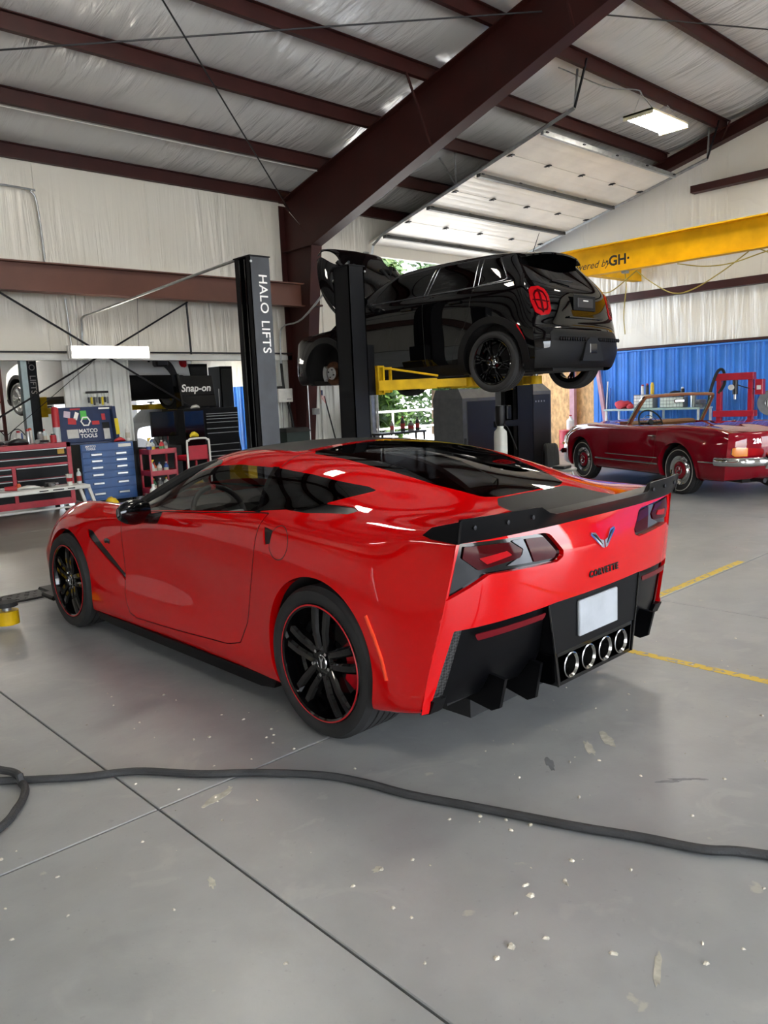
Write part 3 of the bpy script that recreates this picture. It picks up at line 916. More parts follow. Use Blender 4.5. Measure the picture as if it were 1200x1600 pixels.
def sports_car():
    car = thing('sports_car', 'glossy red two-door sports coupe with black wheels in the foreground', 'car', (2.898, 3.980, 0), RAD(90.73))
    # corner crease between flank and tail: y, x as functions of height
    cz = [0.28, 0.33, 0.47, 0.61, 0.75, 0.88, 0.95]; cy = [0.935, 0.930, 0.908, 0.886, 0.864, 0.842, 0.825]; cx = [-1.985, -1.99, -2.015, -2.045, -2.07, -2.09, -2.095]
    cyf = lambda z: float(np.interp(z, cz, cy)); cxf = lambda z: float(np.interp(z, cz, cx))
    X = [-2.0, -1.88, -1.72, -1.5, -1.2, -0.9, -0.6, -0.3, 0.0, 0.3, 0.6, 0.85, 1.1, 1.35, 1.6, 1.85, 2.04]
    R1y = [.935, .935, .93, .92, .905, .888, .878, .874, .872, .872, .876, .88, .885, .885, .87, .83, .76]
    R1z = [.29, .265, .235, .20, .175, .17, .17, .17, .17, .17, .17, .17, .17, .17, .175, .185, .20]
    R2y = [.930, .938, .940, .940, .927, .905, .893, .887, .884, .884, .888, .897, .907, .912, .90, .85, .775]
    R3y = [.908, .925, .935, .941, .934, .908, .889, .878, .872, .870, .873, .886, .907, .918, .905, .86, .78]
    R4y = [.886, .910, .926, .938, .936, .911, .890, .877, .869, .866, .868, .880, .898, .908, .893, .85, .765]
    R5y = [.864, .889, .908, .925, .926, .906, .887, .874, .866, .859, .857, .862, .872, .873, .853, .79, .70]
    R6y = [.842, .860, .872, .886, .889, .878, .864, .853, .846, .836, .827, .822, .817, .803, .772, .70, .62]
    R6z = [.88, .895, .905, .915, .915, .90, .885, .868, .852, .836, .826, .822, .816, .80, .775, .715, .625]
    R7y = [.815, .815, .81, .80, .79, .80, .80, .79, .785, .775, .765, .755, .742, .722, .682, .61, .54]
    R7z = [.955, .965, .972, .985, .99, .972, .950, .933, .913, .888, .868, .868, .866, .855, .82, .748, .645]
    top = [  # rows 8..11: (x, y, z)
        [(-2.115, .64, .963), (-2.145, .43, .963), (-2.162, .21, .962), (-2.17, 0, .962)],
        [(-1.93, .64, .982), (-1.96, .44, .985), (-1.97, .22, .982), (-1.97, 0, .982)],
        [(-1.73, .66, 1.0), (-1.75, .46, 1.030), (-1.77, .23, 1.038), (-1.78, 0, 1.040)],
        [(-1.5, .68, 1.038), (-1.5, .505, 1.090), (-1.5, .26, 1.112), (-1.5, 0, 1.120)],
        [(-1.2, .705, 1.07), (-1.2, .545, 1.150), (-1.2, .29, 1.180), (-1.2, 0, 1.192)],
        [(-.9, .725, 1.068), (-.9, .56, 1.180), (-.9, .315, 1.218), (-.9, 0, 1.232)],
        [(-.6, .72, 1.055), (-.6, .565, 1.187), (-.6, .33, 1.232), (-.6, 0, 1.246)],
        [(-.3, .715, 1.038), (-.3, .565, 1.180), (-.3, .34, 1.228), (-.3, 0, 1.242)],
        [(.02, .715, 1.005), (-.02, .575, 1.142), (0, .35, 1.196), (.02, 0, 1.212)],
        [(.27, .715, .955), (.24, .605, 1.055), (.28, .37, 1.118), (.32, 0, 1.130)],
        [(.57, .715, .878), (.54, .64, .935), (.60, .40, 1.005), (.66, 0, 1.022)],
        [(.85, .68, .858), (.85, .56, .852), (.88, .36, .892), (.93, 0, .915)],
        [(1.1, .64, .845), (1.1, .49, .832), (1.13, .29, .856), (1.15, 0, .872)],
        [(1.35, .62, .832), (1.35, .46, .812), (1.36, .27, .828), (1.37, 0, .840)],
        [(1.6, .58, .795), (1.6, .43, .772), (1.6, .25, .782), (1.6, 0, .790)],
        [(1.85, .51, .722), (1.86, .38, .705), (1.87, .22, .705), (1.88, 0, .708)],
        [(2.06, .45, .622), (2.09, .33, .612), (2.11, .2, .606), (2.12, 0, .604)]]
    P = []
    for j, x in enumerate(X):
        dent = max(0.0, 1 - ((x - .05) / .75) ** 2)
        R3y[j] -= .012 * dent; R4y[j] -= .020 * dent; R5y[j] -= .008 * dent; R2y[j] += .006 * dent
        if j == 0:
            col = [(-1.96, .80, .25), (cxf(.29), cyf(.29), .29), (cxf(.36), cyf(.36), .36), (cxf(.47), cyf(.47), .47), (cxf(.61), cyf(.61), .61), (cxf(.75), cyf(.75), .75), (cxf(.88), cyf(.88), .88), (-2.098, .815, .955)]
        else:
            z2 = .33 if j > 2 else .345
            col = [(x, R1y[j] - .1, R1z[j] - .03), (x, R1y[j], R1z[j]), (x, R2y[j], z2), (x, R3y[j], .47), (x, R4y[j], .61), (x, R5y[j], .745 if x < 1.5 else .71), (x, R6y[j], R6z[j]), (x, R7y[j], R7z[j])]
            if x > 1.8: col = [(x, R1y[j] - .1, R1z[j] - .03), (x, R1y[j], R1z[j]), (x, R2y[j], .30), (x, R3y[j], .40), (x, R4y[j], .50), (x, R5y[j], .60 if x < 2 else .56), (x, R6y[j], R6z[j]), (x, R7y[j], R7z[j])]
        P.append(col + top[j])
    V, F = skin(P, 300, 130)
    body_bvh = BVHTree.FromPolygons([tuple(v) for v in V], [tuple(map(int, f)) for f in F])
    bodyparts = []
    x, z, y = (lambda V: V[:, 0]), (lambda V: V[:, 2]), (lambda V: V[:, 1])
    M = (V, F)
    inward = lambda d: (lambda p: (0, -d, 0))
    walls = []
    # wheel arches
    for c, rx, rz in (((-1.358, .348), .368, .378), ((1.352, .335), .350, .352)):
        s = np.maximum(sd_ell(x(M[0]), z(M[0]), c, rx, rz), .3 - y(M[0]))
        _, M, bd = cut(*M, s)
        walls.append(border_wall(bd, lambda p: (0, -.05, 0)))
    # side glass: door window and quarter window
    dlo_door = [(.33, .872), (.10, .893), (-.30, .920), (-.80, .955), (-.72, 1.148), (-.40, 1.152), (-.18, 1.138), (-.02, 1.102), (.14, 1.030)]
    dlo_q = [(-.835, .960), (-1.16, .992), (-1.22, 1.005), (-1.46, 1.070), (-1.40, 1.085), (-1.05, 1.128), (-.755, 1.148)]
    pil = [(.50, .868), (-.95, .955), (-.82, 1.175), (-.40, 1.172), (-.14, 1.158), (.08, 1.085), (.30, .985)]
    sv = lambda M, poly, yc=.36: np.maximum(sd_poly(x(M[0]), z(M[0]), poly), yc - y(M[0]))
    G1, M, _ = cut(*M, sv(M, dlo_door)); G2, M, bdq = cut(*M, sv(M, dlo_q))
    BP, M, _ = cut(*M, sv(M, [(-.795, .953), (-.845, .955), (-.86, 1.0), (-.765, 1.152), (-.70, 1.152)]))
    # windscreen, roof panel, hatch glass and the black tail panel (plan view)
    tv = lambda M, poly, zc=.86: np.maximum(sd_poly(x(M[0]), y(M[0]), poly), zc - z(M[0]))
    screen = [(.88, -.1), (.80, .40), (.60, .63), (.10, .555), (.02, .48), (-.03, -.1)]
    WS, M, _ = cut(*M, tv(M, screen, .85))
    AP, M, _ = cut(*M, np.maximum(sd_poly(x(M[0]), z(M[0]), [(.72, .86), (.28, .878), (.13, 1.035), (-.03, 1.108), (-.20, 1.145), (-.16, 1.165), (.02, 1.165), (.3, 1.10), (.62, .98)]), .45 - y(M[0])))
    RF, M, _ = cut(*M, tv(M, [(-.10, -.1), (-.10, .40), (-.16, .46), (-.70, .46), (-.74, .42), (-.74, -.1)], 1.1))
    HG, M, bdh = cut(*M, tv(M, [(-.80, -.1), (-.80, .42), (-.86, .47), (-1.25, .455), (-1.60, .39), (-1.80, .31), (-1.83, .24), (-1.84, -.1)], .95))
    TP, M, _ = cut(*M, tv(M, [(-1.85, -.1), (-1.84, .26), (-1.90, .33), (-2.2, .40), (-2.2, -.1)], .93))
    # door, with an open shut line round it
    door = [(.60, .80), (.585, .60), (.55, .35), (.50, .245), (.42, .222), (0, .235), (-.60, .268), (-.72, .30), (-.80, .42), (-.88, .68), (-.93, .96), (-.84, .955), (-.3, .915), (.1, .888), (.34, .868), (.50, .862)]
    sdoor = lambda M: np.maximum(sd_poly(x(M[0]), z(M[0]), door), .6 - y(M[0]))
    DR, M, _ = cut(*M, sdoor(M))
    DR, SEAM, _ = cut(*DR, sdoor(DR) + .005)
    # slanted fender outlet, scoop behind the door, shoulder intake
    vent = [(1.035, .715), (.955, .705), (.62, .50), (.46, .425), (.445, .405), (.50, .405), (.80, .545), (1.02, .665)]
    FV, M, bd1 = cut(*M, sv(M, vent, .6))
    scoop = [(-.955, .905), (-1.04, .895), (-1.035, .835), (-.985, .825)]
    SP, M, bd2 = cut(*M, sv(M, scoop, .6))
    intake = [(-1.02, .80), (-1.06, .765), (-1.45, .745), (-1.50, .765), (-1.46, .795), (-1.2, .815)]
    IN, M, bd3 = cut(*M, tv(M, intake, .9))
    walls += [border_wall(bd1, lambda p: (0, -.010, 0)), border_wall(bd2, lambda p: (0, -.010, 0)), border_wall(bd3, lambda p: (0, 0, -.008))]
    shell = join(M, *walls)
    # tail skin
    rows = [.962, .93, .88, .83, .77, .71, .65, .60, .54, .46, .37, .28]
    xc = [-2.17, -2.18, -2.192, -2.200, -2.206, -2.205, -2.200, -2.192, -2.180, -2.155, -2.12, -2.05]
    Pf = []
    for zi, x0 in zip(rows, xc):
        ye, xe = cyf(zi), cxf(zi)
        if zi > .95: ye, xe = .815, -2.098
        line = []
        for q in (1.0, .97, .86, .7, .5, .25, 0.0):
            yy = ye * q; tt = q
            xx = x0 + (xe - x0) * (0.62 * tt ** 2 + 0.38 * tt ** 7)
            line.append((xx, yy, zi + (.004 if q < .9 and zi > .95 else 0)))
        Pf.append(line)
    TV, TF = skin(Pf, 130, 110)
    tail_bvh = BVHTree.FromPolygons([tuple(v) for v in TV], [tuple(map(int, f)) for f in TF])
    T = (TV, TF)
    rv = lambda M, poly: sd_poly(y(M[0]), z(M[0]), poly)
    back = lambda d: (lambda p: (d, 0, 0))
    light = [(.818, .932), (.385, .915), (.355, .905), (.285, .83), (.29, .805), (.33, .79), (.70, .80), (.865, .722), (.872, .735), (.855, .80)]
    LB, T, bl = cut(*T, rv(T, light))
    low = [(.835, .60), (.40, .615), (.33, .62), (-.2, .62), (-.2, .1), (.93, .1), (.90, .30)]
    LOWER, T, bb = cut(*T, rv(T, low))
    grille = [(.832, .595), (.785, .598), (.85, .30), (.90, .30), (.93, .1), (.84, .1), (.84, .30)]
    GR, LOWER, bg = cut(*LOWER, rv(LOWER, [(.840, .60), (.79, .60), (.845, .285), (.897, .285)]))
    shellV = join(both(*shell), both(*T), both(*border_wall(bl, back(.03))), both(*border_wall(bb, back(.035))))
    seal = MB().tube([(cxf(q) + .012, cyf(q) - .012, q) for q in np.linspace(.30, .945, 14)], .011, 8)
    sv_ = (np.array(seal.V), seal.F)
    shellV = join(shellV, sv_, mir(*sv_))
    panel('body_shell', shellV, 'red_paint', car, 42)
    # recessed pieces, left and right
    for sgn in (1, -1):
        f = (lambda m: m) if sgn > 0 else (lambda m: mir(*m))
        sh = lambda m, d: (np.asarray(m[0]) + np.array(d), m[1])
        panel('door', f(DR), 'red_paint', car)
        panel('door_shut_line', f(sh(SEAM, (0, -.008, 0))), 'liner', car)
        panel('door_glass', f(G1), 'glass_side', car)
        panel('quarter_glass', f(G2), 'glass_dark', car)
        panel('door_pillar', f(BP), 'black_gloss', car)
        panel('windscreen_pillar', f(AP), 'black_gloss', car)
        panel('fender_outlet', f(sh(FV, (0, -.008, 0))), 'black_gloss', car)
        panel('door_scoop', f(sh(SP, (0, -.008, 0))), 'black_plastic', car)
        panel('shoulder_intake', f(sh(IN, (0, 0, -.006))), 'black_satin', car)
        # lamp unit: black bowl, two lenses and the bright divider
        bowl = sh(LB, (.022, 0, 0))
        l1 = [(.79, .915), (.575, .905), (.515, .868), (.53, .838), (.735, .820), (.80, .872)]
        l2 = [(.49, .905), (.385, .898), (.315, .825), (.335, .805), (.455, .808)]
        dv = [(.565, .908), (.50, .908), (.46, .808), (.60, .815), (.515, .845), (.505, .868)]
        L1, _, _ = cut(*bowl, rv(bowl, l1)); L2, _, _ = cut(*bowl, rv(bowl, l2)); DV, _, _ = cut(*bowl, rv(bowl, dv))
        lamp = panel('tail_lamp', f(bowl), 'black_gloss', car)
        for nm, L, m_ in (('lens', L1, 'red_lens'), ('lens', L2, 'red_lens')):
            panel(nm, f(sh(L, (-.010, 0, 0))), m_, lamp, thick=0.006)
        panel('divider', f(sh(DV, (-.006, 0, 0))), mat('lamp_silver', '5d5f64', .3, .5), lamp, thick=0.005)
        inner = [(.735, .865), (.60, .875), (.575, .855), (.70, .838)]
        I1, _, _ = cut(*sh(L1, (-.013, 0, 0)), rv(L1, inner))
        panel('reflector', f(I1), 'red_lens_bright', lamp, thick=0.003)
        tip = [(.865, .722), (.70, .80), (.80, .86), (.852, .80)]
        # mesh strip beside the lower black panel
        panel('side_grille', f(sh(GR, (.02, 0, 0))), mesh_mat(), car)
        # lower panel reflector
        rf = [(.755, .575), (.74, .548), (.40, .565), (.39, .588)]
        RFL, _, _ = cut(*sh(LOWER, (-.004, 0, 0)), rv(LOWER, rf))
        panel('bumper_reflector', f(RFL), mat('reflector_red', '5c0a14', .3, spec=.2), car, thick=0.004)
        # strakes of the diffuser
        for yy, zb in ((.60, .215), (.36, .185)):
            MB().prism([(-2.13, .36), (-2.10, zb + .02), (-2.06, zb), (-1.70, .27), (-1.75, .40)], sgn * yy - .009, sgn * yy + .009, 'y').build('diffuser_strake', 'black_satin', car)
        MB().prism([(-2.02, .33), (-1.995, .275), (-1.955, .262), (-1.80, .26), (-1.80, .34)], sgn * .83, sgn * .90, 'y').build('corner_fang', 'black_satin', car)
        # side marker lamp, fuel flap, mirror, skirt
        strip_on('side_marker', body_bvh, [(p[0], 2 * sgn * 0 + 2, p[1]) for p in dense([(-1.690, .615), (-1.735, .54), (-1.775, .46), (-1.805, .375)], .03)], (0, -1, 0), .016, .006, 'marker_orange', car) if sgn > 0 else None
        mb = MB()
        ring = []
        for q in range(9):                                   # mirror head, rounded wedge
            t_ = q / 8; w_ = math.sin(PI * min(1, .12 + t_ * .80)) ** .5
            xo = .17 - .0 * t_; yo = .875 + .20 * t_
            ring.append([(xo + .080 * w_ * cx_ - .05 * t_, sgn * yo, .898 + .072 * w_ * sz_ + .006 * t_) for cx_, sz_ in [(math.cos(2 * PI * k / 16) * (1.0 if math.cos(2 * PI * k / 16) > 0 else .55), math.copysign(abs(math.sin(2 * PI * k / 16)) ** .8, math.sin(2 * PI * k / 16))) for k in range(16)]])
        mirror = mb.loft(ring).build('door_mirror', 'black_gloss', car, 50)
        MB().tube([(.15, sgn * .80, .845), (.15, sgn * .87, .85), (.16, sgn * .93, .87)], [.035, .03, .035], 10).build('mirror_stalk', 'black_gloss', mirror)
        MB().prism([(1.0, .165), (.96, .125), (.8, .115), (-.85, .105), (-.96, .12), (-.98, .165)], sgn * .80, sgn * .882, 'y').build('side_skirt', 'black_satin', car)
        arch_liner(car, .388, -1.358, sgn * .56, sgn * .86, .348)
        arch_liner(car, .362, 1.352, sgn * .56, sgn * .86, .335)
    ring = [(-1.10 + .075 * math.cos(a), 2, .845 + .075 * math.sin(a)) for a in np.linspace(0, 2 * PI, 36, endpoint=False)]
    strip_on('fuel_flap_line', body_bvh, ring, (0, -1, 0), .004, .0008, 'liner', car, closed=True)
    panel('windscreen', both(*WS), 'glass_side', car)
    panel('roof_panel', both(*RF), 'carbon_black', car)
    panel('hatch_glass', both(*HG), 'glass_dark', car)
    panel('tail_panel', both(*TP), 'carbon_black', car)
    panel('lower_bumper', both(*(np.asarray(LOWER[0]) + np.array([.03, 0, 0]), LOWER[1])), 'black_satin', car)
    # roof shut lines
    for yy in (1, -1):
        strip_on('roof_line', body_bvh, [(-.775, yy * q, 3) for q in np.linspace(.40, .62, 10)], (0, 0, -1), .005, .0008, 'liner', car) if yy > 0 else None
    # spoiler along the tail edge
    rings = []
    ysamp = np.concatenate([np.linspace(-.84, -.43, 14), np.linspace(-.40, .40, 22), np.linspace(.43, .84, 14)])
    for yy in ysamp:
        a = abs(yy)
        q = min(a / .825, 1.0)
        xe = -2.17 + (-2.098 + 2.17) * (0.62 * q ** 2 + 0.38 * q ** 7) - .008
        k = min(1, max(0, (a - .38) / .06)); k = k * k * (3 - 2 * k)
        h = .034 + .036 * k; lean = .045 - .02 * k
        zb = .956
        rings.append([(xe + .10, yy, zb + .022), (xe + .03, yy, zb + .016), (xe + .012, yy, zb + .014), (xe - lean + .012, yy, zb + h), (xe - lean, yy, zb + h), (xe - .010, yy, zb), (xe, yy, zb - .022), (xe + .03, yy, zb - .01)])
    sp = MB().loft(rings).build('tail_spoiler', 'black_satin', car, 40)
    for s in (1, -1):
        MB().loft([[(-2.115, s * .835, .935), (-2.13, s * .835, 1.02), (-2.0, s * .842, .99), (-1.955, s * .85, .957), (-2.0, s * .846, .945)], [(-2.115, s * .848, .935), (-2.13, s * .848, 1.02), (-2.0, s * .856, .99), (-1.955, s * .862, .957), (-2.0, s * .86, .945)]]).build('spoiler_end_plate', 'black_satin', sp)
        for yy in (.78, .62, .48):
            q = yy / .825; xe = -2.17 + .072 * (0.62 * q ** 2 + 0.38 * q ** 7) - .03
            MB().lathe([(0, -.004), (.009, -.003), (.009, .006)], (xe, s * yy, .99), 'x', 10).build('spoiler_bolt', 'dark_steel', sp)
    # exhaust: boxed surround and four tips
    bx = MB()
    bx.prism([(-.325, .392), (-.30, .248), (.30, .248), (.325, .392), (.305, .392), (.283, .264), (-.283, .264), (-.305, .392)], -2.168, -1.95, 'x')
    bx.prism([(-.325, .392), (.325, .392), (.322, .376), (-.322, .376)], -2.168, -1.95, 'x')
    bx.build('exhaust_surround', 'black_gloss', car)
    B('exhaust_cavity', 'liner', car, -2.06, -2.0, -.30, .30, .25, .39)
    for yy in (.204, .068, -.068, -.204):
        MB().lathe([(.053, .14), (.053, -.005), (.056, -.012), (.052, -.014), (.045, -.004), (.045, .14)], (-2.16, yy, .320), 'x', 32, closed=True).build('exhaust_tip', mat('exhaust_steel', 'b0afac', 0.15, 1.0), car, 30)
    # blank plate in its recess
    MB().prism([(-.37, .612), (.37, .612), (.327, .394), (-.327, .394)], -2.170, -2.06, 'x').build('plate_panel', 'black_satin', car, None)
    for s in (1, -1):
        MB().tube([(-2.172, s * .368, .612), (-2.172, s * .327, .392), (-2.170, s * .302, .25)], .005, 6).build('panel_edge', 'black_gloss', car)
    MB().box(-2.184, -2.168, -.155, .155, .432, .588, .004).build('number_plate', mat('plate_grey', '9da2a8', 0.4), car)
    # winged badge and lettering
    bd = car
    mbg = MB()
    hx = lambda yy, zz: (surf_curve(tail_bvh, [(-3, max(abs(yy), .001), zz)], (1, 0, 0))[0][0].x)
    for s in (1, -1):
        o = [(s * .005, .795), (s * .022, .80), (s * .098, .862), (s * .092, .874), (s * .060, .868), (s * .030, .835), (s * .004, .828)]
        fr = [(hx(a, b_) - .009, a, b_) for a, b_ in o]; bk = [(hx(a, b_) + .002, a, b_) for a, b_ in o]
        mbg.loft([bk, fr])
    mbg.build('badge', 'chrome', car, None)
    for s in (1, -1):
        mb2 = MB()
        o = [(s * .018, .812), (s * .085, .866), (s * .062, .860), (s * .030, .830)]
        mb2.loft([[(hx(a, b_) - .006, a, b_) for a, b_ in o], [(hx(a, b_) - .0105, a, b_) for a, b_ in o]])
        mb2.build('badge_inlay', 'black_gloss', car, None)
    lettering('name_script', 'CORVETTE', .040, 'liner', car, (hx(0, .695) - .002, 0, .695), (0, -1, 0), (0.03, 0, 1), ext=.003, spacing=1.25, offset=.0012)
    # front skin: nose with lamp corner
    nose = []
    for yv, (zt, x0) in zip((.76, .70, .55, .35, .0), ((.645, 2.04), (.645, 2.05), (.63, 2.06), (.612, 2.09), (.604, 2.12))):
        nose.append([(x0, yv if yv < .7 else .54 + (yv - .70) * 0, zt), (x0 + .09, yv, zt - .06), (x0 + .15 - yv * .08, yv, .46), (x0 + .16 - yv * .1, yv, .34), (x0 + .12 - yv * .1, yv, .22), (x0 + .0, yv * .95, .17)])
    nose = []
    for j, q in enumerate((1.0, .9, .72, .45, 0.0)):
        ring = []
        for (zz, xo, ys_) in ((.62, 2.05, .62), (.56, 2.07, .70), (.47, 2.06, .765), (.38, 2.05, .778), (.29, 2.045, .775), (.21, 2.03, .76)):
            bul = {.62: .07, .56: .13, .47: .18, .38: .20, .29: .19, .21: .12}[zz]
            ring.append((xo + bul * (1 - q ** 2.4), ys_ * q, zz))
        nose.append(ring)
    nv = skin(nose, 40, 40, mirror=False)
    panel('nose_panel', both(*nv), 'red_paint', car)
    for s in (1, -1):
        B('front_splitter_end', 'black_satin', car, 1.80, 2.02, min(s * .78, s * .87), max(s * .78, s * .87), .10, .135, .01)
    B('front_splitter', 'black_satin', car, 2.0, 2.28, -.8, .8, .10, .125, .01)
    # cabin
    tub = MB()
    tub.box(-1.0, .95, -.76, .76, .14, .18).box(-1.0, .9, .735, .76, .18, .85).box(-1.0, .9, -.76, -.735, .18, .85).box(-1.0, -.96, -.74, .74, .18, .88)
    tub.box(-1.84, -.98, -.60, .60, .80, .84)
    tub.box(-1.9, 1.9, -.55, .55, .12, .2).box(-1.95, -1.75, -.75, .75, .25, .5)
    tub.build('cabin_tub', 'cabin_dark', car, None)
    dash = []
    for yy in np.linspace(-.735, .735, 15):
        hump = .035 * math.exp(-((yy - .37) / .2) ** 2)
        dash.append([(.86, yy, .855), (.62, yy, .868), (.44, yy, .855 + hump), (.36, yy, .825 + hump), (.40, yy, .72), (.46, yy, .55), (.86, yy, .5)])
    d = MB().loft(dash).build('dashboard', 'leather', car, 60)
    B('centre_console', 'leather', car, -.7, .45, -.14, .14, .2, .56, .04)
    for s in (1, -1):
        def sect(xc, zc, w, h, tilt):
            return [(xc + math.sin(tilt) * h * sz_ , s * .36 + w * cy_, zc + math.cos(tilt) * h * sz_) for cy_, sz_ in [(math.cos(a), math.sin(a)) for a in np.linspace(0, 2 * PI, 16, endpoint=False)]]
        seat = empty('seat', (0, 0, 0), 0, car)
        MB().box(-.55, .05, s * .36 - .24, s * .36 + .24, .20, .40, .07).build('cushion', 'leather', seat)
        rg = []
        for q, (xx, zz, ww, tt) in enumerate(((-.50, .34, .22, .09), (-.56, .48, .25, .10), (-.62, .64, .26, .09), (-.68, .78, .24, .08), (-.725, .88, .17, .07), (-.745, .96, .13, .055), (-.755, 1.02, .10, .03))):
            rg.append([(xx + tt * math.sin(a), s * .36 + ww * math.copysign(abs(math.cos(a)) ** .7, math.cos(a)), zz + .3 * tt * math.sin(a)) for a in np.linspace(0, 2 * PI, 20, endpoint=False)])
        MB().loft(rg).build('backrest', 'leather', seat, 60)
    for s in (1, -1):
        MB().tube([(.66, s * .655, .86), (.38, s * .645, .965), (.12, s * .60, 1.075), (-.08, s * .545, 1.135)], [.05, .052, .048, .035], 10).build('pillar_trim', 'cabin_dark', car)
    sw = empty('steering_wheel', (.24, .37, .80), 0, car); sw.rotation_euler = (0, RAD(-68), 0)
    MB().tube([(.18 * math.cos(a), .18 * math.sin(a), 0) for a in np.linspace(0, 2 * PI, 40, endpoint=False)], .0165, 10, closed=True).build('wheel_rim', 'leather', sw)
    MB().tube([(.18 * math.cos(a), .18 * math.sin(a), 0) for a in np.linspace(-.09, .09, 6)], .0175, 10).build('centre_mark', 'caliper_red', sw)
    MB().lathe([(0, .03), (.05, .025), (.062, .0), (.05, -.03)], n=20).build('airbag_hub', 'leather', sw)
    for a in (RAD(90), RAD(270), RAD(180)):
        MB().tube([(.05 * math.cos(a), .05 * math.sin(a), 0), (.175 * math.cos(a), .175 * math.sin(a), 0)], .014, 6).build('wheel_arm', 'alu', sw)
    # wheels
    for s in (1, -1):
        wheel(car, (-1.355, s * .783, .340), s, .340, .262, .285, 'twin', spin=RAD(90 + 3), ring='caliper_red', caliper='caliper_red')
        wheel(car, (1.355, s * .800, .327), s, .327, .248, .245, 'twin', spin=RAD(100), ring='caliper_red', caliper='caliper_red')
    # fender badge, crossed pennants
    for p in ((.79, .66),):
        strip_on('fender_badge', body_bvh, [(.80, 2, .655), (.77, 2, .66), (.74, 2, .655)], (0, -1, 0), .028, .004, 'black_gloss', car)
    return car
def mesh_mat():
    if 'grille_mesh' in MATS: return MATS['grille_mesh']
    m = bpy.data.materials.new('grille_mesh'); m.use_nodes = True; nt = m.node_tree; b = nt.nodes['Principled BSDF']
    b.inputs['Roughness'].default_value = .4
    tc = nt.nodes.new('ShaderNodeTexCoord'); mp = nt.nodes.new('ShaderNodeMapping'); mp.inputs['Rotation'].default_value = (RAD(45), 0, 0)
    ck = nt.nodes.new('ShaderNodeTexChecker'); ck.inputs['Scale'].default_value = 110
    ck.inputs[1].default_value = (.002, .002, .002, 1); ck.inputs[2].default_value = (.05, .05, .05, 1)
    nt.links.new(tc.outputs['Object'], mp.inputs[0]); nt.links.new(mp.outputs[0], ck.inputs['Vector']); nt.links.new(ck.outputs[0], b.inputs['Base Color'])
    MATS['grille_mesh'] = m
    return m
sports_car()
# ------------------------------------------------------------------ black hatchback on the lift, dark red roadster
paint('black_paint', '050506')
paint('maroon_paint', '7c081a')
paint('white_car_paint', 'c9cbcc')
paint('grey_car_paint', '3a3d40')
mat('flare_black', '0c0c0d', 0.55, bump=0.05, bscale=200, spec=0.2)
mat('tan_trim', '7a4a2c', 0.5)
mat('amber_lens', 'd07a10', 0.15, coat=1.0)
mat('rust_disc', '5a3a26', 0.5, 0.6, var=0.2, scale=20)
glass_mat('glass_black', '6f7476', 0.02, 0.06)

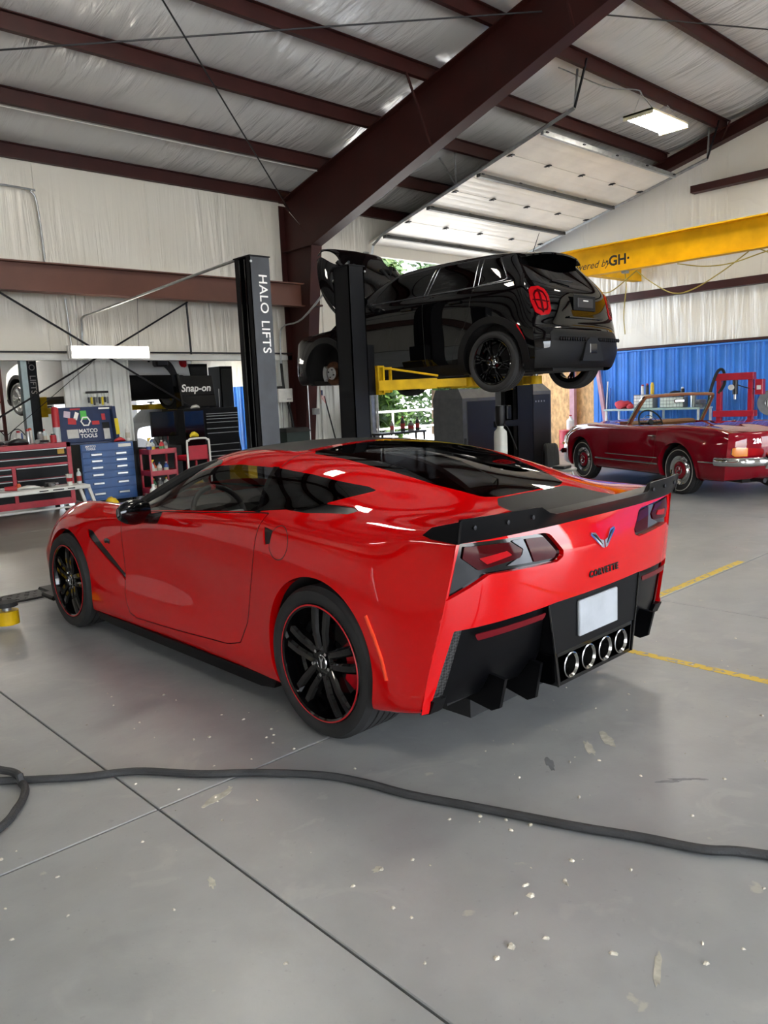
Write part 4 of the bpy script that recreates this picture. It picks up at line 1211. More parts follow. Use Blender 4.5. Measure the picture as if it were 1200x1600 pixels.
def hatchback(label, loc, rz, paint_m, hood_open=True, wheels=(1, 1, 1, 1), name='hatchback_car', detail=True, nres=(170, 90), scale=1.0):
    car = thing(name, label, 'car', loc, rz)
    if scale != 1.0: car.scale = (scale,) * 3
    cz = [.20, .30, .45, .62, .80, .95, 1.08, 1.22, 1.36, 1.42]
    cxv = [-1.74, -1.78, -1.80, -1.77, -1.74, -1.71, -1.65, -1.55, -1.43, -1.41]; cyv = [.78, .82, .845, .835, .82, .80, .75, .67, .57, .50]
    cf = lambda z: (float(np.interp(z, cz, cxv)), float(np.interp(z, cz, cyv)), z)
    X = [-1.75, -1.58, -1.28, -.9, -.45, 0, .4, .8, 1.05, 1.3, 1.6, 1.85, 2.0]
    r1 = [.78, .80, .81, .80, .795, .795, .795, .80, .805, .81, .80, .76, .66]
    r2 = [.82, .845, .86, .85, .842, .84, .842, .85, .86, .868, .855, .80, .70]
    r3 = [.845, .862, .868, .858, .848, .846, .848, .855, .862, .866, .85, .79, .68]
    r4 = [.83, .85, .860, .855, .850, .848, .848, .850, .852, .85, .83, .76, .64]
    r5 = [.81, .83, .838, .838, .836, .834, .832, .83, .825, .815, .78, .70, .58]
    z5 = [.96, .975, .985, .985, .98, .975, .965, .955, .945, .93, .90, .85, .78]
    r6 = [.765, .785, .79, .79, .79, .79, .788, .78, .76, .73, .68, .60, .48]
    z6 = [1.09, 1.095, 1.09, 1.08, 1.072, 1.065, 1.06, 1.05, 1.03, 1.005, .97, .91, .82]
    top = [
        [(-1.565, .685, 1.20), (-1.43, .57, 1.36), (-1.41, .47, 1.415), (-1.42, .25, 1.435), (-1.42, 0, 1.44)],
        [(-1.47, .71, 1.215), (-1.36, .61, 1.37), (-1.33, .49, 1.425), (-1.33, .26, 1.447), (-1.33, 0, 1.453)],
        [(-1.24, .725, 1.22), (-1.18, .633, 1.375), (-1.15, .50, 1.44), (-1.15, .26, 1.460), (-1.15, 0, 1.465)],
        [(-.9, .725, 1.22), (-.9, .635, 1.38), (-.9, .50, 1.448), (-.9, .26, 1.467), (-.9, 0, 1.473)],
        [(-.45, .722, 1.22), (-.45, .632, 1.38), (-.45, .50, 1.45), (-.45, .26, 1.47), (-.45, 0, 1.476)],
        [(0, .72, 1.215), (-.02, .63, 1.375), (-.02, .50, 1.44), (-.02, .26, 1.463), (-.02, 0, 1.468)],
        [(.38, .72, 1.20), (.27, .635, 1.345), (.24, .50, 1.41), (.25, .26, 1.433), (.26, 0, 1.44)],
        [(.72, .72, 1.13), (.62, .66, 1.22), (.58, .50, 1.28), (.60, .26, 1.31), (.62, 0, 1.32)],
        [(1.02, .70, 1.06), (1.0, .62, 1.075), (.98, .48, 1.09), (1.0, .25, 1.10), (1.0, 0, 1.105)],
        [(1.3, .66, 1.02), (1.3, .58, 1.035), (1.3, .45, 1.05), (1.3, .24, 1.06), (1.3, 0, 1.065)],
        [(1.6, .61, .985), (1.6, .53, 1.0), (1.6, .40, 1.01), (1.6, .22, 1.015), (1.6, 0, 1.02)],
        [(1.86, .53, .925), (1.87, .45, .935), (1.88, .35, .94), (1.9, .2, .945), (1.9, 0, .945)],
        [(2.01, .42, .83), (2.02, .36, .835), (2.03, .28, .84), (2.04, .15, .84), (2.04, 0, .84)]]
    P = []
    for j, x_ in enumerate(X):
        if j == 0: col = [(-1.70, .70, .19), cf(.22), cf(.38), cf(.58), cf(.78), cf(.96), cf(1.09)]
        else: col = [(x_, r1[j] - .1, .20), (x_, r1[j], .22), (x_, r2[j], .38), (x_, r3[j], .58), (x_, r4[j], .78), (x_, r5[j], z5[j]), (x_, r6[j], z6[j])]
        P.append(col + top[j])
    V, F = skin(P, *nres)
    bvh = BVHTree.FromPolygons([tuple(v) for v in V], [tuple(map(int, f)) for f in F])
    xx, yy, zz = (lambda M: M[0][:, 0]), (lambda M: M[0][:, 1]), (lambda M: M[0][:, 2])
    M = (V, F); walls = []; flares = []
    for c in ((-1.283, .325), (1.283, .325)):
        _, M, bd = cut(*M, np.maximum(sd_ell(xx(M), zz(M), c, .365, .375), .4 - yy(M)))
        FL, M, b2 = cut(*M, np.maximum(sd_ell(xx(M), zz(M), c, .445, .445), .4 - yy(M)))
        flares.append(join((np.asarray(FL[0]) + np.array([0, .012, 0]), FL[1]), border_wall([(tuple(np.add(a, (0, .012, 0))), tuple(np.add(b_, (0, .012, 0)))) for a, b_ in bd], (0, -.07, 0)), border_wall(b2, (0, .012, 0))))
    SILL, M, _ = cut(*M, np.maximum(zz(M) - .315, .5 - yy(M)))
    sv = lambda M, poly, yc=.42: np.maximum(sd_poly(xx(M), zz(M), poly), yc - yy(M))
    wins = [('quarter_glass', [(-1.08, 1.10), (-1.38, 1.118), (-1.44, 1.13), (-1.27, 1.375), (-1.06, 1.392)]),
            ('rear_door_glass', [(-1.02, 1.095), (-.38, 1.085), (-.46, 1.395), (-1.0, 1.392)]),
            ('front_door_glass', [(-.33, 1.083), (.52, 1.075), (.30, 1.29), (.18, 1.36), (-.41, 1.395)])]
    gl = []
    for nm, po in wins:
        G, M, _ = cut(*M, sv(M, po)); gl.append((nm, G))
    tvw = lambda M, poly, zc: np.maximum(sd_poly(xx(M), yy(M), poly), zc - zz(M))
    WS, M, _ = cut(*M, tvw(M, [(.94, -.1), (.93, .40), (.86, .56), (.70, .61), (.36, .56), (.30, -.1)], 1.10))
    if hood_open:
        _, M, _ = cut(*M, np.maximum(sd_poly(xx(M), zz(M), [(1.0, 1.3), (1.0, .96), (1.06, .90), (1.15, .84), (1.7, .80), (2.3, .60), (2.3, 1.3)]), -1 - yy(M)))
    # tail skin
    rows = [1.44, 1.38, 1.28, 1.16, 1.07, .98, .88, .78, .68, .62, .57, .46, .36, .27, .22]
    xc = [-1.42, -1.48, -1.57, -1.68, -1.76, -1.825, -1.85, -1.865, -1.875, -1.885, -1.93, -1.945, -1.94, -1.91, -1.87]
    Pf = []
    for zi, x0 in zip(rows, xc):
        if zi > 1.43: ln = [(-1.41, .47, 1.415), (-1.412, .44, 1.42), (-1.415, .38, 1.426), (-1.418, .30, 1.432), (-1.42, .2, 1.436), (-1.42, 0, 1.44)]
        else:
            xe, ye, _z = cf(zi)
            ln = [(xe + (x0 - xe) * (1 - q ** 3.2), ye * q, zi) for q in (1.0, .93, .8, .6, .35, 0)]
        Pf.append(ln)
    T = skin(Pf, 100, 70)
    rv = lambda M, po: sd_poly(yy(M), zz(M), po)
    RW, T, _ = cut(*T, rv(T, [(.58, 1.10), (.52, 1.30), (.46, 1.36), (-.1, 1.37), (-.1, 1.075), (.50, 1.08)]))
    TL, T, bt = cut(*T, rv(T, [(.80, .98), (.805, .86), (.78, .765), (.72, .735), (.62, .745), (.585, .79), (.585, .93), (.61, 1.0), (.66, 1.03), (.75, 1.02)]))
    LOW, T, _ = cut(*T, rv(T, [(.60, .60), (.66, .565), (.68, .42), (.90, .38), (.90, .1), (-.1, .1), (-.1, .60)]))
    panel('body_shell', join(both(*join(M, *walls)), both(*T), both(*border_wall(bt, (.02, 0, 0)))), paint_m, car, 45)
    panel('windscreen', both(*WS), 'glass_black', car)
    panel('rear_window', both(*RW), 'glass_black', car)
    panel('lower_bumper', both(*(np.asarray(LOW[0]) + np.array([-.004, 0, 0]), LOW[1])), 'flare_black', car)
    for s in (1, -1):
        f = (lambda m: m) if s > 0 else (lambda m: mir(*m))
        for nm, G in gl: panel(nm, f(G), 'glass_black', car)
        for FLR in flares: panel('arch_flare', f(FLR), 'flare_black', car)
        panel('sill_cladding', f((np.asarray(SILL[0]) + np.array([0, .004, 0]), SILL[1])), 'flare_black', car)
        tl = panel('tail_lamp', f((np.asarray(TL[0]) + np.array([-.008, 0, 0]), TL[1])), 'red_lens_bright', car, thick=.01)
        if detail and s > 0 or detail and s < 0:
            ins = [(.765, .95), (.77, .87), (.75, .80), (.70, .775), (.64, .785), (.62, .82), (.62, .92), (.645, .975), (.68, .995), (.73, .985)]
            R1, _, _ = cut(*(np.asarray(TL[0]) + np.array([-.013, 0, 0]), TL[1]), rv(TL, ins))
            hb = [(.79, .90), (.60, .88), (.60, .865), (.79, .885)]; vb = [(.705, 1.0), (.685, 1.0), (.685, .76), (.705, .76)]
            ring, _, _ = cut(*R1, -rv(R1, [(a * .82 + .695 * .18, b_ * .82 + .88 * .18) for a, b_ in ins]))
            panel('lamp_ring', f(ring), 'red_lens', tl, thick=.004)
            for q in (hb, vb):
                Q, _, _ = cut(*(np.asarray(TL[0]) + np.array([-.015, 0, 0]), TL[1]), rv(TL, q))
                panel('lamp_bar', f(Q), 'red_lens', tl, thick=.004)
        arch_liner(car, .372, -1.283, s * .50, s * .84, .325)
        arch_liner(car, .372, 1.283, s * .50, s * .84, .325)
        if detail:
            d = (0, -1, 0)
            if s > 0:
                for po in ([(-1.03, 1.08), (-1.0, .85), (-.94, .70), (-.82, .55), (-.74, .33)], [(-.345, 1.075), (-.36, .7), (-.37, .32)], [(.62, 1.06), (.66, .8), (.64, .5), (.60, .33)]):
                    strip_on('door_line', bvh, [(a, 2, b_) for a, b_ in dense(po, .04)], d, .005, .001, 'liner', car)
                strip_on('belt_trim', bvh, [(a, 2, 1.072 + (.6 - a) * .009 + max(0, -a - .9) * .02) for a in np.linspace(.60, -1.50, 50)], d, .014, .004, 'dark_chrome', car)
                for nm, po in wins:
                    strip_on('window_trim', bvh, [(a, 2, b_) for a, b_ in dense(po, .04, True)], d, .016, .003, 'dark_chrome', car, closed=True)
                for hx_ in (-.90, -.20):
                    strip_on('door_handle', bvh, [(hx_ + q * .02, 2, .955) for q in range(9)], d, .03, .022, paint_m, car)
                strip_on('side_reflector', bvh, [(-1.60 - q * .014, 2, .66 - q * .026) for q in range(7)], d, .018, .008, 'red_lens_bright', car)
            rg = []
            for q in range(9):
                t_ = q / 8; w_ = math.sin(PI * (.1 + .82 * t_)) ** .5
                rg.append([(.50 + (.08 if math.cos(a) > 0 else .045) * w_ * math.cos(a), s * (.86 + .20 * t_), 1.115 + .075 * w_ * math.sin(a)) for a in np.linspace(0, 2 * PI, 14, endpoint=False)])
            mr = MB().loft(rg).build('door_mirror', paint_m, car, 60)
            MB().tube([(.52, s * .78, 1.06), (.51, s * .90, 1.075)], .025, 8).build('mirror_stalk', 'black_plastic', mr)
    # roof spoiler with its brake light, aerial, plate, underbody
    sp = []
    for q in np.linspace(-.54, .54, 21):
        e = abs(q) / .54; dx = .09 * e ** 3
        sp.append([(-1.30, q, 1.458 - .045 * e ** 2), (-1.44, q, 1.450 - .05 * e ** 2), (-1.60 + dx, q, 1.425 - .05 * e ** 2), (-1.605 + dx, q, 1.405 - .05 * e ** 2), (-1.46, q, 1.405 - .05 * e ** 2), (-1.36, q, 1.41 - .05 * e ** 2)])
    so = MB().loft(sp).build('roof_spoiler', paint_m, car, 40)
    if detail:
        MB().tube([(-1.22, 0, 1.46), (-1.25, 0, 1.50), (-1.33, 0, 1.68)], [.012, .005, .003], 6).build('aerial', 'black_plastic', car)
        MB().box(-1.872, -1.862, -.22, .22, .80, .96, .02).build('plate_recess', 'flare_black', car)
        MB().box(-1.882, -1.872, -.155, .155, .83, .925, .004).build('number_plate', mat('dealer_plate', '1d1d20', .4), car)
        MB().box(-1.8835, -1.8822, -.05, .05, .895, .905).build('plate_print', 'letter_white', car)
        MB().loft([[(-1.875, q, .735), (-1.895, q, .73), (-1.895, q, .72), (-1.875, q, .715)] for q in np.linspace(-.34, .34, 6)]).build('handle_strip', 'black_gloss', car)
        MB().prism([(-.22, .28), (-.14, .47), (-.06, .52), (.06, .52), (.14, .47), (.22, .28)], -1.968, -1.93, 'x').build('diffuser_insert', mat('diffuser_grey', '0e0f10', .5, spec=.25), car)
        MB().box(-1.975, -1.965, -.07, .07, .36, .46, .01).build('fog_lamp', 'black_gloss', car)
        for k in range(12):
            for s in (1, -1):
                if k > 0:
                    MB().prism([(s * (.10 + k * .045) - .014, .50), (s * (.10 + k * .045), .52), (s * (.10 + k * .045) + .014, .50), (s * (.10 + k * .045), .48)], -1.966 + .0016 * k, -1.93, 'x').build('bumper_lozenge', 'flare_black', car, None)
        MB().tube([(-1.735, .42, 1.105), (-1.775, .08, 1.10)], .008, 6).build('wiper', 'black_plastic', car)
    ub = MB().box(-1.80, 1.95, -.52, .52, .19, .30).box(-.85, .85, -.78, .78, .19, .26).box(-1.3, -.9, -.5, .5, .22, .5)
    ub.build('underbody', 'liner', car, None)
    MB().box(-1.5, 1.0, -.70, .70, .30, .8).build('cabin_tub', 'cabin_dark', car, None)
    for s in (1, -1):
        st = empty('seat', (0, 0, 0), 0, car)
        MB().box(-.35, .15, s * .36 - .23, s * .36 + .23, .75, .9, .06).build('cushion', 'cabin_dark', st)
        MB().box(-.50, -.36, s * .36 - .22, s * .36 + .22, .85, 1.32, .06).build('backrest', 'cabin_dark', st)
    for s in (1, -1):
        MB().tube([(-1.283, s * .2, .28), (-1.283, s * .62, .31)], .03, 8).build('axle_arm', 'dark_steel', car)
        MB().tube([(-.95, s * .5, .30), (-1.25, s * .55, .26)], .025, 8).build('trailing_arm', 'dark_steel', car)
        MB().tube([(-1.35, s * .56, .30), (-1.40, s * .54, .62)], .035, 10).build('damper', 'dark_steel', car)
    k = 0
    for ax in (-1.283, 1.283):
        for s in (1, -1):
            if wheels[k]:
                wheel(car, (ax, s * .755, .312), s, .312, .236, .205, 'multi', spokes=6, spin=RAD(10), dish=.028, rim='black_gloss' if detail else 'alu')
            else:                                       # bare hub: disc, caliper, hub face with studs
                h = empty('bare_hub', (ax, s * .70, .325), 0 if s > 0 else PI, car)
                MB().lathe([(.148, -.012), (.148, .012), (.085, .012), (.085, .045), (.03, .045), (.03, -.012)], axis='y', n=40, closed=True).build('brake_disc', 'rust_disc', h, 30)
                MB().lathe([(.078, .044), (.078, .05), (.036, .052), (.034, .06), (0, .06)], axis='y', n=30).build('hub_face', 'alu', h, 30)
                cal = []
                for q in range(7):
                    a = RAD(-35) + RAD(70) * q / 6
                    cal.append([(math.cos(a) * r, y0, math.sin(a) * r) for r, y0 in ((.095, .05), (.165, .05), (.17, -.06), (.10, -.06))])
                MB().loft(cal).build('brake_caliper', 'alu', h, 40)
                for q in range(4):
                    a = q * PI / 2 + .4
                    MB().cyl((.05 * math.cos(a), .045, .05 * math.sin(a)), (.05 * math.cos(a), .066, .05 * math.sin(a)), .008, n=8).build('stud_hole', 'dark_steel', h)
            k += 1
    if hood_open:
        # raised clamshell bonnet: built closed, then swung about its rear edge
        hp = []
        for s_, (xr, zc_, ye, ze) in enumerate(((1.0, 1.105, .74, .93), (1.15, 1.09, .77, .87), (1.35, 1.06, .79, .83), (1.55, 1.03, .77, .82), (1.75, .985, .71, .81), (1.90, .935, .62, .77), (2.0, .86, .53, .71), (2.04, .76, .47, .66))):
            hp.append([(xr - .04 * (s_ > 4), ye, ze), (xr, ye * .985, ze + .06), (xr, ye * .90, ze + (zc_ - ze) * .72), (xr, ye * .70, ze + (zc_ - ze) * .90), (xr, ye * .4, zc_ - .01), (xr, 0, zc_)])
        HV = skin(hp, 60, 50)
        holes = np.hypot((HV[0][:, 0] - 1.83) / .135, (HV[0][:, 1] - .53) / .115) - 1
        _, HV, hb = cut(*HV, holes * .1)
        hood = empty('bonnet', (1.0, 0, 1.06), 0, car); hood.rotation_euler = (0, RAD(-70), 0)
        shift = lambda m: (np.asarray(m[0]) - np.array([1.0, 0, 1.06]), m[1])
        panel('bonnet_skin', shift(both(*HV)), paint_m, hood, 45, thick=.012)
        panel('lamp_rim', shift(both(*border_wall(hb, (0, 0, -.03)))), 'black_plastic', hood)
        fr = MB()
        for a, b_ in (((.2, .55, -.05), (.7, .25, -.06)), ((.2, -.55, -.05), (.7, -.25, -.06)), ((.2, .1, -.03), (.75, .5, -.10)), ((.2, -.1, -.03), (.75, -.5, -.10))):
            fr.tube([a, b_], .03, 6)
        fr.tube([(.12, -.6, -.06), (.12, .6, -.06)], .03, 6)
        fr.build('bonnet_frame', 'flare_black', hood)
        # engine bay
        eb = MB().box(.95, 1.9, -.55, .55, .3, .72)
        eb.build('engine_bay', 'liner', car, None)
        MB().box(1.15, 1.6, -.35, .3, .7, .86, .05).build('engine_cover', 'black_plastic', car)
        MB().box(1.55, 1.8, .32, .55, .7, .84, .03).build('battery_box', 'dark_steel', car)
        MB().tube(smooth_path([(1.2, .45, .78), (1.4, .55, .86), (1.65, .42, .82), (1.7, .2, .78)], 6), .02, 8).build('bay_hose', 'rubber', car)
        for s in (1, -1):
            MB().tube([(1.05, s * .3, .95), (1.28, s * .35, 1.5)], .008, 6).build('bonnet_strut', 'alu', car)
    return car
mat('dark_chrome', '55585c', 0.2, 0.9)
hatchback('black hatchback with its bonnet up, raised on the two-post lift', (7.226, 6.522, 1.473), RAD(92.86), 'black_paint', True, (1, 1, 0, 1))

def roadster():
    car = thing('convertible_car', 'dark red open-top classic roadster parked in front of the blue wall', 'car', (11.318, 5.673, 0), RAD(64.13))
    cz = [.24, .36, .48, .60, .72, .80, .84]; cxv = [-1.98, -2.03, -2.06, -2.08, -2.08, -2.07, -2.05]; cyv = [.76, .795, .81, .81, .80, .785, .765]
    cf = lambda z: (float(np.interp(z, cz, cxv)), float(np.interp(z, cz, cyv)), z)
    X = [-2.05, -1.8, -1.5, -1.2, -.85, -.5, -.1, .3, .7, 1.0, 1.2, 1.5, 1.75, 1.95]
    r1 = [.76, .80, .815, .82, .82, .82, .82, .82, .82, .82, .82, .815, .79, .72]
    r2 = [.795, .84, .862, .868, .862, .858, .856, .856, .858, .862, .864, .852, .82, .74]
    r3 = [.81, .85, .872, .88, .874, .868, .866, .866, .868, .872, .874, .86, .825, .74]
    r4 = [.80, .845, .865, .873, .87, .866, .864, .863, .864, .866, .866, .85, .81, .72]
    r5 = [.785, .82, .838, .848, .85, .85, .848, .846, .844, .84, .835, .815, .77, .68]
    z5 = [.79, .825, .85, .86, .855, .845, .84, .838, .842, .846, .845, .83, .79, .72]
    r6 = [.765, .77, .78, .785, .79, .795, .795, .79, .785, .775, .765, .74, .69, .60]
    z6 = [.84, .882, .905, .915, .908, .895, .888, .885, .89, .892, .89, .872, .83, .755]
    top = []
    cen = [.855, .895, .925, .94, .945, .93, .92, .92, .945, .945, .935, .905, .86, .78]
    for j, x_ in enumerate(X):
        if j == 0: top.append([(-2.10, .62, .845), (-2.15, .42, .85), (-2.18, .2, .852), (-2.19, 0, .853)])
        else: top.append([(x_, .62 if x_ < 1.9 else .48, z6[j] + (cen[j] - z6[j]) * .45), (x_, .42 if x_ < 1.9 else .33, z6[j] + (cen[j] - z6[j]) * .8), (x_, .2, cen[j] - .003), (x_, 0, cen[j])])
    P = []
    for j, x_ in enumerate(X):
        if j == 0: col = [(-1.95, .68, .23), cf(.25), cf(.38), cf(.53), cf(.68), cf(.79), cf(.84)]
        else: col = [(x_, r1[j] - .1, .22), (x_, r1[j], .25), (x_, r2[j], .38), (x_, r3[j], .53), (x_, r4[j], .68), (x_, r5[j], z5[j] - .04), (x_, r6[j], z6[j])]
        P.append(col + top[j])
    V, F = skin(P, 190, 90)
    bvh = BVHTree.FromPolygons([tuple(v) for v in V], [tuple(map(int, f)) for f in F])
    xx, yy, zz = (lambda M: M[0][:, 0]), (lambda M: M[0][:, 1]), (lambda M: M[0][:, 2])
    M = (V, F); W = []
    for c in ((-1.2, .335), (1.2, .335)):
        _, M, bd = cut(*M, np.maximum(sd_ell(xx(M), zz(M), c, .375, .365), .4 - yy(M)))
        # rolled eyebrow lip round the arch
        lip = [(tuple(np.add(a, (0, 0, 0))), b_) for a, b_ in bd]
        W += [border_wall(bd, lambda p: (0, .016, 0)), border_wall([(tuple(np.add(a, (0, .016, 0))), tuple(np.add(b_, (0, .016, 0)))) for a, b_ in bd], lambda p, c=c: ((p[0] - c[0]) * .10, -.004, (p[2] - c[1]) * .10)), border_wall(bd, (0, -.05, 0))]
    hole = [(.50, -.1), (.50, .48), (.40, .60), (-.70, .63), (-.85, .58), (-.92, .40), (-.94, -.1)]
    _, M, bh = cut(*M, np.maximum(sd_poly(xx(M), yy(M), hole), .80 - zz(M)))
    W.append(border_wall(bh, (0, 0, -.06)))
    door = [(.42, .82), (.42, .45), (.36, .35), (-.60, .35), (-.70, .45), (-.76, .84), (-.66, .95), (.40, .95)]
    sd = lambda M: np.maximum(sd_poly(xx(M), zz(M), door), .66 - yy(M))
    DR, M, _ = cut(*M, sd(M)); DR, SEAM, _ = cut(*DR, sd(DR) + .004)
    rows = [.853, .82, .76, .70, .62, .54, .46, .38, .30, .25]
    xc = [-2.19, -2.225, -2.24, -2.245, -2.245, -2.24, -2.225, -2.20, -2.14, -2.06]
    Pf = []
    for zi, x0 in zip(rows, xc):
        if zi > .85: Pf.append([(-2.052, .765, .84), (-2.07, .71, .842), (-2.10, .62, .845), (-2.15, .42, .85), (-2.18, .2, .852), (-2.19, 0, .853)]); continue
        xe, ye, _z = cf(zi); Pf.append([(xe + (x0 - xe) * (1 - q ** 3), ye * q, zi) for q in (1.0, .93, .8, .55, .28, 0)])
    T = skin(Pf, 60, 50)
    tb = BVHTree.FromPolygons([tuple(v) for v in T[0]], [tuple(map(int, f)) for f in T[1]])
    rv = lambda M, po: sd_poly(yy(M), zz(M), po)
    TL, T, bt = cut(*T, rv(T, [(.77, .66), (.775, .58), (.74, .555), (.42, .56), (.40, .60), (.42, .645), (.72, .67)]))
    AM, RD, _ = cut(*TL, rv(TL, [(.80, .70), (.80, .50), (.60, .50), (.60, .70)]))
    panel('body_shell', join(both(*join(M, *W)), both(*T)), 'maroon_paint', car, 42)
    for s in (1, -1):
        f = (lambda m: m) if s > 0 else (lambda m: mir(*m))
        panel('door', f(DR), 'maroon_paint', car); panel('door_shut_line', f((np.asarray(SEAM[0]) + np.array([0, -.006, 0]), SEAM[1])), 'liner', car)
        lamp = empty('tail_lamp', (0, 0, 0), 0, car)
        panel('amber_lens', f((np.asarray(AM[0]) + np.array([-.02, 0, 0]), AM[1])), 'amber_lens', lamp, thick=.02)
        panel('red_lens', f((np.asarray(RD[0]) + np.array([-.02, 0, 0]), RD[1])), 'red_lens_bright', lamp, thick=.02)
        panel('bezel', f(border_wall(bt, (-.026, 0, 0))), 'chrome', lamp)
        # bumper quarter with its overrider
        rg = []
        for q in np.linspace(0, 1, 16):
            a = q * PI / 2 * .96
            px_ = -2.30 + .40 * (1 - math.cos(a)) ** 1.1; py = s * (.36 + .50 * math.sin(a) ** .9)
            nrm = Vector((-math.cos(a), s * math.sin(a), 0))
            rg.append([Vector((px_, py, .49)) + nrm * .035 * math.cos(b_) * (1 if math.cos(b_) > 0 else .3) + Vector((0, 0, .055 * math.sin(b_))) for b_ in np.linspace(0, 2 * PI, 12, endpoint=False)])
        bp = MB().loft(rg).build('bumper_quarter', 'chrome', car, 50)
        MB().loft([[(-2.33 + dx_, s * .40 + dy_, z_) for dx_, dy_ in ((-.03, -.02), (-.03, .02), (.03, .025), (.03, -.025))] for z_, _ in ((.40, 0), (.44, 0), (.55, 0), (.60, 0))]).build('overrider', 'chrome', bp, 40)
        MB().loft([[(1.98 + dx_, s * .55 + dy_, .44 + dz) for dx_, dy_, dz in ((.0, 0, -.04), (.03, 0, 0), (0, 0, .04))] for _ in (0,)] + [[(1.80, s * .86, .40), (1.83, s * .88, .44), (1.80, s * .86, .48)]]).build('front_bumper', 'chrome', car, 40)
        arch_liner(car, .38, -1.2, s * .52, s * .82, .335)
        arch_liner(car, .38, 1.2, s * .52, s * .82, .335)
        for ax in (-1.2, 1.2):
            wheel(car, (ax, s * .735, .325), s, .325, .205, .185, 'hub', rim='maroon_paint')
        strip_x = [(a, 2, .385) for a in np.linspace(.78, -.80, 30)]
        if s > 0:
            strip_on('sill_trim', bvh, strip_x, (0, -1, 0), .022, .008, 'chrome', car)
            strip_on('side_trim', bvh, [(a, 2, .47) for a in np.linspace(.50, -.78, 30)], (0, -1, 0), .012, .005, 'chrome', car)
            strip_on('side_trim', bvh, [(a, 2, .47) for a in np.linspace(-1.62, -2.02, 12)], (0, -1, 0), .014, .006, 'chrome', car)
            strip_on('fender_line', bvh, [(a, 2, .765) for a in np.linspace(.44, -.1, 12)], (0, -1, 0), .03, .001, 'maroon_paint', car)
            hp = surf_curve(bvh, [(-.60, 2, .77), (-.72, 2, .77)], (0, -1, 0), lift=.02)
            MB().tube([hp[0][0], hp[1][0]], .010, 8).build('door_handle', 'chrome', car)
            MB().cyl(hp[1][0] - Vector((0, .02, 0)), hp[1][0] + Vector((0, .014, 0)), .016, n=12).build('door_lock', 'chrome', car)
            MB().lathe([(0, 0), (.022, .004), (.03, .02), (.025, .03)], (1.72, .855, .57), 'y', 12).build('side_lamp', 'amber_lens', car)
    # windscreen: chrome frame lined in tan, mirror, steering wheel, tan cockpit
    fr = [(.22, .66, .86), (.14, .65, .98), (-.09, .615, 1.265), (-.125, .55, 1.305), (-.145, .3, 1.318), (-.15, 0, 1.322)]
    frame_ = fr + [(a, -b_, c_) for a, b_, c_ in fr[-2::-1]]
    fp = smooth_path(frame_, 4)
    MB().tube(fp, .024, 8, up=(1, 0, 0)).build('windscreen_frame', 'chrome', car)
    MB().tube([(a - .028, b_ * .985, c_ - .004) for a, b_, c_ in fp], .021, 8, up=(1, 0, 0)).build('frame_lining', 'tan_trim', car)
    gv = [(p[0], p[1] * .99, p[2]) for p in frame_]
    n_ = len(gv); mid = n_ // 2
    mobj('windscreen', gv, [(k, n_ - 1 - k, n_ - 2 - k, k + 1) for k in range(mid - 1)] + [(mid - 1, mid + 1, mid)], 'glass_clear', car, 60)
    MB().box(-.14, -.11, -.09, .09, 1.20, 1.25, .012).build('rear_mirror', 'chrome', car)
    MB().loft([[(.48, q, .86), (.50, q, .935), (.30, q, .935), (.24, q, .90), (.28, q, .78)] for q in np.linspace(-.60, .60, 7)]).build('dashboard', 'tan_trim', car, 40)
    sw = empty('steering_wheel', (.10, .33, .92), 0, car); sw.rotation_euler = (0, RAD(-62), 0)
    MB().tube([(.20 * math.cos(a), .20 * math.sin(a), 0) for a in np.linspace(0, 2 * PI, 36, endpoint=False)], .012, 8, closed=True).build('wheel_rim', 'black_plastic', sw)
    MB().tube([(.12 * math.cos(a), .12 * math.sin(a), -.01) for a in np.linspace(0, 2 * PI, 30, endpoint=False)], .005, 6, closed=True).build('horn_ring', 'chrome', sw)
    for a in (RAD(90), RAD(270)):
        MB().tube([(.03 * math.cos(a), .03 * math.sin(a), -.02), (.195 * math.cos(a), .195 * math.sin(a), 0)], .014, 6).build('wheel_arm', 'black_plastic', sw)
    MB().lathe([(0, .02), (.045, .015), (.05, -.02)], n=16).build('horn_pad', 'black_plastic', sw)
    MB().box(-.95, .5, -.62, .62, .28, .34).build('cabin_floor', 'cabin_dark', car)
    MB().box(-1.0, .5, -.66, -.63, .3, .84).build('inner_panel', 'tan_trim', car)
    MB().box(-1.0, .5, .63, .66, .3, .84).build('inner_panel', 'tan_trim', car)
    for s in (1, -1):
        st = empty('seat', (0, 0, 0), 0, car)
        MB().box(-.62, -.1, s * .32 - .24, s * .32 + .24, .34, .55, .06).build('cushion', 'tan_trim', st)
        MB().box(-.76, -.62, s * .32 - .23, s * .32 + .23, .45, .88, .06).build('backrest', 'tan_trim', st)
    MB().box(-.93, -.78, -.6, .6, .84, .90, .03).build('hood_well_trim', 'tan_trim', car)
    MB().box(-2.0, 1.9, -.50, .50, .20, .34).build('underbody', 'liner', car)
    MB().tube([(-1.6, .35, .24), (-2.22, .35, .24)], .028, 10).build('tail_pipe', 'dark_steel', car)
    # nose, boot seam, script
    nose = []
    for q in (1.0, .88, .65, .35, 0):
        nose.append([(1.95 + bul * (1 - q ** 2.2), ye * q, z_) for z_, bul, ye in ((.77, .04, .62), (.70, .09, .70), (.58, .12, .735), (.44, .12, .735), (.30, .07, .71), (.24, .0, .65))])
    panel('nose_panel', both(*skin(nose, 24, 24, mirror=False)), 'maroon_paint', car)
    strip_on('boot_line', bvh, [(a, .60 + .05 * (a + 1.6), 3) for a in np.linspace(-1.15, -2.05, 20)], (0, 0, -1), .005, .001, 'liner', car)
    hx = surf_curve(tb, [(-4, .46, .735)], (1, 0, 0))[0][0].x
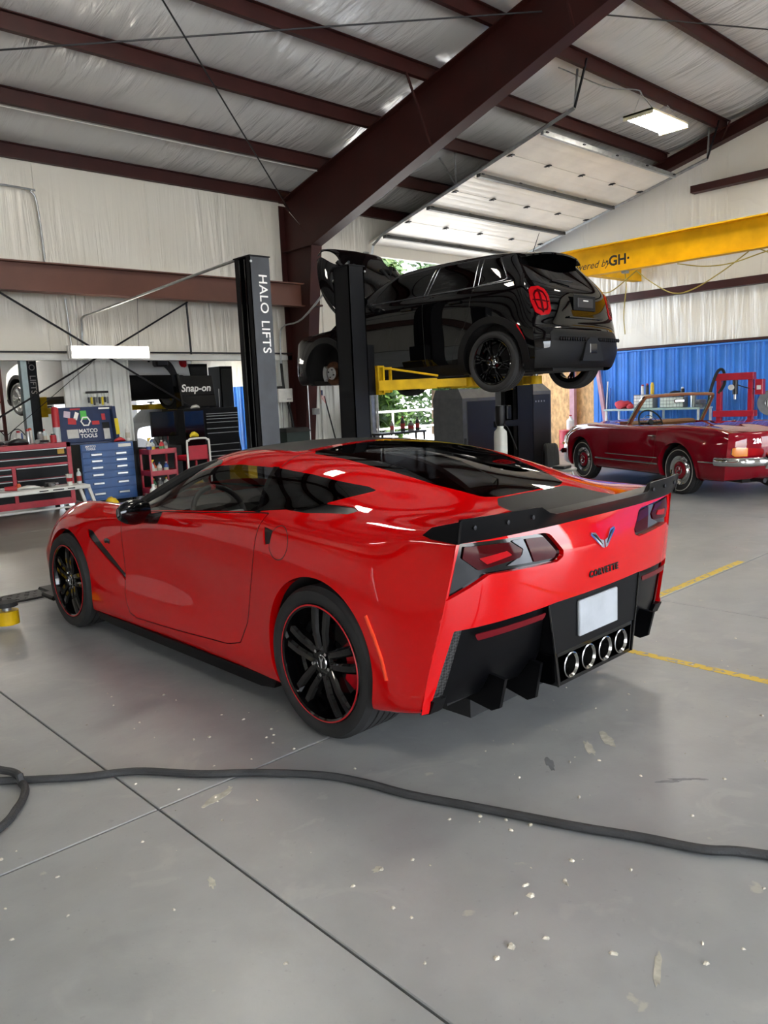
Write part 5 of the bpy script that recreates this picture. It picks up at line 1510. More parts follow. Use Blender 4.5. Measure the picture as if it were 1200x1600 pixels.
    lettering('model_script', '280SL', .085, 'chrome', car, (hx - .004, .42, .735), (-.05, -1, 0), (.12, 0, 1), ext=.003, offset=.0006, spacing=1.15)
    return car
roadster()
# ------------------------------------------------------------------ lifts
mat('post_black', '05060a', 0.42, var=0.12, rvar=0.06, spec=0.2)
mat('post_face', '2c3036', 0.45, var=0.15, scale=5)
mat('tread_plate', '2c2b2a', 0.55, 0.4, var=0.2, scale=20)
def lift_post(t, x0, x1, y0, y1, h, open_dir, face='post_black'):
    """C-channel post standing on a base plate; open_dir +1/-1 is the side (x) the slot faces"""
    w = 0.012
    mb = MB().box(x0, x1, y0, y0 + w, 0.02, h).box(x0, x1, y1 - w, y1, 0.02, h)
    if open_dir > 0: mb.box(x0, x0 + w, y0, y1, 0.02, h).box(x1 - w, x1, y0, y0 + 0.07, 0.02, h).box(x1 - w, x1, y1 - 0.07, y1, 0.02, h)
    else: mb.box(x1 - w, x1, y0, y1, 0.02, h).box(x0, x0 + w, y0, y0 + 0.07, 0.02, h).box(x0, x0 + w, y1 - 0.07, y1, 0.02, h)
    p = mb.build('post', face, t, None)
    B('top_cap', 'post_black', p, x0 - .01, x1 + .01, y0 - .01, y1 + .01, h, h + .012)
    MB().cyl((x0 if open_dir < 0 else x1, y0 - .004, h - .05), (x0 if open_dir < 0 else x1, y0 - .02, h - .05), .012, n=8).build('pulley_bolt', 'galv', p)
    B('base_plate', 'post_black', t, x0 - .08, x1 + .08, y0 - .08, y1 + .08, 0, .022)
    return p
def lift_arm(t, a, b, z, wide=.10):
    """two-stage telescopic arm with its round pad"""
    a = Vector((a[0], a[1], z)); b = Vector((b[0], b[1], z)); d = (b - a).normalized(); n = Vector((-d.y, d.x, 0)); m_ = a + (b - a) * .62
    o = MB()
    def bar(p, q, w0, w1, h):
        o.loft([[p + n * w0 / 2 - Vector((0, 0, h / 2)), p + n * w0 / 2 + Vector((0, 0, h / 2)), p - n * w0 / 2 + Vector((0, 0, h / 2)), p - n * w0 / 2 - Vector((0, 0, h / 2))], [q + n * w1 / 2 - Vector((0, 0, h / 2)), q + n * w1 / 2 + Vector((0, 0, h / 2)), q - n * w1 / 2 + Vector((0, 0, h / 2)), q - n * w1 / 2 - Vector((0, 0, h / 2))]])
    bar(a, m_, wide * 1.3, wide, .11)
    arm = o.build('swing_arm', 'lift_yellow', t)
    o = MB(); bar(m_ - d * .1, b, wide * .78, wide * .78, .085)
    o.cyl(b - Vector((0, 0, .05)), b + Vector((0, 0, .045)), .075, n=20)
    ext = o.build('arm_extension', 'lift_yellow', arm)
    MB().cyl(b + Vector((0, 0, .045)), b + Vector((0, 0, .075)), .03, n=16).build('pad_screw', 'galv', arm)
    MB().lathe([(0, .03), (.07, .03), (.075, .02), (.075, 0), (0, 0)], tuple(b + Vector((0, 0, .075))), n=20).build('lift_pad', 'rubber', arm)
    return arm
t = thing('car_lift', 'black two-post lift holding up the black hatchback', 'car lift')
lift_post(t, 5.63, 5.85, 6.45, 6.70, 2.87, 1)
lift_post(t, 8.50, 8.86, 6.45, 6.72, 2.87, -1)
for x0, x1, s in ((5.83, 5.97, 1), (8.38, 8.52, -1)):
    c = MB().box(x0, x1, 6.47, 6.68, 1.50, 2.05).build('carriage', 'post_black', t)
    cx = x1 if s > 0 else x0
    B('carriage_yoke', 'lift_yellow', c, min(cx, cx + s * .10), max(cx, cx + s * .10), 6.42, 6.73, 1.50, 1.82, .006)
lift_arm(t, (5.99, 6.42), (6.62, 5.62), 1.60); lift_arm(t, (5.99, 6.72), (6.58, 7.48), 1.60)
lift_arm(t, (8.36, 6.42), (7.83, 5.66), 1.60); lift_arm(t, (8.36, 6.72), (7.80, 7.46), 1.60)
for a, b_ in (((5.98, 6.40, 1.80), (6.40, 5.92, 1.68)),):
    MB().tube([a, b_], .012, 6).build('arm_brace', 'lift_yellow', t)
g_ = MB()
for k in range(2): g_.box(5.98, 6.10, 6.36 + k * .02, 6.37 + k * .02, 1.52 + k * .25, 1.55 + k * .25)
g_.box(5.98, 6.0, 6.35, 6.38, 1.52, 1.80).box(6.09, 6.11, 6.35, 6.38, 1.52, 1.80)
g_.build('arm_guard', 'lift_yellow', t)
B('floor_cover', 'tread_plate', t, 5.93, 8.42, 6.47, 6.70, 0, .02)
# power unit with its plastic tank
pu = empty('power_unit', (0, 0, 0), 0, t)
MB().lathe([(0, 1.30), (.06, 1.30), (.065, 1.28), (.065, 1.08), (.05, 1.04), (0, 1.04)], (8.02, 6.36, 0), n=20).build('motor', 'black_plastic', pu, 30)
B('control_box', 'post_black', pu, 8.07, 8.16, 6.28, 6.40, 1.12, 1.30, .01)
mat('tank_plastic', 'c3c3ba', 0.5, var=0.03)
tk = []
for z_, r_ in ((.52, .055), (.56, .075), (.90, .075), (.97, .07), (1.01, .035), (1.04, .035)):
    tk.append([(8.02 + r_ * math.copysign(abs(math.cos(a)) ** .6, math.cos(a)), 6.36 + r_ * math.copysign(abs(math.sin(a)) ** .6, math.sin(a)), z_) for a in np.linspace(0, 2 * PI, 20, endpoint=False)])
MB().loft(tk).build('oil_tank', 'tank_plastic', pu, 40)
B('bracket', 'post_black', pu, 8.02, 8.50, 6.43, 6.47, 1.02, 1.10)
MB().tube(smooth_path([(8.05, 6.36, 1.06), (8.25, 6.42, 1.0), (8.49, 6.46, .7)], 6), .009, 6).build('hydraulic_hose', 'rubber', pu)

t = thing('car_lift', 'two-post lift with white lettering down its grey post, arms lowered', 'car lift')
p = lift_post(t, 4.43, 4.65, 6.50, 6.77, 2.87, -1)
B('post_front', 'post_face', p, 4.432, 4.648, 6.494, 6.50, .05, 2.865)
for txt, z_ in (('HALO', 2.52), ('LIFTS', 2.11)):
    lettering('post_lettering', txt, .135, 'letter_white', p, (4.555, 6.491, z_), (0, 0, -1), (1, 0, 0), ext=.001, offset=.001, spacing=1.05)
for k in range(2):
    B('slot_rail', 'black_gloss', p, 4.425, 4.43, 6.585 + k * .09, 6.60 + k * .09, .03, 2.85)
lift_post(t, 1.02, 1.24, 6.50, 6.77, 2.87, 1)
c = MB().box(4.33, 4.46, 6.52, 6.75, .06, .85).build('carriage', 'post_black', t)
B('carriage_yoke', 'lift_yellow', c, 4.22, 4.33, 6.46, 6.80, .06, .95, .006)
c = MB().box(1.22, 1.34, 6.52, 6.75, .06, .85).build('carriage', 'post_black', t)
lift_arm(t, (1.34, 6.46), (1.66, 5.68), .08); lift_arm(t, (4.24, 6.82), (3.9, 7.6), .08); lift_arm(t, (1.30, 6.82), (1.7, 7.6), .08)
pl_ = B('floor_cover', 'tread_plate', t, 1.24, 4.40, 6.38, 6.66, 0, .016)
for k in range(46):
    for r in range(3):
        inst(pl_t, 'tread_lug', pl_, (1.30 + k * .067 + (.03 if r % 2 else 0), 6.43 + r * .09, .016), (0, 0, PI / 4 if (k + r) % 2 else -PI / 4)) if k or r else None
        if not (k or r):
            pl_t = MB().box(-.016, .016, -.005, .005, 0, .003).build('tread_lug', 'tread_plate', pl_, None, (1.30, 6.43, .016))

# ------------------------------------------------------------------ roll-up door, open under the roof
d = tag(empty('door_1', (0, 0, 0)), kind='structure')
sl = math.atan(.25); DX0, DX1 = 11.62, 16.28
def on_door(s):                                       # distance up the slope -> (y, z)
    return 12.42 - s * math.cos(sl), 4.72 + s * math.sin(sl)
mat('door_strut', '4a4a48', 0.5, 0.3)
secs = [-.20, .28, .93, 1.58, 2.24, 2.9, 3.6, 4.35]
for k in range(7):
    (ya, za), (yb, zb) = on_door(secs[k] + .006), on_door(secs[k + 1] - .006)
    up = Vector((0, math.sin(sl), math.cos(sl)))
    rings = []
    nseg = 12
    for i in range(nseg + 1):
        q = i / nseg; yy_, zz_ = ya + (yb - ya) * q, za + (zb - za) * q
        rib = .004 if i % 3 == 1 else 0
        lo = Vector((0, yy_, zz_)) + up * rib; hi = Vector((0, yy_, zz_)) + up * .045
        rings.append([(DX0, lo.y, lo.z), (DX1, lo.y, lo.z), (DX1, hi.y, hi.z), (DX0, hi.y, hi.z)])
    s = MB().loft(rings).build('door_section', 'door_panel', d, None)
    if k in (0, 2, 4):
        y_, z_ = on_door(secs[k + 1]); MB().box(DX0 + .02, DX1 - .02, y_ - .045, y_ + .045, z_ - .065, z_ - .002).build('strut', 'door_strut', s, None)
    for f in (.02, .26, .5, .74, .98):
        y_, z_ = on_door(secs[k + 1]); xx_ = DX0 + (DX1 - DX0) * f
        MB().box(xx_ - .03, xx_ + .03, y_ - .07, y_ + .07, z_ - .022, z_ - .004).cyl((xx_ - .04, y_, z_ - .02), (xx_ + .04, y_, z_ - .02), .012, n=8).build('hinge', 'dark_steel', s)
yt, zt_ = on_door(4.35)
B('top_angle', 'galv', d, DX0, DX1, yt - .04, yt + .02, zt_ - .06, zt_ + .02)
for xx_ in (DX0 - .05, DX1 + .05):
    path = [(xx_, 12.52, .02), (xx_, 12.52, 3.9), (xx_, 12.50, 4.35), (xx_, 12.42, 4.62)] + [(xx_, on_door(s)[0], on_door(s)[1] - .0) for s in (.3, 2.0, 4.0, 5.05)]
    tr = MB().tube(path, .035, 4, up=(1, 0, 0)).build('track', 'galv', d, 20)
    e = on_door(5.05); 
    for dy, m_ in ((.02, 'galv'), (-.22, 'dark_steel')):
        MB().tube([(xx_, e[0], e[1]), (xx_ + (.12 if dy > 0 else .02), e[0] + dy, zroof(e[0] + dy) - .1)], .02, 4).build('track_hanger', m_, d)
    e = on_door(2.4)
    MB().tube([(xx_, e[0], e[1]), (xx_, e[0], zroof(e[0]) - .1)], .016, 4).build('track_hanger', 'galv', d)
    e = on_door(2.4); MB().tube([(xx_, e[0], e[1]), (xx_ - .1, e[0] + .3, zroof(e[0] + .3) - .1)], .016, 4).build('track_hanger', 'galv', d)

# ------------------------------------------------------------------ yellow crane bridge
t = thing('overhead_crane', 'yellow overhead crane beam with black lettering before the white gable wall', 'crane', (14.5, 0, 0))
bm_ = MB().box(-.012, .012, .5, 9.7, 3.76, 4.26).box(-.16, .16, .5, 9.7, 4.26, 4.285).box(-.10, .10, .5, 9.7, 3.735, 3.76)
bm_.build('beam', 'yellow_paint', t, None)
lettering('beam_lettering', 'Powered by', .20, 'letter_black', t, (-.0135, 9.14, 3.94), (0, -1, 0), (0, 0, 1), ext=.001, shear=.35, spacing=1.02)
lettering('beam_lettering', '·GH·', .27, 'letter_black', t, (-.0135, 8.46, 3.955), (0, -1, 0), (0, 0, 1), ext=.001, offset=.008)
for y_ in (.7, 9.3):
    B('wall_bracket', 'yellow_paint', t, .02, 2.28, y_ - .1, y_ + .1, 3.80, 4.20)
tro = empty('cable_trolley', (0, 8.3, 3.735), 0, t)
B('trolley_plate', 'galv', tro, -.06, .06, -.05, .05, -.05, -.002)
cabs = [[(0, 9.3, 3.68), (.0, 8.9, 3.42), (0, 8.6, 3.38), (0, 8.05, 3.70)], [(0, 8.05, 3.70), (0, 7.75, 3.45), (0, 7.3, 3.18), (0, 6.9, 3.2), (0, 6.35, 3.45), (0, 5.9, 3.72)], [(0, 7.2, 3.70), (0, 6.7, 3.58), (0, 6.2, 3.56), (0, 5.7, 3.65), (0, 5.3, 3.72)], [(0, 5.7, 3.72), (0, 5.2, 3.48), (0, 4.7, 3.45), (0, 4.2, 3.6)]]
for k, cpts in enumerate(cabs):
    MB().tube(smooth_path([(x_ - .02 * k, y_, z_) for x_, y_, z_ in cpts], 8), .011, 6).build('festoon_cable', 'cable_yellow', t)
MB().tube(smooth_path([(0, 8.3, 3.69), (.0, 8.28, 3.4), (0, 8.33, 2.9), (0, 8.3, 2.5)], 6), .010, 6).build('pendant_cable', 'cable_yellow', t)

# ------------------------------------------------------------------ lamps
def high_bay(label, loc, power_cable=True):
    t = thing('high_bay_light', label, 'light', loc)
    mat('lamp_tray', 'd9d2b0', 0.4)
    MB().box(-.63, .63, -.265, .265, .02, .05).box(-.63, -.60, -.265, .265, -.03, .05).box(.60, .63, -.265, .265, -.03, .05).build('tray', 'lamp_tray', t, None)
    for k in range(6):
        y_ = -.21 + k * .084
        MB().cyl((-.60, y_, 0), (.60, y_, 0), .017, n=10).build('tube', 'tube_hot', t)
        if k < 5: MB().prism([(y_ + .02, .02), (y_ + .042, -.02), (y_ + .064, .02)], -.60, .60, 'x').build('reflector', mat('lamp_reflector', '6a6650', .5), t, None)
    for x_ in (-.45, .45):
        for y_ in (-.2, .2):
            MB().tube([(x_, y_, .05), (x_ - .06, 0, .36)], .006, 5).build('hanging_chain', 'galv', t)
    if power_cable: MB().tube(smooth_path([(-.5, 0, .36), (-.5, .1, .45), (-.8, .5, .55), (-2.0, .6, .6)], 6), .012, 6).build('power_cable', 'galv', t)
    return t
mat('tube_hot', 'fffaf2', .4, var=0.0, emit=24.0)
high_bay('hanging high-bay light with six bright tubes under the roof', (13.25, 7.0, 5.9))
for x_, y_, lab in ((13.25, 1.9, 'high-bay light over the front of the right bay'), (4.3, 7.4, 'high-bay light above the lettered lift'), (5.7, 2.6, 'high-bay light above the red coupe tail'), (5.7, -1.6, 'high-bay light above the near right doors'), (-9.4, 10.5, 'high-bay light over the far left corner'), (-1.6, -.8, 'high-bay light over the near left corner')):
    high_bay(lab, (x_, y_, zroof(y_) - .62), False)
t = thing('strip_light', 'white two-tube strip light hung on the far wall above the tool chests', 'light', (5.5, 12.10, 2.36))
B('housing', 'white_paint', t, -.66, .66, .0, .06, -.09, .10)
for k, z_ in enumerate((-.045, .055)):
    MB().cyl((-.63, -.02, z_), (.63, -.02, z_), .019, n=10).build('tube', 'tube_light', t)
for x_ in (-.65, .63):
    B('end_cap', 'white_paint', t, x_, x_ + .02, -.05, .06, -.09, .10)
for x_ in (-.5, .5):
    MB().tube([(x_, .03, .10), (x_, -.06, .86)], .004, 4).build('hanging_wire', 'wire', t)

# conduits and pipes
def pipe(name, label, pts, r, m, cat='pipe'):
    o = MB().tube(pts, r, 8).build(name, m); tag(o, label, cat); return o
pipe('conduit', 'steel conduit running from the far wall to the lettered lift post', smooth_path([(5.25, 12.56, 2.4), (5.25, 12.5, 2.80), (5.22, 12.35, 2.92), (5.15, 11.6, 2.93), (4.62, 7.2, 2.92), (4.58, 6.8, 2.90)], 5), .016, 'galv')
pipe('conduit', 'steel conduit bending from the white wall to the hatchback lift post', smooth_path([(9.12, 12.56, 2.2), (9.12, 12.52, 2.75), (9.1, 12.35, 2.90), (8.8, 11.4, 2.92), (5.95, 6.9, 2.92), (5.78, 6.68, 2.90)], 5), .016, 'galv')
pipe('conduit', 'grey conduit bending down the upper left of the far wall', smooth_path([(1.5, 12.52, 4.86), (4.45, 12.52, 4.80), (4.68, 12.52, 4.76), (4.76, 12.53, 4.55), (4.80, 12.54, 3.64)], 6), .016, 'galv')
pipe('conduit', 'thin vertical conduit beside the middle white wall panel', [(5.05, 12.55, 3.22), (5.08, 12.55, 2.36)], .014, 'galv')
pipe('conduit', 'thin white wire running along the lower roof purlin', [(1.5, 11.36, 5.50), (9.3, 11.36, 5.50)], .006, 'white_paint', 'wire')
pipe('air_hose', 'black upright hose pipe on the white wall beside the column', smooth_path([(9.08, 12.5, 2.2), (9.1, 12.48, 1.7), (9.22, 12.46, 1.2), (9.30, 12.45, .4)], 6), .026, 'rubber', 'hose')

# ------------------------------------------------------------------ tool storage
def drawer(t, x0, x1, z0, z1, m, hm, style='bar', y=0.0):
    dr = B('drawer', m, t, x0, x1, y - .012, y + .01, z0, z1, .004)
    if style == 'bar':
        B('drawer_pull', hm, dr, x0 + .005, x1 - .005, y - .026, y - .012, z1 - .016, z1 - .004, .003)
    else:
        for f in (.27, .75):
            xc = x0 + (x1 - x0) * f
            MB().loft([[(xc - .09 + .01 * q, y - .012 - dy, (z0 + z1) / 2 + dz) for q, dy, dz in ((0, 0, -.018), (1, .02, -.012), (1, .02, .012), (0, 0, .018))], [(xc + .09 - .01 * q, y - .012 - dy, (z0 + z1) / 2 + dz) for q, dy, dz in ((0, 0, -.018), (1, .02, -.012), (1, .02, .012), (0, 0, .018))]]).build('drawer_pull', hm, dr, None)
    return dr
def casters(t, x0, x1, y0, y1):
    for x_ in (x0 + .1, x1 - .1):
        for y_ in (y0 + .08, y1 - .08):
            c = empty('caster', (x_, y_, 0), 0, t)
            MB().cyl((-.02, 0, .05), (.02, 0, .05), .05, n=16).build('caster_wheel', 'rubber', c); B('fork', 'galv', c, -.03, .03, -.025, .025, .06, .11)
# long red chest
t = thing('tool_chest', 'long red tool chest with black drawers behind the white bench', 'tool chest', (3.0, 11.7, 0))
mb = MB().box(0, 1.56, .011, .55, .11, 1.02)
mb.build('case', 'red_tool', t, None)
B('base_rail', 'red_tool', t, 0, 1.56, -.01, .012, .11, .20)
B('side_rail', 'red_tool', t, 1.50, 1.56, -.014, .012, .11, 1.02); B('side_rail', 'red_tool', t, .70, .75, -.014, .012, .20, .72)
B('top_rail', 'red_tool', t, 0, 1.56, -.014, .012, .955, 1.02); B('mid_rail', 'red_tool', t, 0, 1.50, -.012, .012, .705, .73)
for z0, z1 in ((.84, .95), (.735, .83)): drawer(t, .01, 1.495, z0, z1, 'black_satin', 'alu')
for z0, z1 in ((.62, .70), (.53, .61), (.43, .52), (.21, .42)): drawer(t, .02, .695, z0, z1, 'black_satin', 'alu')
for z0, z1 in ((.53, .70), (.41, .52), (.21, .40)): drawer(t, .755, 1.495, z0, z1, 'black_satin', 'alu')
casters(t, 0, 1.56, .02, .55)
B('sticker', mat('sticker_tan', 'b08a3a', .6), t, 1.36, 1.46, -.0135, -.012, .86, .935)
# blue chest and its open lid
t = thing('tool_chest', 'blue rolling tool chest with silver drawer pulls under the navy lid', 'tool chest', (4.83, 12.0, 0), RAD(-6))
MB().box(0, .90, .011, .50, .06, .955).build('case', 'black_satin', t, None)
MB().box(0, .82, -.004, .012, .06, .955).build('front_frame', 'blue_tool', t, None)
zz = [.085, .255, .41, .525, .635, .735, .835]
for k in range(6): drawer(t, .01, .81, zz[k] + .006, zz[k + 1] - .006, 'blue_tool', 'alu', 'cup', -.004)
drawer(t, .01, .81, .845, .945, 'blue_tool', 'alu', 'none_' if False else 'cup', -.004) if False else B('top_panel', 'blue_tool', t, .01, .81, -.014, 0, .842, .948, .004)
lettering('chest_lettering', 'MATCO', .045, 'letter_white', t, (.15, -.0155, .915), (1, 0, 0), (0, 0, 1), ext=.0008, offset=.001)
lettering('chest_lettering', 'TOOLS', .045, 'letter_white', t, (.15, -.0155, .875), (1, 0, 0), (0, 0, 1), ext=.0008, offset=.001)
B('sticker', 'white_paint', t, .58, .78, -.0155, -.014, .88, .93)
casters(t, 0, .9, .02, .5)
t = thing('tool_box_lid', 'open navy tool box lid with white lettering and stickers on the blue chest', 'tool box', (4.70, 12.36, .975))
LM = Matrix.Rotation(RAD(-8), 4, 'X')
MB().box(0, .90, 0, .03, .0, .56, .006, LM).build('lid_panel', 'navy_tool', t)
MB().box(.84, .90, -.10, .0, .02, .54, .004, LM).build('lid_side', 'navy_tool', t)
MB().box(0, .90, -.22, .03, -.02, .0).build('tray', 'navy_tool', t)
def on_lid(name, x0, x1, z0, z1, m, dy=.004, rot=0):
    o = MB().box(-(x1 - x0) / 2, (x1 - x0) / 2, -dy, 0, -(z1 - z0) / 2, (z1 - z0) / 2).build(name, m, t, None)
    o.matrix_local = LM @ Matrix.Translation(((x0 + x1) / 2, 0, (z0 + z1) / 2)) @ Matrix.Rotation(rot, 4, 'Y')
    return o
mat('st_green', '4fb04a', .5); mat('st_red', 'b02a30', .5); mat('st_yel', 'd8c21e', .5); mat('st_lav', 'c4b6c6', .5); mat('st_grey', 'b8b8b4', .5)
on_lid('sticker', .09, .19, .40, .50, 'st_lav', rot=.2); on_lid('sticker', .14, .27, .29, .39, 'st_red', .003, .1); on_lid('sticker', .25, .31, .36, .48, 'letter_white', .003, .4); on_lid('sticker', .35, .45, .36, .50, 'st_green', .004)
on_lid('sticker', .10, .28, .07, .21, 'st_grey', .004); on_lid('sticker', .52, .64, .27, .33, 'st_red'); on_lid('sticker', .20, .36, .515, .54, 'st_red'); on_lid('sticker', .66, .86, .515, .54, 'letter_white')
on_lid('sticker', .68, .80, .20, .30, 'black_plastic'); on_lid('sticker', .69, .79, .03, .20, 'st_grey', .008); on_lid('sticker', .69, .75, .34, .44, 'st_red'); on_lid('sticker', .85, .91, .08, .34, 'st_yel', .11)
hexr = MB().loft([[(r * math.cos(a), y_, r * math.sin(a)) for a in np.linspace(0, 2 * PI, 6, endpoint=False)] for r, y_ in ((.085, -.003), (.085, -.006), (.062, -.006), (.062, -.003))], caps=False).build('hex_emblem', 'letter_white', t, None)
hexr.matrix_local = LM @ Matrix.Translation((.42, 0, .33))
for txt, z_ in (('MATCO', .175), ('TOOLS', .095)):
    o = lettering('lid_lettering', txt, .085, 'letter_white', t, (0, 0, 0), (1, 0, 0), (0, 0, 1), ext=.001, offset=.002)
    o.matrix_local = LM @ Matrix.Translation((.44, -.004, z_)) @ Matrix.Rotation(PI / 2, 4, 'X')
# black tall chest with open lid
t = thing('tool_chest', 'tall black tool chest with bright drawer edges beside the lettered lift post', 'tool chest', (6.66, 12.02, 0))
MB().box(0, 1.06, .011, .62, .10, 1.42).build('case', 'black_satin', t, None)
B('side_panel', 'black_gloss', t, .0, .36, -.004, .012, .10, 1.38)
for k in range(9):
    z0 = [.14, .30, .42, .52, .60, .68, .80, 1.0, 1.08][k]; z1 = [.295, .415, .515, .595, .675, .795, .995, 1.075, 1.18][k]
    drawer(t, .40, 1.04 if z0 > .62 else 1.05, z0, z1, 'black_satin', 'alu')
for z0, z1 in ((1.185, 1.24), (1.245, 1.29), (1.295, 1.33)): drawer(t, .40, 1.04, z0, z1, 'black_satin', 'alu')
lettering('top_lettering', 'BRAXTON', .07, 'letter_white', t, (.72, -.004, 1.385), (1, 0, 0), (0, 0, 1), ext=.001) if False else None
casters(t, 0, 1.06, .02, .6)
lid = MB(); LM2 = Matrix.Translation((.16, .42, 1.45)) @ Matrix.Rotation(RAD(-10), 4, 'X')
lid.box(0, .74, 0, .04, 0, .56, .008, LM2)
lo = lid.build('lid', 'black_satin', t)
MB().box(-.04, .0, -.15, .04, 0, .56, .004, LM2).build('lid_side', 'black_gloss', lo)
MB().box(.01, .73, -.006, 0, .20, .22, 0, LM2).build('lid_ridge', 'black_gloss', lo)
o = lettering('lid_lettering', 'Snap-on', .18, 'letter_white', lo, (0, 0, 0), (1, 0, 0), (0, 0, 1), ext=.001, shear=.25, offset=.004)
o.matrix_local = LM2 @ Matrix.Translation((.37, -.004, .33)) @ Matrix.Rotation(PI / 2, 4, 'X')
MB().tube([(.88, .30, 1.43), (.95, .40, 1.75)], .008, 6).build('lid_stay', 'alu', t)
# red service carts
def cart(label, loc, rz, w, d_, hs, rail):
    t = thing('service_cart', label, 'cart', loc, rz)
    for z_ in hs:
        MB().box(0, w, 0, d_, z_, z_ + .012).box(0, w, 0, .012, z_, z_ + .08).box(0, w, d_ - .012, d_, z_, z_ + .08).box(0, .012, 0, d_, z_, z_ + .08).box(w - .012, w, 0, d_, z_, z_ + .08).build('shelf', 'red_tool', t, None)
    for x_ in (0, w - .03):
        for y_ in (0, d_ - .03):
            B('post', 'red_tool', t, x_, x_ + .03, y_, y_ + .03, .08, hs[-1] + .08)
    casters(t, -.05, w + .05, -.04, d_ + .04)
    if rail:
        MB().tube(smooth_path([(0, -.03, .1), (0, -.03, .85), (.03, -.03, .92), (.08, -.03, .95), (w - .08, -.03, .95), (w - .03, -.03, .92), (w, -.03, .85), (w, -.03, .1)], 5), .016, 8).build('handle_loop', 'white_paint', t)
        B('front_plate', 'red_tool', t, .03, w - .03, -.02, -.012, .62, .84)
    return t
cart('red three-shelf service cart full of bottles beside the blue chest', (5.68, 11.45, 0), RAD(-4), .46, .40, (.12, .40, .74), False)
cart('red cart with a white tubular handle beside the bottle cart', (6.22, 11.25, 0), 0, .40, .42, (.12, .60), True)
# white bench
t = thing('work_bench', 'low white metal bench with splayed legs in front of the red chest', 'bench', (3.10, 10.75, 0))
B('top', 'white_paint', t, 0, 1.32, 0, .40, .40, .455, .008)
for x_, dx in ((.02, -.10), (1.30, .12)):
    for y_ in (.03, .37):
        MB().tube([(x_, y_, .42), (x_ + dx, y_, 0)], .028, 4).build('leg', 'white_paint', t)
MB().tube([(-.02, .2, .15), (1.35, .2, .15)], .015, 6).build('stretcher', 'white_paint', t)
for x0, x1 in ((.62, .74), (.80, .95), (1.0, 1.10)): B('marking', 'black_plastic', t, x0, x1, -.001, 0, .42, .435)

# ------------------------------------------------------------------ small things
def bottle(label, loc, h, r, m, cap='white_paint', group=None, spray=False, name='bottle', cat='bottle'):
    t = thing(name, label, cat, loc, 0, group)
    MB().lathe([(0, 0), (r * .95, 0), (r, .01), (r, h * .62), (r * .82, h * .74), (r * .36, h * .84), (r * .34, h * .92), (0, h * .92)], n=16).build('body', m, t, 40)
    if spray:
        MB().lathe([(0, h * .90), (r * .42, h * .90), (r * .40, h * .97), (0, h * .97)], n=12).build('cap', cap, t)
        MB().loft([[(-r * .3, y_, h * .97), (-r * .25, y_, h * 1.12), (r * .9, y_, h * 1.12), (r * .9, y_, h * 1.04), (r * .3, y_, h * .97)] for y_ in (-r * .3, r * .3)]).build('trigger_head', cap, t, None)
    else:
        MB().lathe([(0, h * .90), (r * .40, h * .90), (r * .40, h), (0, h)], n=12).build('cap', cap, t)
    MB().lathe([(r * 1.01, h * .18), (r * 1.012, h * .2), (r * 1.012, h * .5), (r * 1.01, h * .52)], n=16).build('label_band', mat('band_' + str(len(MATS) % 5), ['b8b4a4', '9a2a2a', '2f4a88', 'c8b030', '3a7a4a'][len(MATS) % 5], .5), t, 40)
    return t
def can(label, loc, h, r, m, top='alu', name='spray_can', cat='can'):
    t = thing(name, label, cat, loc)
    MB().lathe([(0, 0), (r, 0), (r, h * .80), (r * .86, h * .85), (0, h * .85)], n=16).build('body', m, t, 40)
    MB().lathe([(0, h * .84), (r * .7, h * .85), (r * .66, h), (0, h)], n=14).build('cap', top, t, 40)
    return t
mat('p_white', 'd6d6d0', .45); mat('p_red', 'a8202a', .4); mat('p_blue', '2a4f96', .4); mat('p_green', '2f6b4a', .4); mat('p_yellow', 'd9b51c', .4); mat('p_grey', '77797b', .5); mat('p_clear', 'b9c8cc', .2); mat('p_black', '19191b', .4); mat('p_orange', 'c2562a', .5)
# on the red chest
zc = 1.022
can('silver spray can standing on the red chest near its right end', (4.06, 11.95, zc), .22, .034, 'alu', 'p_red')
can('red-topped white can behind the silver can on the red chest', (3.96, 12.05, zc), .20, .036, 'p_white', 'p_red')
can('squat grey can on the red chest left of the red extinguisher', (4.22, 11.92, zc), .17, .040, 'p_grey', 'alu')
can('orange-capped can at the middle of the red chest top', (4.14, 12.08, zc), .23, .030, 'p_white', 'p_orange')
bottle('clear bottle among the cans on the red chest', (4.32, 12.02, zc), .20, .035, 'p_clear', 'p_red')
t = thing('extinguisher', 'red cylinder with a clear lower half beside the navy lid', 'bottle', (4.50, 12.0, zc))
MB().lathe([(0, 0), (.05, 0), (.052, .01), (.052, .22), (0, .22)], n=18).build('lower_half', 'p_clear', t, 40)
MB().lathe([(0, .22), (.053, .22), (.053, .48), (.04, .52), (0, .53)], n=18).build('upper_half', 'p_red', t, 40)
def lump(name, label, cat, loc, size, m, seed=1):
    """a small folded or heaped object with an uneven outline"""
    rr = random.Random(seed); t = MB(); rings = []
    for i in range(7):
        q = i / 6; w = math.sin(PI * (.08 + .84 * q)) ** .6
        rings.append([(size[0] * (q - .5), size[1] * .5 * w * math.cos(a) * rr.uniform(.75, 1.1), max(0, size[2] * (.5 + .5 * math.sin(a)) * w * rr.uniform(.8, 1.05))) for a in np.linspace(0, 2 * PI, 12, endpoint=False)])
    o = t.loft(rings).build(name, m, None, 60, loc); tag(o, label, cat); return o
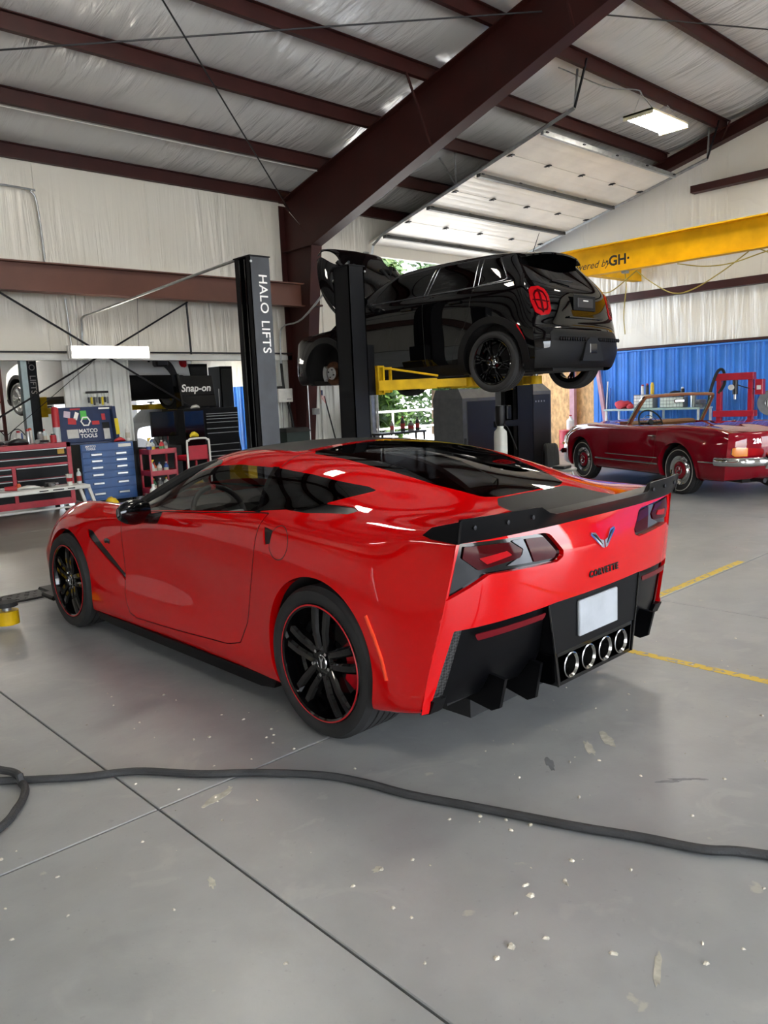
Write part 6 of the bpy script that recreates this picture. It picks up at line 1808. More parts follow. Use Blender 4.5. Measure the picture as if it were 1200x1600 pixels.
def gun(name, label, cat, loc, rz, m, m2):
    """pistol-grip air or drill tool lying on its side"""
    t = thing(name, label, cat, loc, rz)
    MB().cyl((-.09, 0, .035), (.06, 0, .035), .033, .026, 14).build('barrel', m, t)
    MB().cyl((.06, 0, .035), (.11, 0, .035), .014, n=10).build('chuck', 'alu', t)
    MB().loft([[(-.05, -.02, .02), (.0, -.02, .02), (.0, -.02, .05), (-.05, -.02, .05)], [(-.08, -.15, .02), (-.03, -.15, .02), (-.03, -.15, .05), (-.08, -.15, .05)]]).build('grip', m2, t)
    return t
gun('impact_wrench', 'black impact wrench lying on the left end of the red chest', 'power tool', (3.62, 11.88, zc), .4, 'p_black', 'p_black')
gun('impact_wrench', 'grey air wrench lying on the red chest near the mullion', 'power tool', (3.72, 12.02, zc), 2.6, 'p_grey', 'p_black')
lump('shop_rag', 'dark crumpled rag on top of the red chest', 'rag', (3.88, 11.86, zc), (.28, .2, .10), 'p_black', 3)
for k, (x_, lab) in enumerate(((3.52, 'thin black cable looped upright on the red chest'), (3.80, 'black cable arch on the red chest behind the wrenches'))):
    o = MB().tube(smooth_path([(x_, 12.0, zc), (x_ + .05, 12.0, zc + .18), (x_ + .16, 12.0, zc + .22), (x_ + .26, 12.0, zc + .10), (x_ + .28, 11.95, zc)], 6), .008, 6).build('cable', 'rubber'); tag(o, lab, 'cable')
for k, (x_, y_, h_, r_, m_, cp, lab) in enumerate(((3.34, 11.95, .16, .05, 'p_grey', 'p_black', 'squat dark tin at the left edge of the red chest'), (3.44, 12.08, .24, .034, 'p_black', 'p_red', 'black can with a red cap at the left of the red chest'), (3.70, 12.12, .21, .036, 'p_white', 'p_white', 'all-white can behind the grey air wrench'), (4.02, 12.14, .19, .03, 'p_blue', 'p_white', 'blue can behind the silver can on the red chest'), (4.40, 11.90, .13, .045, 'p_red', 'p_black', 'short red tin at the right end of the red chest'))):
    can(lab, (x_, y_, zc), h_, r_, m_, cp)
gun('impact_wrench', 'silver impact gun lying in the middle of the red chest', 'power tool', (4.16, 11.80, zc), .9, 'alu', 'p_black')
# on the white bench
t = thing('paper_cup', 'white and red paper cup on the right end of the white bench', 'cup', (4.20, 10.92, .457))
MB().lathe([(0, 0), (.032, 0), (.046, .15), (.043, .15), (.03, .004), (0, .004)], n=18).build('cup', 'p_white', t, 40)
MB().lathe([(.0375, .05), (.0385, .052), (.0425, .10), (.0415, .10)], n=18).build('print', 'p_red', t, 40)
bottle('clear water bottle at the right corner of the white bench', (4.36, 10.98, .457), .21, .034, 'p_clear', 'p_white')
gun('drill', 'black cordless drill lying on the white bench', 'power tool', (3.95, 10.95, .457), .2, 'p_black', 'p_grey')
gun('drill', 'red-handled air ratchet lying on the left of the white bench', 'power tool', (3.40, 10.92, .457), 2.9, 'p_red', 'p_black')
lump('shop_rag', 'pale crumpled rag in the middle of the white bench', 'rag', (3.66, 10.98, .456), (.30, .2, .05), 'p_white', 5)
can('small orange tin on the white bench beside the ratchet', (3.55, 11.02, .457), .08, .03, 'p_orange', 'p_orange', 'tin', 'can')
# carts' contents
c1 = [((5.76, 11.6), 'p_white', 'p_yellow', True, 'white spray bottle with a yellow head on the left of the bottle cart'), ((5.86, 11.68), 'p_clear', 'p_blue', False, 'clear jug-like bottle on the top shelf of the bottle cart'), ((5.97, 11.58), 'p_red', 'p_white', False, 'red bottle on the top shelf of the bottle cart'), ((6.07, 11.66), 'p_grey', 'p_black', False, 'grey bottle at the right of the bottle cart top shelf')]
for (x_, y_), m_, cp, sp, lab in c1: bottle(lab, (x_, y_, .752), .20 if not sp else .22, .042, m_, cp, None, sp)
c2 = [((5.84, 11.64), 'p_orange', 'p_red', 'orange bottle on the middle shelf of the bottle cart'), ((5.92, 11.62), 'p_white', 'p_blue', 'white bottle on the middle shelf of the bottle cart'), ((6.03, 11.60), 'p_blue', 'p_white', 'blue bottle on the middle shelf of the bottle cart')]
for (x_, y_), m_, cp, lab in c2: bottle(lab, (x_, y_, .412), .19, .040, m_, cp)
c3 = [((5.78, 11.58), 'p_green', 'p_yellow', 'green bottle on the bottom shelf of the bottle cart'), ((5.90, 11.60), 'p_grey', 'p_white', 'grey bottle on the bottom shelf of the bottle cart'), ((6.02, 11.62), 'p_white', 'p_yellow', 'white bottle on the bottom shelf of the bottle cart')]
for (x_, y_), m_, cp, lab in c3: bottle(lab, (x_, y_, .132), .22, .044, m_, cp)
bottle('white spray bottle with a yellow trigger on the middle shelf of the bottle cart', (5.735, 11.50, .412), .22, .036, 'p_clear', 'p_yellow', None, True)
bottle('tall white jug standing on the floor left of the bottle cart', (5.60, 11.25, 0), .30, .06, 'p_white', 'p_white')
bottle('dark green jug standing on the floor before the bottle cart', (5.78, 11.20, 0), .30, .06, 'p_green', 'p_black')
bottle('grey jug with a black cap on the floor under the handle cart', (5.95, 11.14, 0), .28, .06, 'p_grey', 'p_black')
lump('shop_rag', 'yellow rag on the lower shelf of the handle cart', 'rag', (6.50, 11.45, .135), (.18, .2, .2), 'p_yellow', 9)
lump('plastic_bag', 'pale crumpled plastic bag on the lower shelf of the handle cart', 'bag', (6.29, 11.42, .135), (.10, .16, .20), 'p_clear', 11)
lump('shop_rag', 'dark red rag heaped on the blue chest before the lid', 'rag', (5.50, 12.06, .957), (.18, .12, .07), 'p_red', 13)
bottle('white squeeze bottle lying open on the right of the blue chest', (5.67, 12.12, .957), .26, .035, 'p_white', 'p_white')
lump('shop_rag', 'yellow cloth on the floor in front of the blue chest', 'rag', (5.05, 11.55, 0), (.2, .2, .16), 'p_yellow', 17)
t = thing('monitor', 'dark flat screen standing between the carts and the black chest', 'screen', (6.25, 12.15, 0))
B('stand', 'black_plastic', t, -.25, .35, -.05, .35, 0, .82); B('screen', 'black_gloss', t, -.12, .38, .05, .09, .98, 1.40, .01); B('neck', 'black_plastic', t, .10, .16, .06, .10, .82, .98)
lump('glove', 'yellow-green work glove hanging over the black chest edge', 'glove', (6.72, 11.85, .95), (.16, .06, .10), 'st_yel', 21)
lump('shop_rag', 'pale rag on top of the tall black chest', 'rag', (6.98, 12.2, 1.422), (.16, .14, .07), 'p_white', 23)
# key rack on the middle panel
t = thing('tool_rack', 'black rail of hanging tools on the middle white wall panel', 'rack', (5.22, 12.52, 1.74))
B('rail', 'black_plastic', t, 0, .36, -.03, .02, 0, .035)
for k in range(8):
    x_ = .02 + k * .045
    MB().tube([(x_, -.02, .0), (x_, -.03, -.06)], .004, 5).build('hook', 'galv', t)
    MB().box(x_ - .014, x_ + .014, -.05, -.02, -.15 - .02 * (k % 3), -.06, .006).build('hung_tool', ['p_black', 'st_yel', 'p_black', 'p_grey'][k % 4], t)
# by the column
t = thing('trash_bin', 'dark wheeled trash bin beside the column', 'bin', (8.92, 12.12, 0))
MB().loft([[(-.22, -.2, .06), (.22, -.2, .06), (.22, .22, .06), (-.22, .22, .06)], [(-.27, -.25, .90), (.27, -.25, .90), (.27, .27, .90), (-.27, .27, .90)]]).build('bin_body', mat('bin_green', '1d2a26', .5), t, 30)
MB().loft([[(-.29, -.28, .90), (.29, -.28, .90), (.29, .28, .90), (-.29, .28, .90)], [(-.25, -.22, .975), (.25, -.22, .975), (.25, .24, .975), (-.25, .24, .975)]]).build('lid', 'black_plastic', t, 30)
MB().cyl((-.26, .22, .09), (.26, .22, .09), .09, n=18).build('wheels', 'rubber', t)
t = thing('wall_box', 'white electrical box on the white wall left of the column', 'box', (9.10, 12.50, 1.46))
B('case', 'p_white', t, -.17, .17, -.06, .10, 0, .26, .008); B('case_print', 'p_grey', t, .02, .13, -.062, -.06, .05, .065); B('top_unit', 'p_black', t, -.16, -.04, -.05, .06, .26, .31, .01)
for x_ in (-.05, .08): MB().tube([(x_, 0, 0), (x_ + .02, .03, -.4), (x_ - .02, .04, -.9)], .006, 5).build('wire', 'wire', t)
t = thing('socket_box', 'grey socket box fixed to the column', 'box', (9.42, 11.98, 1.20))
B('case', 'galv', t, -.06, .06, -.09, .0, 0, .12, .006); B('cover', 'p_grey', t, -.05, .05, -.10, -.09, .01, .11, .003)
MB().tube([(-.15, -.02, -1.1), (-.15, -.02, 1.2)], .012, 6).build('conduit', 'galv', t)
t = thing('flag', 'small striped flag stuck to the column', 'flag', (9.56, 11.96, 1.50))
for k in range(7):
    MB().loft([[(.0 + .012 * k, -.02 - .006 * math.sin(k), .16 - .02 * k), (.012 + .012 * k, -.02 - .006 * math.sin(k + 1), .16 - .02 * k)], [(.02 + .012 * k, -.03, -.02 - .012 * k), (.034 + .012 * k, -.03, -.02 - .012 * k)]], caps=False, closed=False).build('stripe', 'p_red' if k % 2 == 0 else 'p_white', t, None)
B('canton', 'navy_tool', t, .0, .04, -.04, -.035, .06, .16); MB().tube([(-.01, -.02, .22), (.0, -.02, -.1)], .005, 6).build('stick', 'tan_trim', t)
t = thing('coat', 'black coat hanging on the white wall right of the column', 'coat', (10.72, 12.36, .35))
rg = []
for q in range(9):
    z_ = q / 8; w = .08 + .16 * math.sin(PI * min(1, .25 + .7 * (1 - z_))) ; rg.append([(w * math.cos(a) * (1 + .12 * math.sin(5 * a + q)), .10 * math.sin(a), z_ * 1.0) for a in np.linspace(0, 2 * PI, 18, endpoint=False)])
MB().loft(rg).build('cloth', 'p_black', t, 60); MB().tube([(0, .05, .98), (0, .10, 1.06), (0, .20, 1.06)], .012, 6).build('hook', 'galv', t)
for lab, a, b_, m_ in (('wooden-handled broom leaning on the white wall by the coat', (10.35, 12.3, .02), (10.10, 12.5, 1.55), 'dark_steel'), ('dark pole leaning against the roll-up door jamb', (11.25, 12.2, .02), (11.05, 12.5, 1.75), 'dark_steel'), ('pale pole leaning on the blue wall near the brace', (16.55, 10.0, .02), (16.72, 10.02, 1.6), 'p_white'), ('second pale pole leaning on the blue wall near the brace', (16.55, 9.93, .02), (16.72, 9.95, 1.45), 'p_blue')):
    t = thing('pole', lab, 'pole', a); v = Vector(b_) - Vector(a)
    MB().cyl((0, 0, 0), v, .014, n=8).build('shaft', m_, t); MB().cyl((0, 0, 0), v * .06, .022, n=8).build('ferrule', 'p_black', t)
t = thing('wall_sign', 'small orange sign plate on the white wall behind the hatchback lift', 'sign', (10.42, 12.55, 1.85))
B('plate', 'p_orange', t, -.16, .16, -.01, .0, -.04, .05); B('lower_plate', 'p_grey', t, -.15, .15, -.008, 0, -.10, -.07)
# bench in front of the open door
t = thing('side_bench', 'narrow black bench with bottles in front of the open door', 'bench', (10.3, 11.05, 0))
B('top', 'p_black', t, 0, 1.25, 0, .30, .74, .78, .006)
for x_ in (.04, 1.2):
    for y_ in (.03, .26): B('leg', 'p_black', t, x_ - .015, x_ + .015, y_ - .015, y_ + .015, 0, .74)
for k, (x_, h_, r_, m_, cp, lab) in enumerate(((.42, .24, .04, 'p_grey', 'p_white', 'grey bottle on the left of the black bench'), (.72, .30, .045, 'p_black', 'p_red', 'dark bottle with a red cap on the black bench'), (.95, .20, .06, 'p_grey', 'p_black', 'squat grey jug on the black bench'), (1.14, .27, .04, 'p_black', 'p_black', 'all-black bottle at the right end of the black bench'))):
    bottle(lab, (10.3 + x_, 11.2, .782), h_, r_, m_, cp)
# machine cabinets behind the far lift post
def cabinet(label, loc, w, d_, h, ch, panel_on):
    t = thing('machine_cabinet', label, 'cabinet', loc)
    MB().loft([[(0, 0, 0), (w, 0, 0), (w, d_, 0), (0, d_, 0)], [(0, 0, h - ch), (w, 0, h - ch), (w, d_, h - ch), (0, d_, h - ch)], [(ch * .5, ch, h), (w - ch * .5, ch, h), (w - ch * .5, d_, h), (ch * .5, d_, h)]]).build('housing', mat('machine_grey', '4b4d50', .45, var=.1), t, 20)
    B('front_door', mat('machine_dark', '17181a', .4), t, .10, w - .04, -.012, 0, .05, h - ch - .05, .006)
    B('handle', 'p_black', t, .03, .06, -.03, -.0, .3, .7, .006)
    if panel_on:
        pn = B('control_panel', 'p_black', t, w * .3, w * .75, -.016, -.012, h - ch - .25, h - ch - .08)
        for k in range(4): MB().cyl((w * (.36 + .11 * k), -.016, h - ch - .16), (w * (.36 + .11 * k), -.024, h - ch - .16), .014, n=10).build('knob', 'p_grey', pn)
    return t
cabinet('dark machine cabinet with a grey sloped hood left of the far lift post', (10.32, 9.0, 0), 1.25, .7, 1.55, .16, False)
cabinet('grey machine cabinet with a control panel right of the far lift post', (10.1, 7.5, 0), .68, .6, 1.66, .2, True)
# loose tyre and rolling stool
t = thing('tire', 'loose worn tire standing on the floor behind the lift post', 'tire', (10.25, 7.15, .325), RAD(40)); 
MB().lathe(tyre_profile(.325, .21, .21), axis='y', n=48).build('tread_ring', 'rubber', t, 40)
MB().lathe([(.21, .08), (.19, .06), (.19, -.06), (.21, -.08)], axis='y', n=32).build('inner_liner', 'p_black', t, 40)
t = thing('rolling_stool', 'low metal stool with bent tube legs behind the spoiler', 'stool', (8.78, 5.95, 0), .2)
MB().lathe([(0, .44), (.19, .44), (.20, .425), (.19, .405), (0, .405)], n=28).build('seat', 'alu', t, 40)
MB().box(-.14, .10, -.10, .08, .441, .475, .01).build('tool_tray', 'p_black', t)
for k in range(4):
    a = k * PI / 2 + .5
    MB().tube(smooth_path([(.13 * math.cos(a), .13 * math.sin(a), .41), (.17 * math.cos(a), .17 * math.sin(a), .28), (.24 * math.cos(a), .24 * math.sin(a), .0)], 5), .012, 8).build('leg', 'alu', t)
# ------------------------------------------------------------------ along the blue wall
t = thing('wall_bench', 'pale workbench against the blue wall behind the roadster', 'bench', (16.0, 7.45, 0))
B('top', mat('bench_top', 'a9bdb9', .4), t, 0, .62, 0, 2.25, .93, .97, .005)
for x_ in (.03, .59):
    for y_ in (.04, 1.1, 2.2): B('leg', 'p_white', t, x_ - .02, x_ + .02, y_ - .02, y_ + .02, 0, .93)
B('lower_shelf', 'bench_top', t, .02, .6, .04, 2.2, .30, .32)
lump('towel', 'heap of folded red shop towels on the left of the wall bench', 'towels', (16.30, 9.36, .972), (.40, .42, .20), mat('towel_red', 'b0303a', .8), 31)
lump('towel', 'smaller red towel heap beside the big one', 'towels', (16.12, 9.1, .972), (.16, .16, .12), 'towel_red', 33)
def organizer(label, loc, nx, nz):
    t = thing('parts_organizer', label, 'box', loc)
    B('case', 'p_grey', t, 0, .2, 0, nx * .075 + .02, 0, nz * .07 + .02, .004)
    for i in range(nx):
        for k in range(nz): B('bin_drawer', 'p_white', t, -.012, 0, .014 + i * .075, .08 + i * .075, .014 + k * .07, .075 + k * .07, .003)
organizer('pale small-drawer organizer under the spray cans on the wall bench', (16.25, 8.62, .972), 6, 4)
organizer('low small-drawer organizer in the middle of the wall bench', (16.25, 7.92, .972), 7, 3)
zo = .972 + .302
can('yellow spray can on the small-drawer organizer', (16.36, 8.70, zo), .26, .04, 'p_yellow', 'p_yellow'); can('dark spray can on the small-drawer organizer', (16.36, 8.82, zo), .24, .035, 'p_black', 'p_red'); can('white spray can with a red cap on the organizer', (16.36, 8.93, zo), .22, .035, 'p_white', 'p_red')
lump('tool_pile', 'dark pile of hand tools on the low organizer', 'tools', (16.36, 8.15, 1.204), (.22, .34, .14), 'p_black', 41)
can('tall dark can on the low organizer', (16.36, 8.0, 1.204), .20, .04, 'p_black', 'alu'); can('silver canister near the right end of the wall bench', (16.34, 7.75, .972), .30, .06, 'alu', 'alu')
t = thing('bench_vise', 'grey machine at the right end of the wall bench', 'vise', (16.3, 7.56, .972))
B('base', 'p_grey', t, -.1, .1, -.08, .08, 0, .06, .01); MB().box(-.16, .16, -.05, .05, .06, .16, .02).build('jaw', 'p_grey', t); MB().cyl((-.3, 0, .1), (-.16, 0, .1), .015, n=8).build('screw', 'alu', t)
# hydraulic press
t = thing('shop_press', 'red H-frame hydraulic press against the blue wall', 'press', (15.9, 6.33, 0))
for y_ in (0, .62): B('upright', 'red_tool', t, -.05, .05, y_, y_ + .09, .02, 1.62, .004)
B('head_beam', 'red_tool', t, -.08, .08, -.02, .73, 1.50, 1.64, .006); B('bed_beam', 'red_tool', t, -.09, .09, -.05, .76, .78, .90, .006)
for y_ in (-.04, .58): B('foot', 'red_tool', t, -.30, .30, y_, y_ + .17, 0, .03)
MB().cyl((0, .355, 1.50), (0, .355, 1.22), .05, n=16).build('ram', 'p_black', t); MB().cyl((0, .355, 1.22), (0, .355, 1.12), .025, n=12).build('ram_tip', 'alu', t)
g2 = MB().cyl((-.06, .40, 1.36), (-.10, .40, 1.36), .055, n=20).build('gauge', 'p_white', t); MB().cyl((-.101, .40, 1.36), (-.104, .40, 1.36), .045, n=20).build('dial', 'tank_plastic', g2)
B('pump_box', 'red_tool', t, -.07, .07, -.20, -.05, 1.20, 1.50, .01); B('pump_plate', 'p_white', t, -.074, -.07, -.17, -.09, 1.30, 1.38)
MB().tube(smooth_path([(0, -.08, 1.3), (-.05, .1, 1.34), (-.05, .28, 1.40)], 6), .01, 6).build('pressure_hose', 'rubber', t)
pr = t
t = thing('serpentine_belt', 'black rubber belt draped over the red press corner', 'belt', (15.86, 7.02, 1.0))
MB().tube(smooth_path([(-.06, .16, .0), (-.07, .10, .35), (-.06, -.02, .68), (-.03, -.12, .70), (.0, -.14, .45), (.0, -.02, .25)], 7), .032, 8, flat=.5).build('belt', 'rubber', t)
t = thing('brake_rotor', 'grey steel wheel disc hanging on the blue wall at the right edge', 'wheel', (16.5, 6.22, 1.02)); t.rotation_euler = (0, 0, PI / 2)
MB().lathe([(0, .0), (.06, .0), (.10, .03), (.20, .035), (.25, .05), (.26, .0), (.25, -.05), (.12, -.08), (0, -.08)], axis='y', n=40).build('disc', 'p_grey', t, 40)
MB().lathe([(.09, .045), (.095, .05), (.10, .045)], axis='y', n=32).build('inner_ring', 'alu', t); B('paper_tag', 'p_white', t, -.05, .05, .04, .055, -.07, .06)
t = thing('jug', 'white jug on a red can near the pink post', 'bottle', (16.25, 10.75, .5)); MB().lathe([(0, 0), (.09, 0), (.09, .22), (.03, .28), (.03, .32), (0, .32)], n=18).build('body', 'p_white', t, 40); MB().lathe([(0, .32), (.035, .32), (.035, .35), (0, .35)], n=12).build('cap', 'p_red', t)
t = thing('steel_drum', 'dark red drum standing below the white jug', 'drum', (16.25, 10.75, 0)); MB().lathe([(0, 0), (.27, 0), (.28, .02), (.27, .03), (.27, .17), (.28, .18), (.27, .19), (.27, .47), (.28, .48), (.27, .498), (0, .498)], n=28).build('shell', 'p_red', t, 40); MB().lathe([(0, .498), (.03, .5), (.03, .51), (0, .51)], (.15, 0, -.005), n=12).build('bung', 'alu', t)
# hose on the floor
hp = [(2.9, -.6), (2.55, .35), (2.35, .86), (2.27, 1.02), (2.18, 1.19), (2.10, 1.38), (2.05, 1.53), (1.97, 1.72), (1.89, 1.96), (1.83, 2.14), (1.75, 2.32), (1.59, 2.53), (1.43, 2.70), (1.28, 2.90), (1.10, 3.04), (.93, 3.16), (.78, 3.32), (.62, 3.50), (.60, 3.62), (.72, 3.55), (.86, 3.30), (.905, 3.22), (.91, 3.13), (.87, 3.03), (.83, 2.96), (.74, 2.88), (.5, 2.75)]
rr = random.Random(5)
pts = smooth_path([(a + rr.uniform(-.012, .012), b_ + rr.uniform(-.012, .012), .0165) for a, b_ in hp], 7)
pts = [(a, b_, c_ + (.026 if .66 < a < .95 and 3.18 < b_ < 3.42 and k > len(pts) * .66 else 0)) for k, (a, b_, c_) in enumerate(pts)]
o = MB().tube(pts, .0155, 10).build('air_hose', 'cable_black'); tag(o, 'long black rubber hose lying across the foreground floor', 'hose')
# chips and flakes scattered on the floor
rr = random.Random(11); V = []; F = []
spots = [(2.03, 1.52), (1.84, 1.25), (1.39, 1.71), (1.67, .99), (1.51, 1.2), (2.2, 1.25), (1.95, 1.3), (2.0, 1.6), (1.6, 1.15), (1.8, .8), (2.6, 1.6), (2.3, 1.5), (1.75, 1.33), (1.72, 1.29)]
for k in range(300):
    if k < len(spots): x_, y_, s_ = *spots[k], rr.uniform(.009, .016)
    else:
        x_, y_ = (rr.uniform(.5, 4.2), rr.uniform(.5, 4.0)) if k < 220 else (rr.uniform(2, 9), rr.uniform(.5, 6)); s_ = rr.uniform(.002, .0105) if k % 4 else rr.uniform(.006, .013)
    if 1.9 < x_ < 3.9 and y_ > 1.9 and k >= len(spots): s_ *= .5
    n = len(V); a0 = rr.uniform(0, 6.28); el = rr.uniform(.4, 1.0)
    ring = []
    for i in range(5):
        a = 2 * PI * i / 5; px, py = s_ * math.cos(a) * rr.uniform(.7, 1.2), s_ * el * math.sin(a) * rr.uniform(.7, 1.2)
        ring.append((x_ + px * math.cos(a0) - py * math.sin(a0), y_ + px * math.sin(a0) + py * math.cos(a0)))
    V += [(a, b_, .0003) for a, b_ in ring] + [(x_ + (a - x_) * .5, y_ + (b_ - y_) * .5, .0003 + s_ * .45) for a, b_ in ring]
    F += [(n + i, n + (i + 1) % 5, n + 5 + (i + 1) % 5, n + 5 + i) for i in range(5)] + [tuple(n + 5 + i for i in range(5))]
o = mobj('floor_debris', V, F, mat('flake', 'b9b3a4', .8, var=.3, scale=40), None, None); tag(o, 'pale chips and flakes scattered over the grey floor', 'debris', kind='stuff')
# ------------------------------------------------------------------ the workshop beyond the far wall
an = tag(empty('wall_annex'), kind='structure')
sheet('sheet', an, 'panel_blue', .915, 1.9, (11.2, 19.0, 0), -PI / 2)
for k in range(1, 7): sheet('sheet', an, 'panel_blue', .915, 1.9, (11.2, 19.0 - k * .915, 0), -PI / 2)
B('backing', 'panel_blue', an, 11.22, 11.3, 12.72, 20.0, 0, 1.9); B('blanket', 'wall_blanket', an, 11.2, 11.3, 12.72, 20.0, 1.9, 3.6)
B('back_wall', 'panel_white', an, -1.0, 7.35, 19.6, 19.75, 0, 3.6); B('back_wall', 'panel_white', an, 7.9, 9.5, 19.6, 19.75, 0, 3.6); B('back_wall', 'panel_white', an, 10.6, 11.3, 19.6, 19.75, 0, 3.6); B('back_wall', 'panel_white', an, 7.35, 10.6, 19.6, 19.75, 2.6, 3.6)
B('end_wall', 'panel_white', an, -1.1, -1.0, 12.72, 19.75, 0, 3.6)
cl = tag(B('ceiling_annex', mat('annex_ceiling', '4a4c4e', .7), None, -1.1, 11.3, 12.72, 19.75, 3.5, 3.6), kind='structure')
for k in range(4): B('joist', 'steel_oxide', cl, -1.0, 11.2, 13.6 + k * 1.6, 13.7 + k * 1.6, 3.3, 3.5)
for x_, lab in ((4.6, 'high-bay light added to brighten the workshop behind the left opening'), (9.6, 'high-bay light added to brighten the workshop behind the right opening')):
    high_bay(lab, (x_, 17.2, 2.95), False)  # unseen lamps, added to brighten this workshop's walls and the raised car
hatchback('white car raised on the lift in the workshop behind the left opening', (6.75, 15.7, 1.42), RAD(98), 'white_car_paint', False, (1, 1, 1, 1), 'hatchback_car', False, (90, 50), 1.08)
hatchback('dark grey car parked in the workshop behind the right opening', (9.05, 16.9, 0), RAD(80), 'grey_car_paint', False, (1, 1, 1, 1), 'hatchback_car', False, (90, 50), 1.05)
t = thing('car_lift', 'grey lift post with yellow arms in the workshop behind the left opening', 'car lift')
p = lift_post(t, 5.10, 5.34, 14.9, 15.15, 3.0, 1, 'post_face')
for txt, z_ in (('HALO', 2.43), ('LIFTS', 1.98)):
    lettering('post_lettering', txt, .15, 'letter_white', p, (5.25, 14.895, z_), (0, 0, -1), (1, 0, 0), ext=.001)
B('carriage_yoke', 'lift_yellow', t, 5.34, 5.46, 14.88, 15.17, 1.38, 1.75, .006)
lift_arm(t, (5.46, 14.9), (6.2, 14.55), 1.49, .14); lift_arm(t, (5.46, 15.15), (6.1, 16.6), 1.49)
lift_post(t, 8.15, 8.39, 14.9, 15.15, 3.0, -1, 'post_face')
B('carriage_yoke', 'lift_yellow', t, 8.03, 8.15, 14.88, 15.17, 1.38, 1.75, .006)
lift_arm(t, (8.03, 14.9), (7.35, 14.55), 1.49, .14); lift_arm(t, (8.03, 15.15), (7.4, 16.6), 1.49)
t = thing('storage_rack', 'dark steel storage rack at the far left of the workshop behind', 'rack', (3.9, 17.5, 0))
for x_ in (0, 1.6):
    for y_ in (0, .5): B('upright', 'steel_oxide', t, x_ - .03, x_ + .03, y_ - .03, y_ + .03, 0, 2.6)
for z_ in (.5, 1.1, 1.7, 2.3): B('shelf', 'steel_oxide', t, 0, 1.6, 0, .5, z_, z_ + .04)
t = thing('black_locker', 'black locker behind the open lid of the tall black chest', 'locker', (8.05, 14.2, 0))
B('case', 'black_satin', t, 0, .42, 0, .45, 0, 2.3, .006); B('door', 'black_gloss', t, .02, .40, -.012, 0, .05, 2.25, .004); B('handle', 'alu', t, .34, .36, -.03, -.012, 1.1, 1.25)
t = thing('black_locker', 'second black locker right of the first behind the tall black chest', 'locker', (8.75, 14.2, 0))
B('case', 'black_satin', t, 0, .30, 0, .45, 0, 2.25, .006); B('door', 'black_gloss', t, .02, .28, -.012, 0, .05, 2.2, .004); B('handle', 'alu', t, .24, .26, -.03, -.012, 1.1, 1.25)
t = thing('hanging_hoses', 'tangle of black hoses and fittings hanging in the right opening', 'hoses', (7.0, 13.3, 2.2))
for k in range(6):
    a = .25 * k; MB().tube(smooth_path([(-.3 + .08 * k, .05 * k, .15), (.0 + .05 * k, .02 * k, .05 + .03 * math.sin(k)), (.22 + .03 * k, 0, -.25 - .05 * k), (.26 + .02 * k, 0, -.9)], 6), .022, 7).build('hose', 'rubber', t)
MB().box(-.15, .1, -.08, .1, 0, .2, .03).build('reel', 'p_black', t); MB().tube([(-.1, .3, .1), (-.1, .3, 1.28)], .02, 6).build('drop_rod', 'dark_steel', t)

# ------------------------------------------------------------------ outside the open door
t = thing('railing', 'galvanised pipe railing outside the open door', 'railing', (14.6, 17.6, 0))
for z_ in (.50, 1.02): MB().tube([(0, 0, z_), (12, 0, z_)], .03, 8).build('rail', mat('rail_grey', 'd0d2d2', .45), t)
for k in range(7): MB().cyl((.4 + k * 1.9, 0, -.01), (.4 + k * 1.9, 0, 1.02), .03, n=8).build('post', 'rail_grey', t)
mat('bark', '4f4234', .9, bump=.4, bscale=15)
def leaf_mat(name, a, b):
    m = bpy.data.materials.new(name); m.use_nodes = True; nt = m.node_tree; p = nt.nodes['Principled BSDF']; p.inputs['Roughness'].default_value = .6
    g = nt.nodes.new('ShaderNodeNewGeometry'); r = nt.nodes.new('ShaderNodeValToRGB'); r.color_ramp.elements[0].color = (*lin(a), 1); r.color_ramp.elements[1].color = (*lin(b), 1)
    nt.links.new(g.outputs['Random Per Island'], r.inputs[0]); nt.links.new(r.outputs[0], p.inputs['Base Color'])
    tr = nt.nodes.new('ShaderNodeBsdfTranslucent'); nt.links.new(r.outputs[0], tr.inputs[0]); mx = nt.nodes.new('ShaderNodeMixShader'); mx.inputs[0].default_value = .45
    out = nt.nodes['Material Output']; nt.links.new(p.outputs[0], mx.inputs[1]); nt.links.new(tr.outputs[0], mx.inputs[2]); nt.links.new(mx.outputs[0], out.inputs[0]); MATS[name] = m
leaf_mat('leaf_yellow', '3e4a14', '6a6a1c'); leaf_mat('leaf_mid', '203c12', '40581e'); leaf_mat('leaf_dark', '182f12', '30491a')
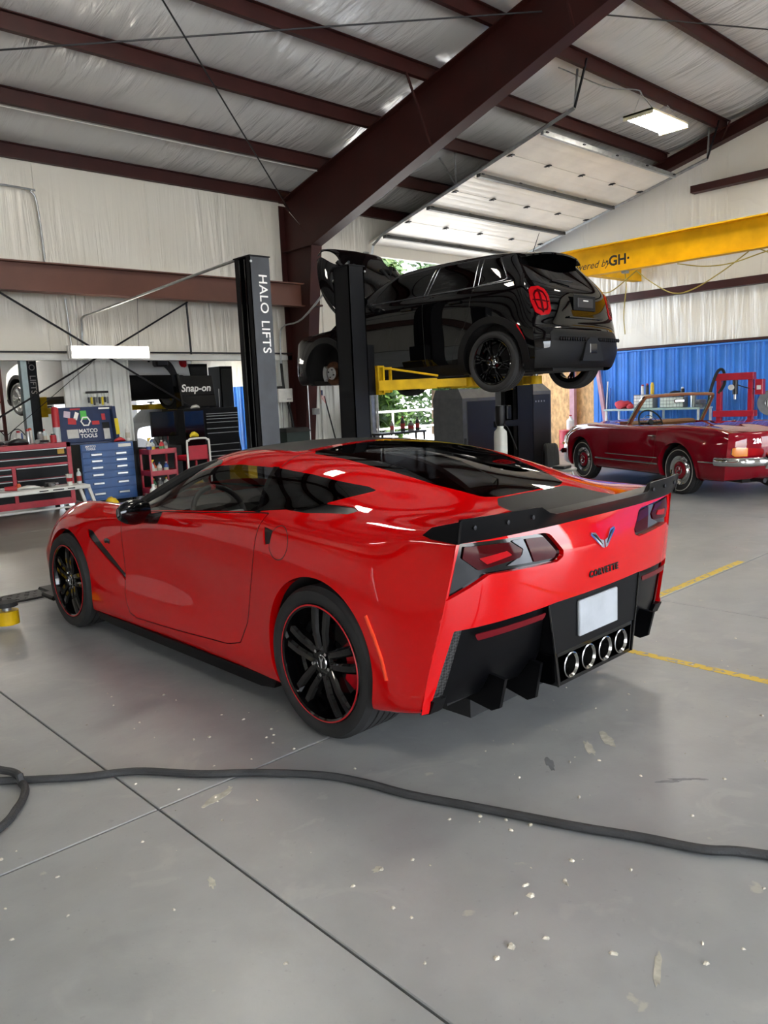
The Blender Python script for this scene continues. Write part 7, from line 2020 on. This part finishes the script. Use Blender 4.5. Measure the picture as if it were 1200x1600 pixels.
def tree(label, loc, h, r, m, seed, n=6500, low=.0):
    t = thing('tree', label, 'tree', loc, 0, 'trees outside the open door'); rr = random.Random(seed)
    tr = [(0, 0, 0), (.05, .02, h * .3), (-.04, .05, h * .6), (.02, 0, h * .9)]
    MB().tube(smooth_path(tr, 4), [.14 - .09 * k / 12 for k in range(13)], 8).build('trunk', 'bark', t)
    blobs = [(rr.uniform(-.6, .6) * r, rr.uniform(-.6, .6) * r, low + (h - low) * rr.uniform(.06, .95), r * rr.uniform(.35, .6)) for _ in range(30)]
    V = []; F = []
    for k in range(n):
        b = blobs[k % 30]; v = Vector((rr.gauss(0, 1), rr.gauss(0, 1), rr.gauss(0, 1))).normalized() * b[3] * rr.uniform(.45, 1.05)
        c = Vector(b[:3]) + v
        if c.z < .05: c.z = rr.uniform(.05, .5)
        u = Vector((rr.gauss(0, 1), rr.gauss(0, 1), rr.gauss(0, 1))).normalized(); w = u.orthogonal().normalized(); s = rr.uniform(.13, .24)
        i = len(V); V += [c - u * s, c + w * s * .5 - u * .1 * s, c + u * s, c - w * s * .5 - u * .1 * s]; F += [(i, i + 1, i + 2, i + 3)]
    o = mobj('foliage', V, F, m, t); o['kind'] = 'stuff'
tree('yellow-green leafy tree nearest the door jamb outside', (15.6, 20.4, 0), 5.5, 1.3, 'leaf_yellow', 1)
tree('mid-green leafy tree second from the door jamb outside', (18.8, 20.6, 0), 6.2, 1.3, 'leaf_mid', 2)
tree('dark green leafy tree third from the door jamb outside', (22.0, 20.6, 0), 6.0, 1.3, 'leaf_dark', 3)
tree('green leafy tree rightmost of the front row outside', (25.2, 20.4, 0), 6.0, 1.3, 'leaf_mid', 4)
for k, (x_, m_, lab) in enumerate(((17.2, 'leaf_dark', 'tall dark green tree in the back row outside at the left'), (22.6, 'leaf_mid', 'tall green tree in the back row outside in the middle'), (28.0, 'leaf_dark', 'tall dark tree in the back row outside at the right'))):
    tree(lab, (x_, 25.0, 0), 8.5, 2.2, m_, 20 + k, 11000)
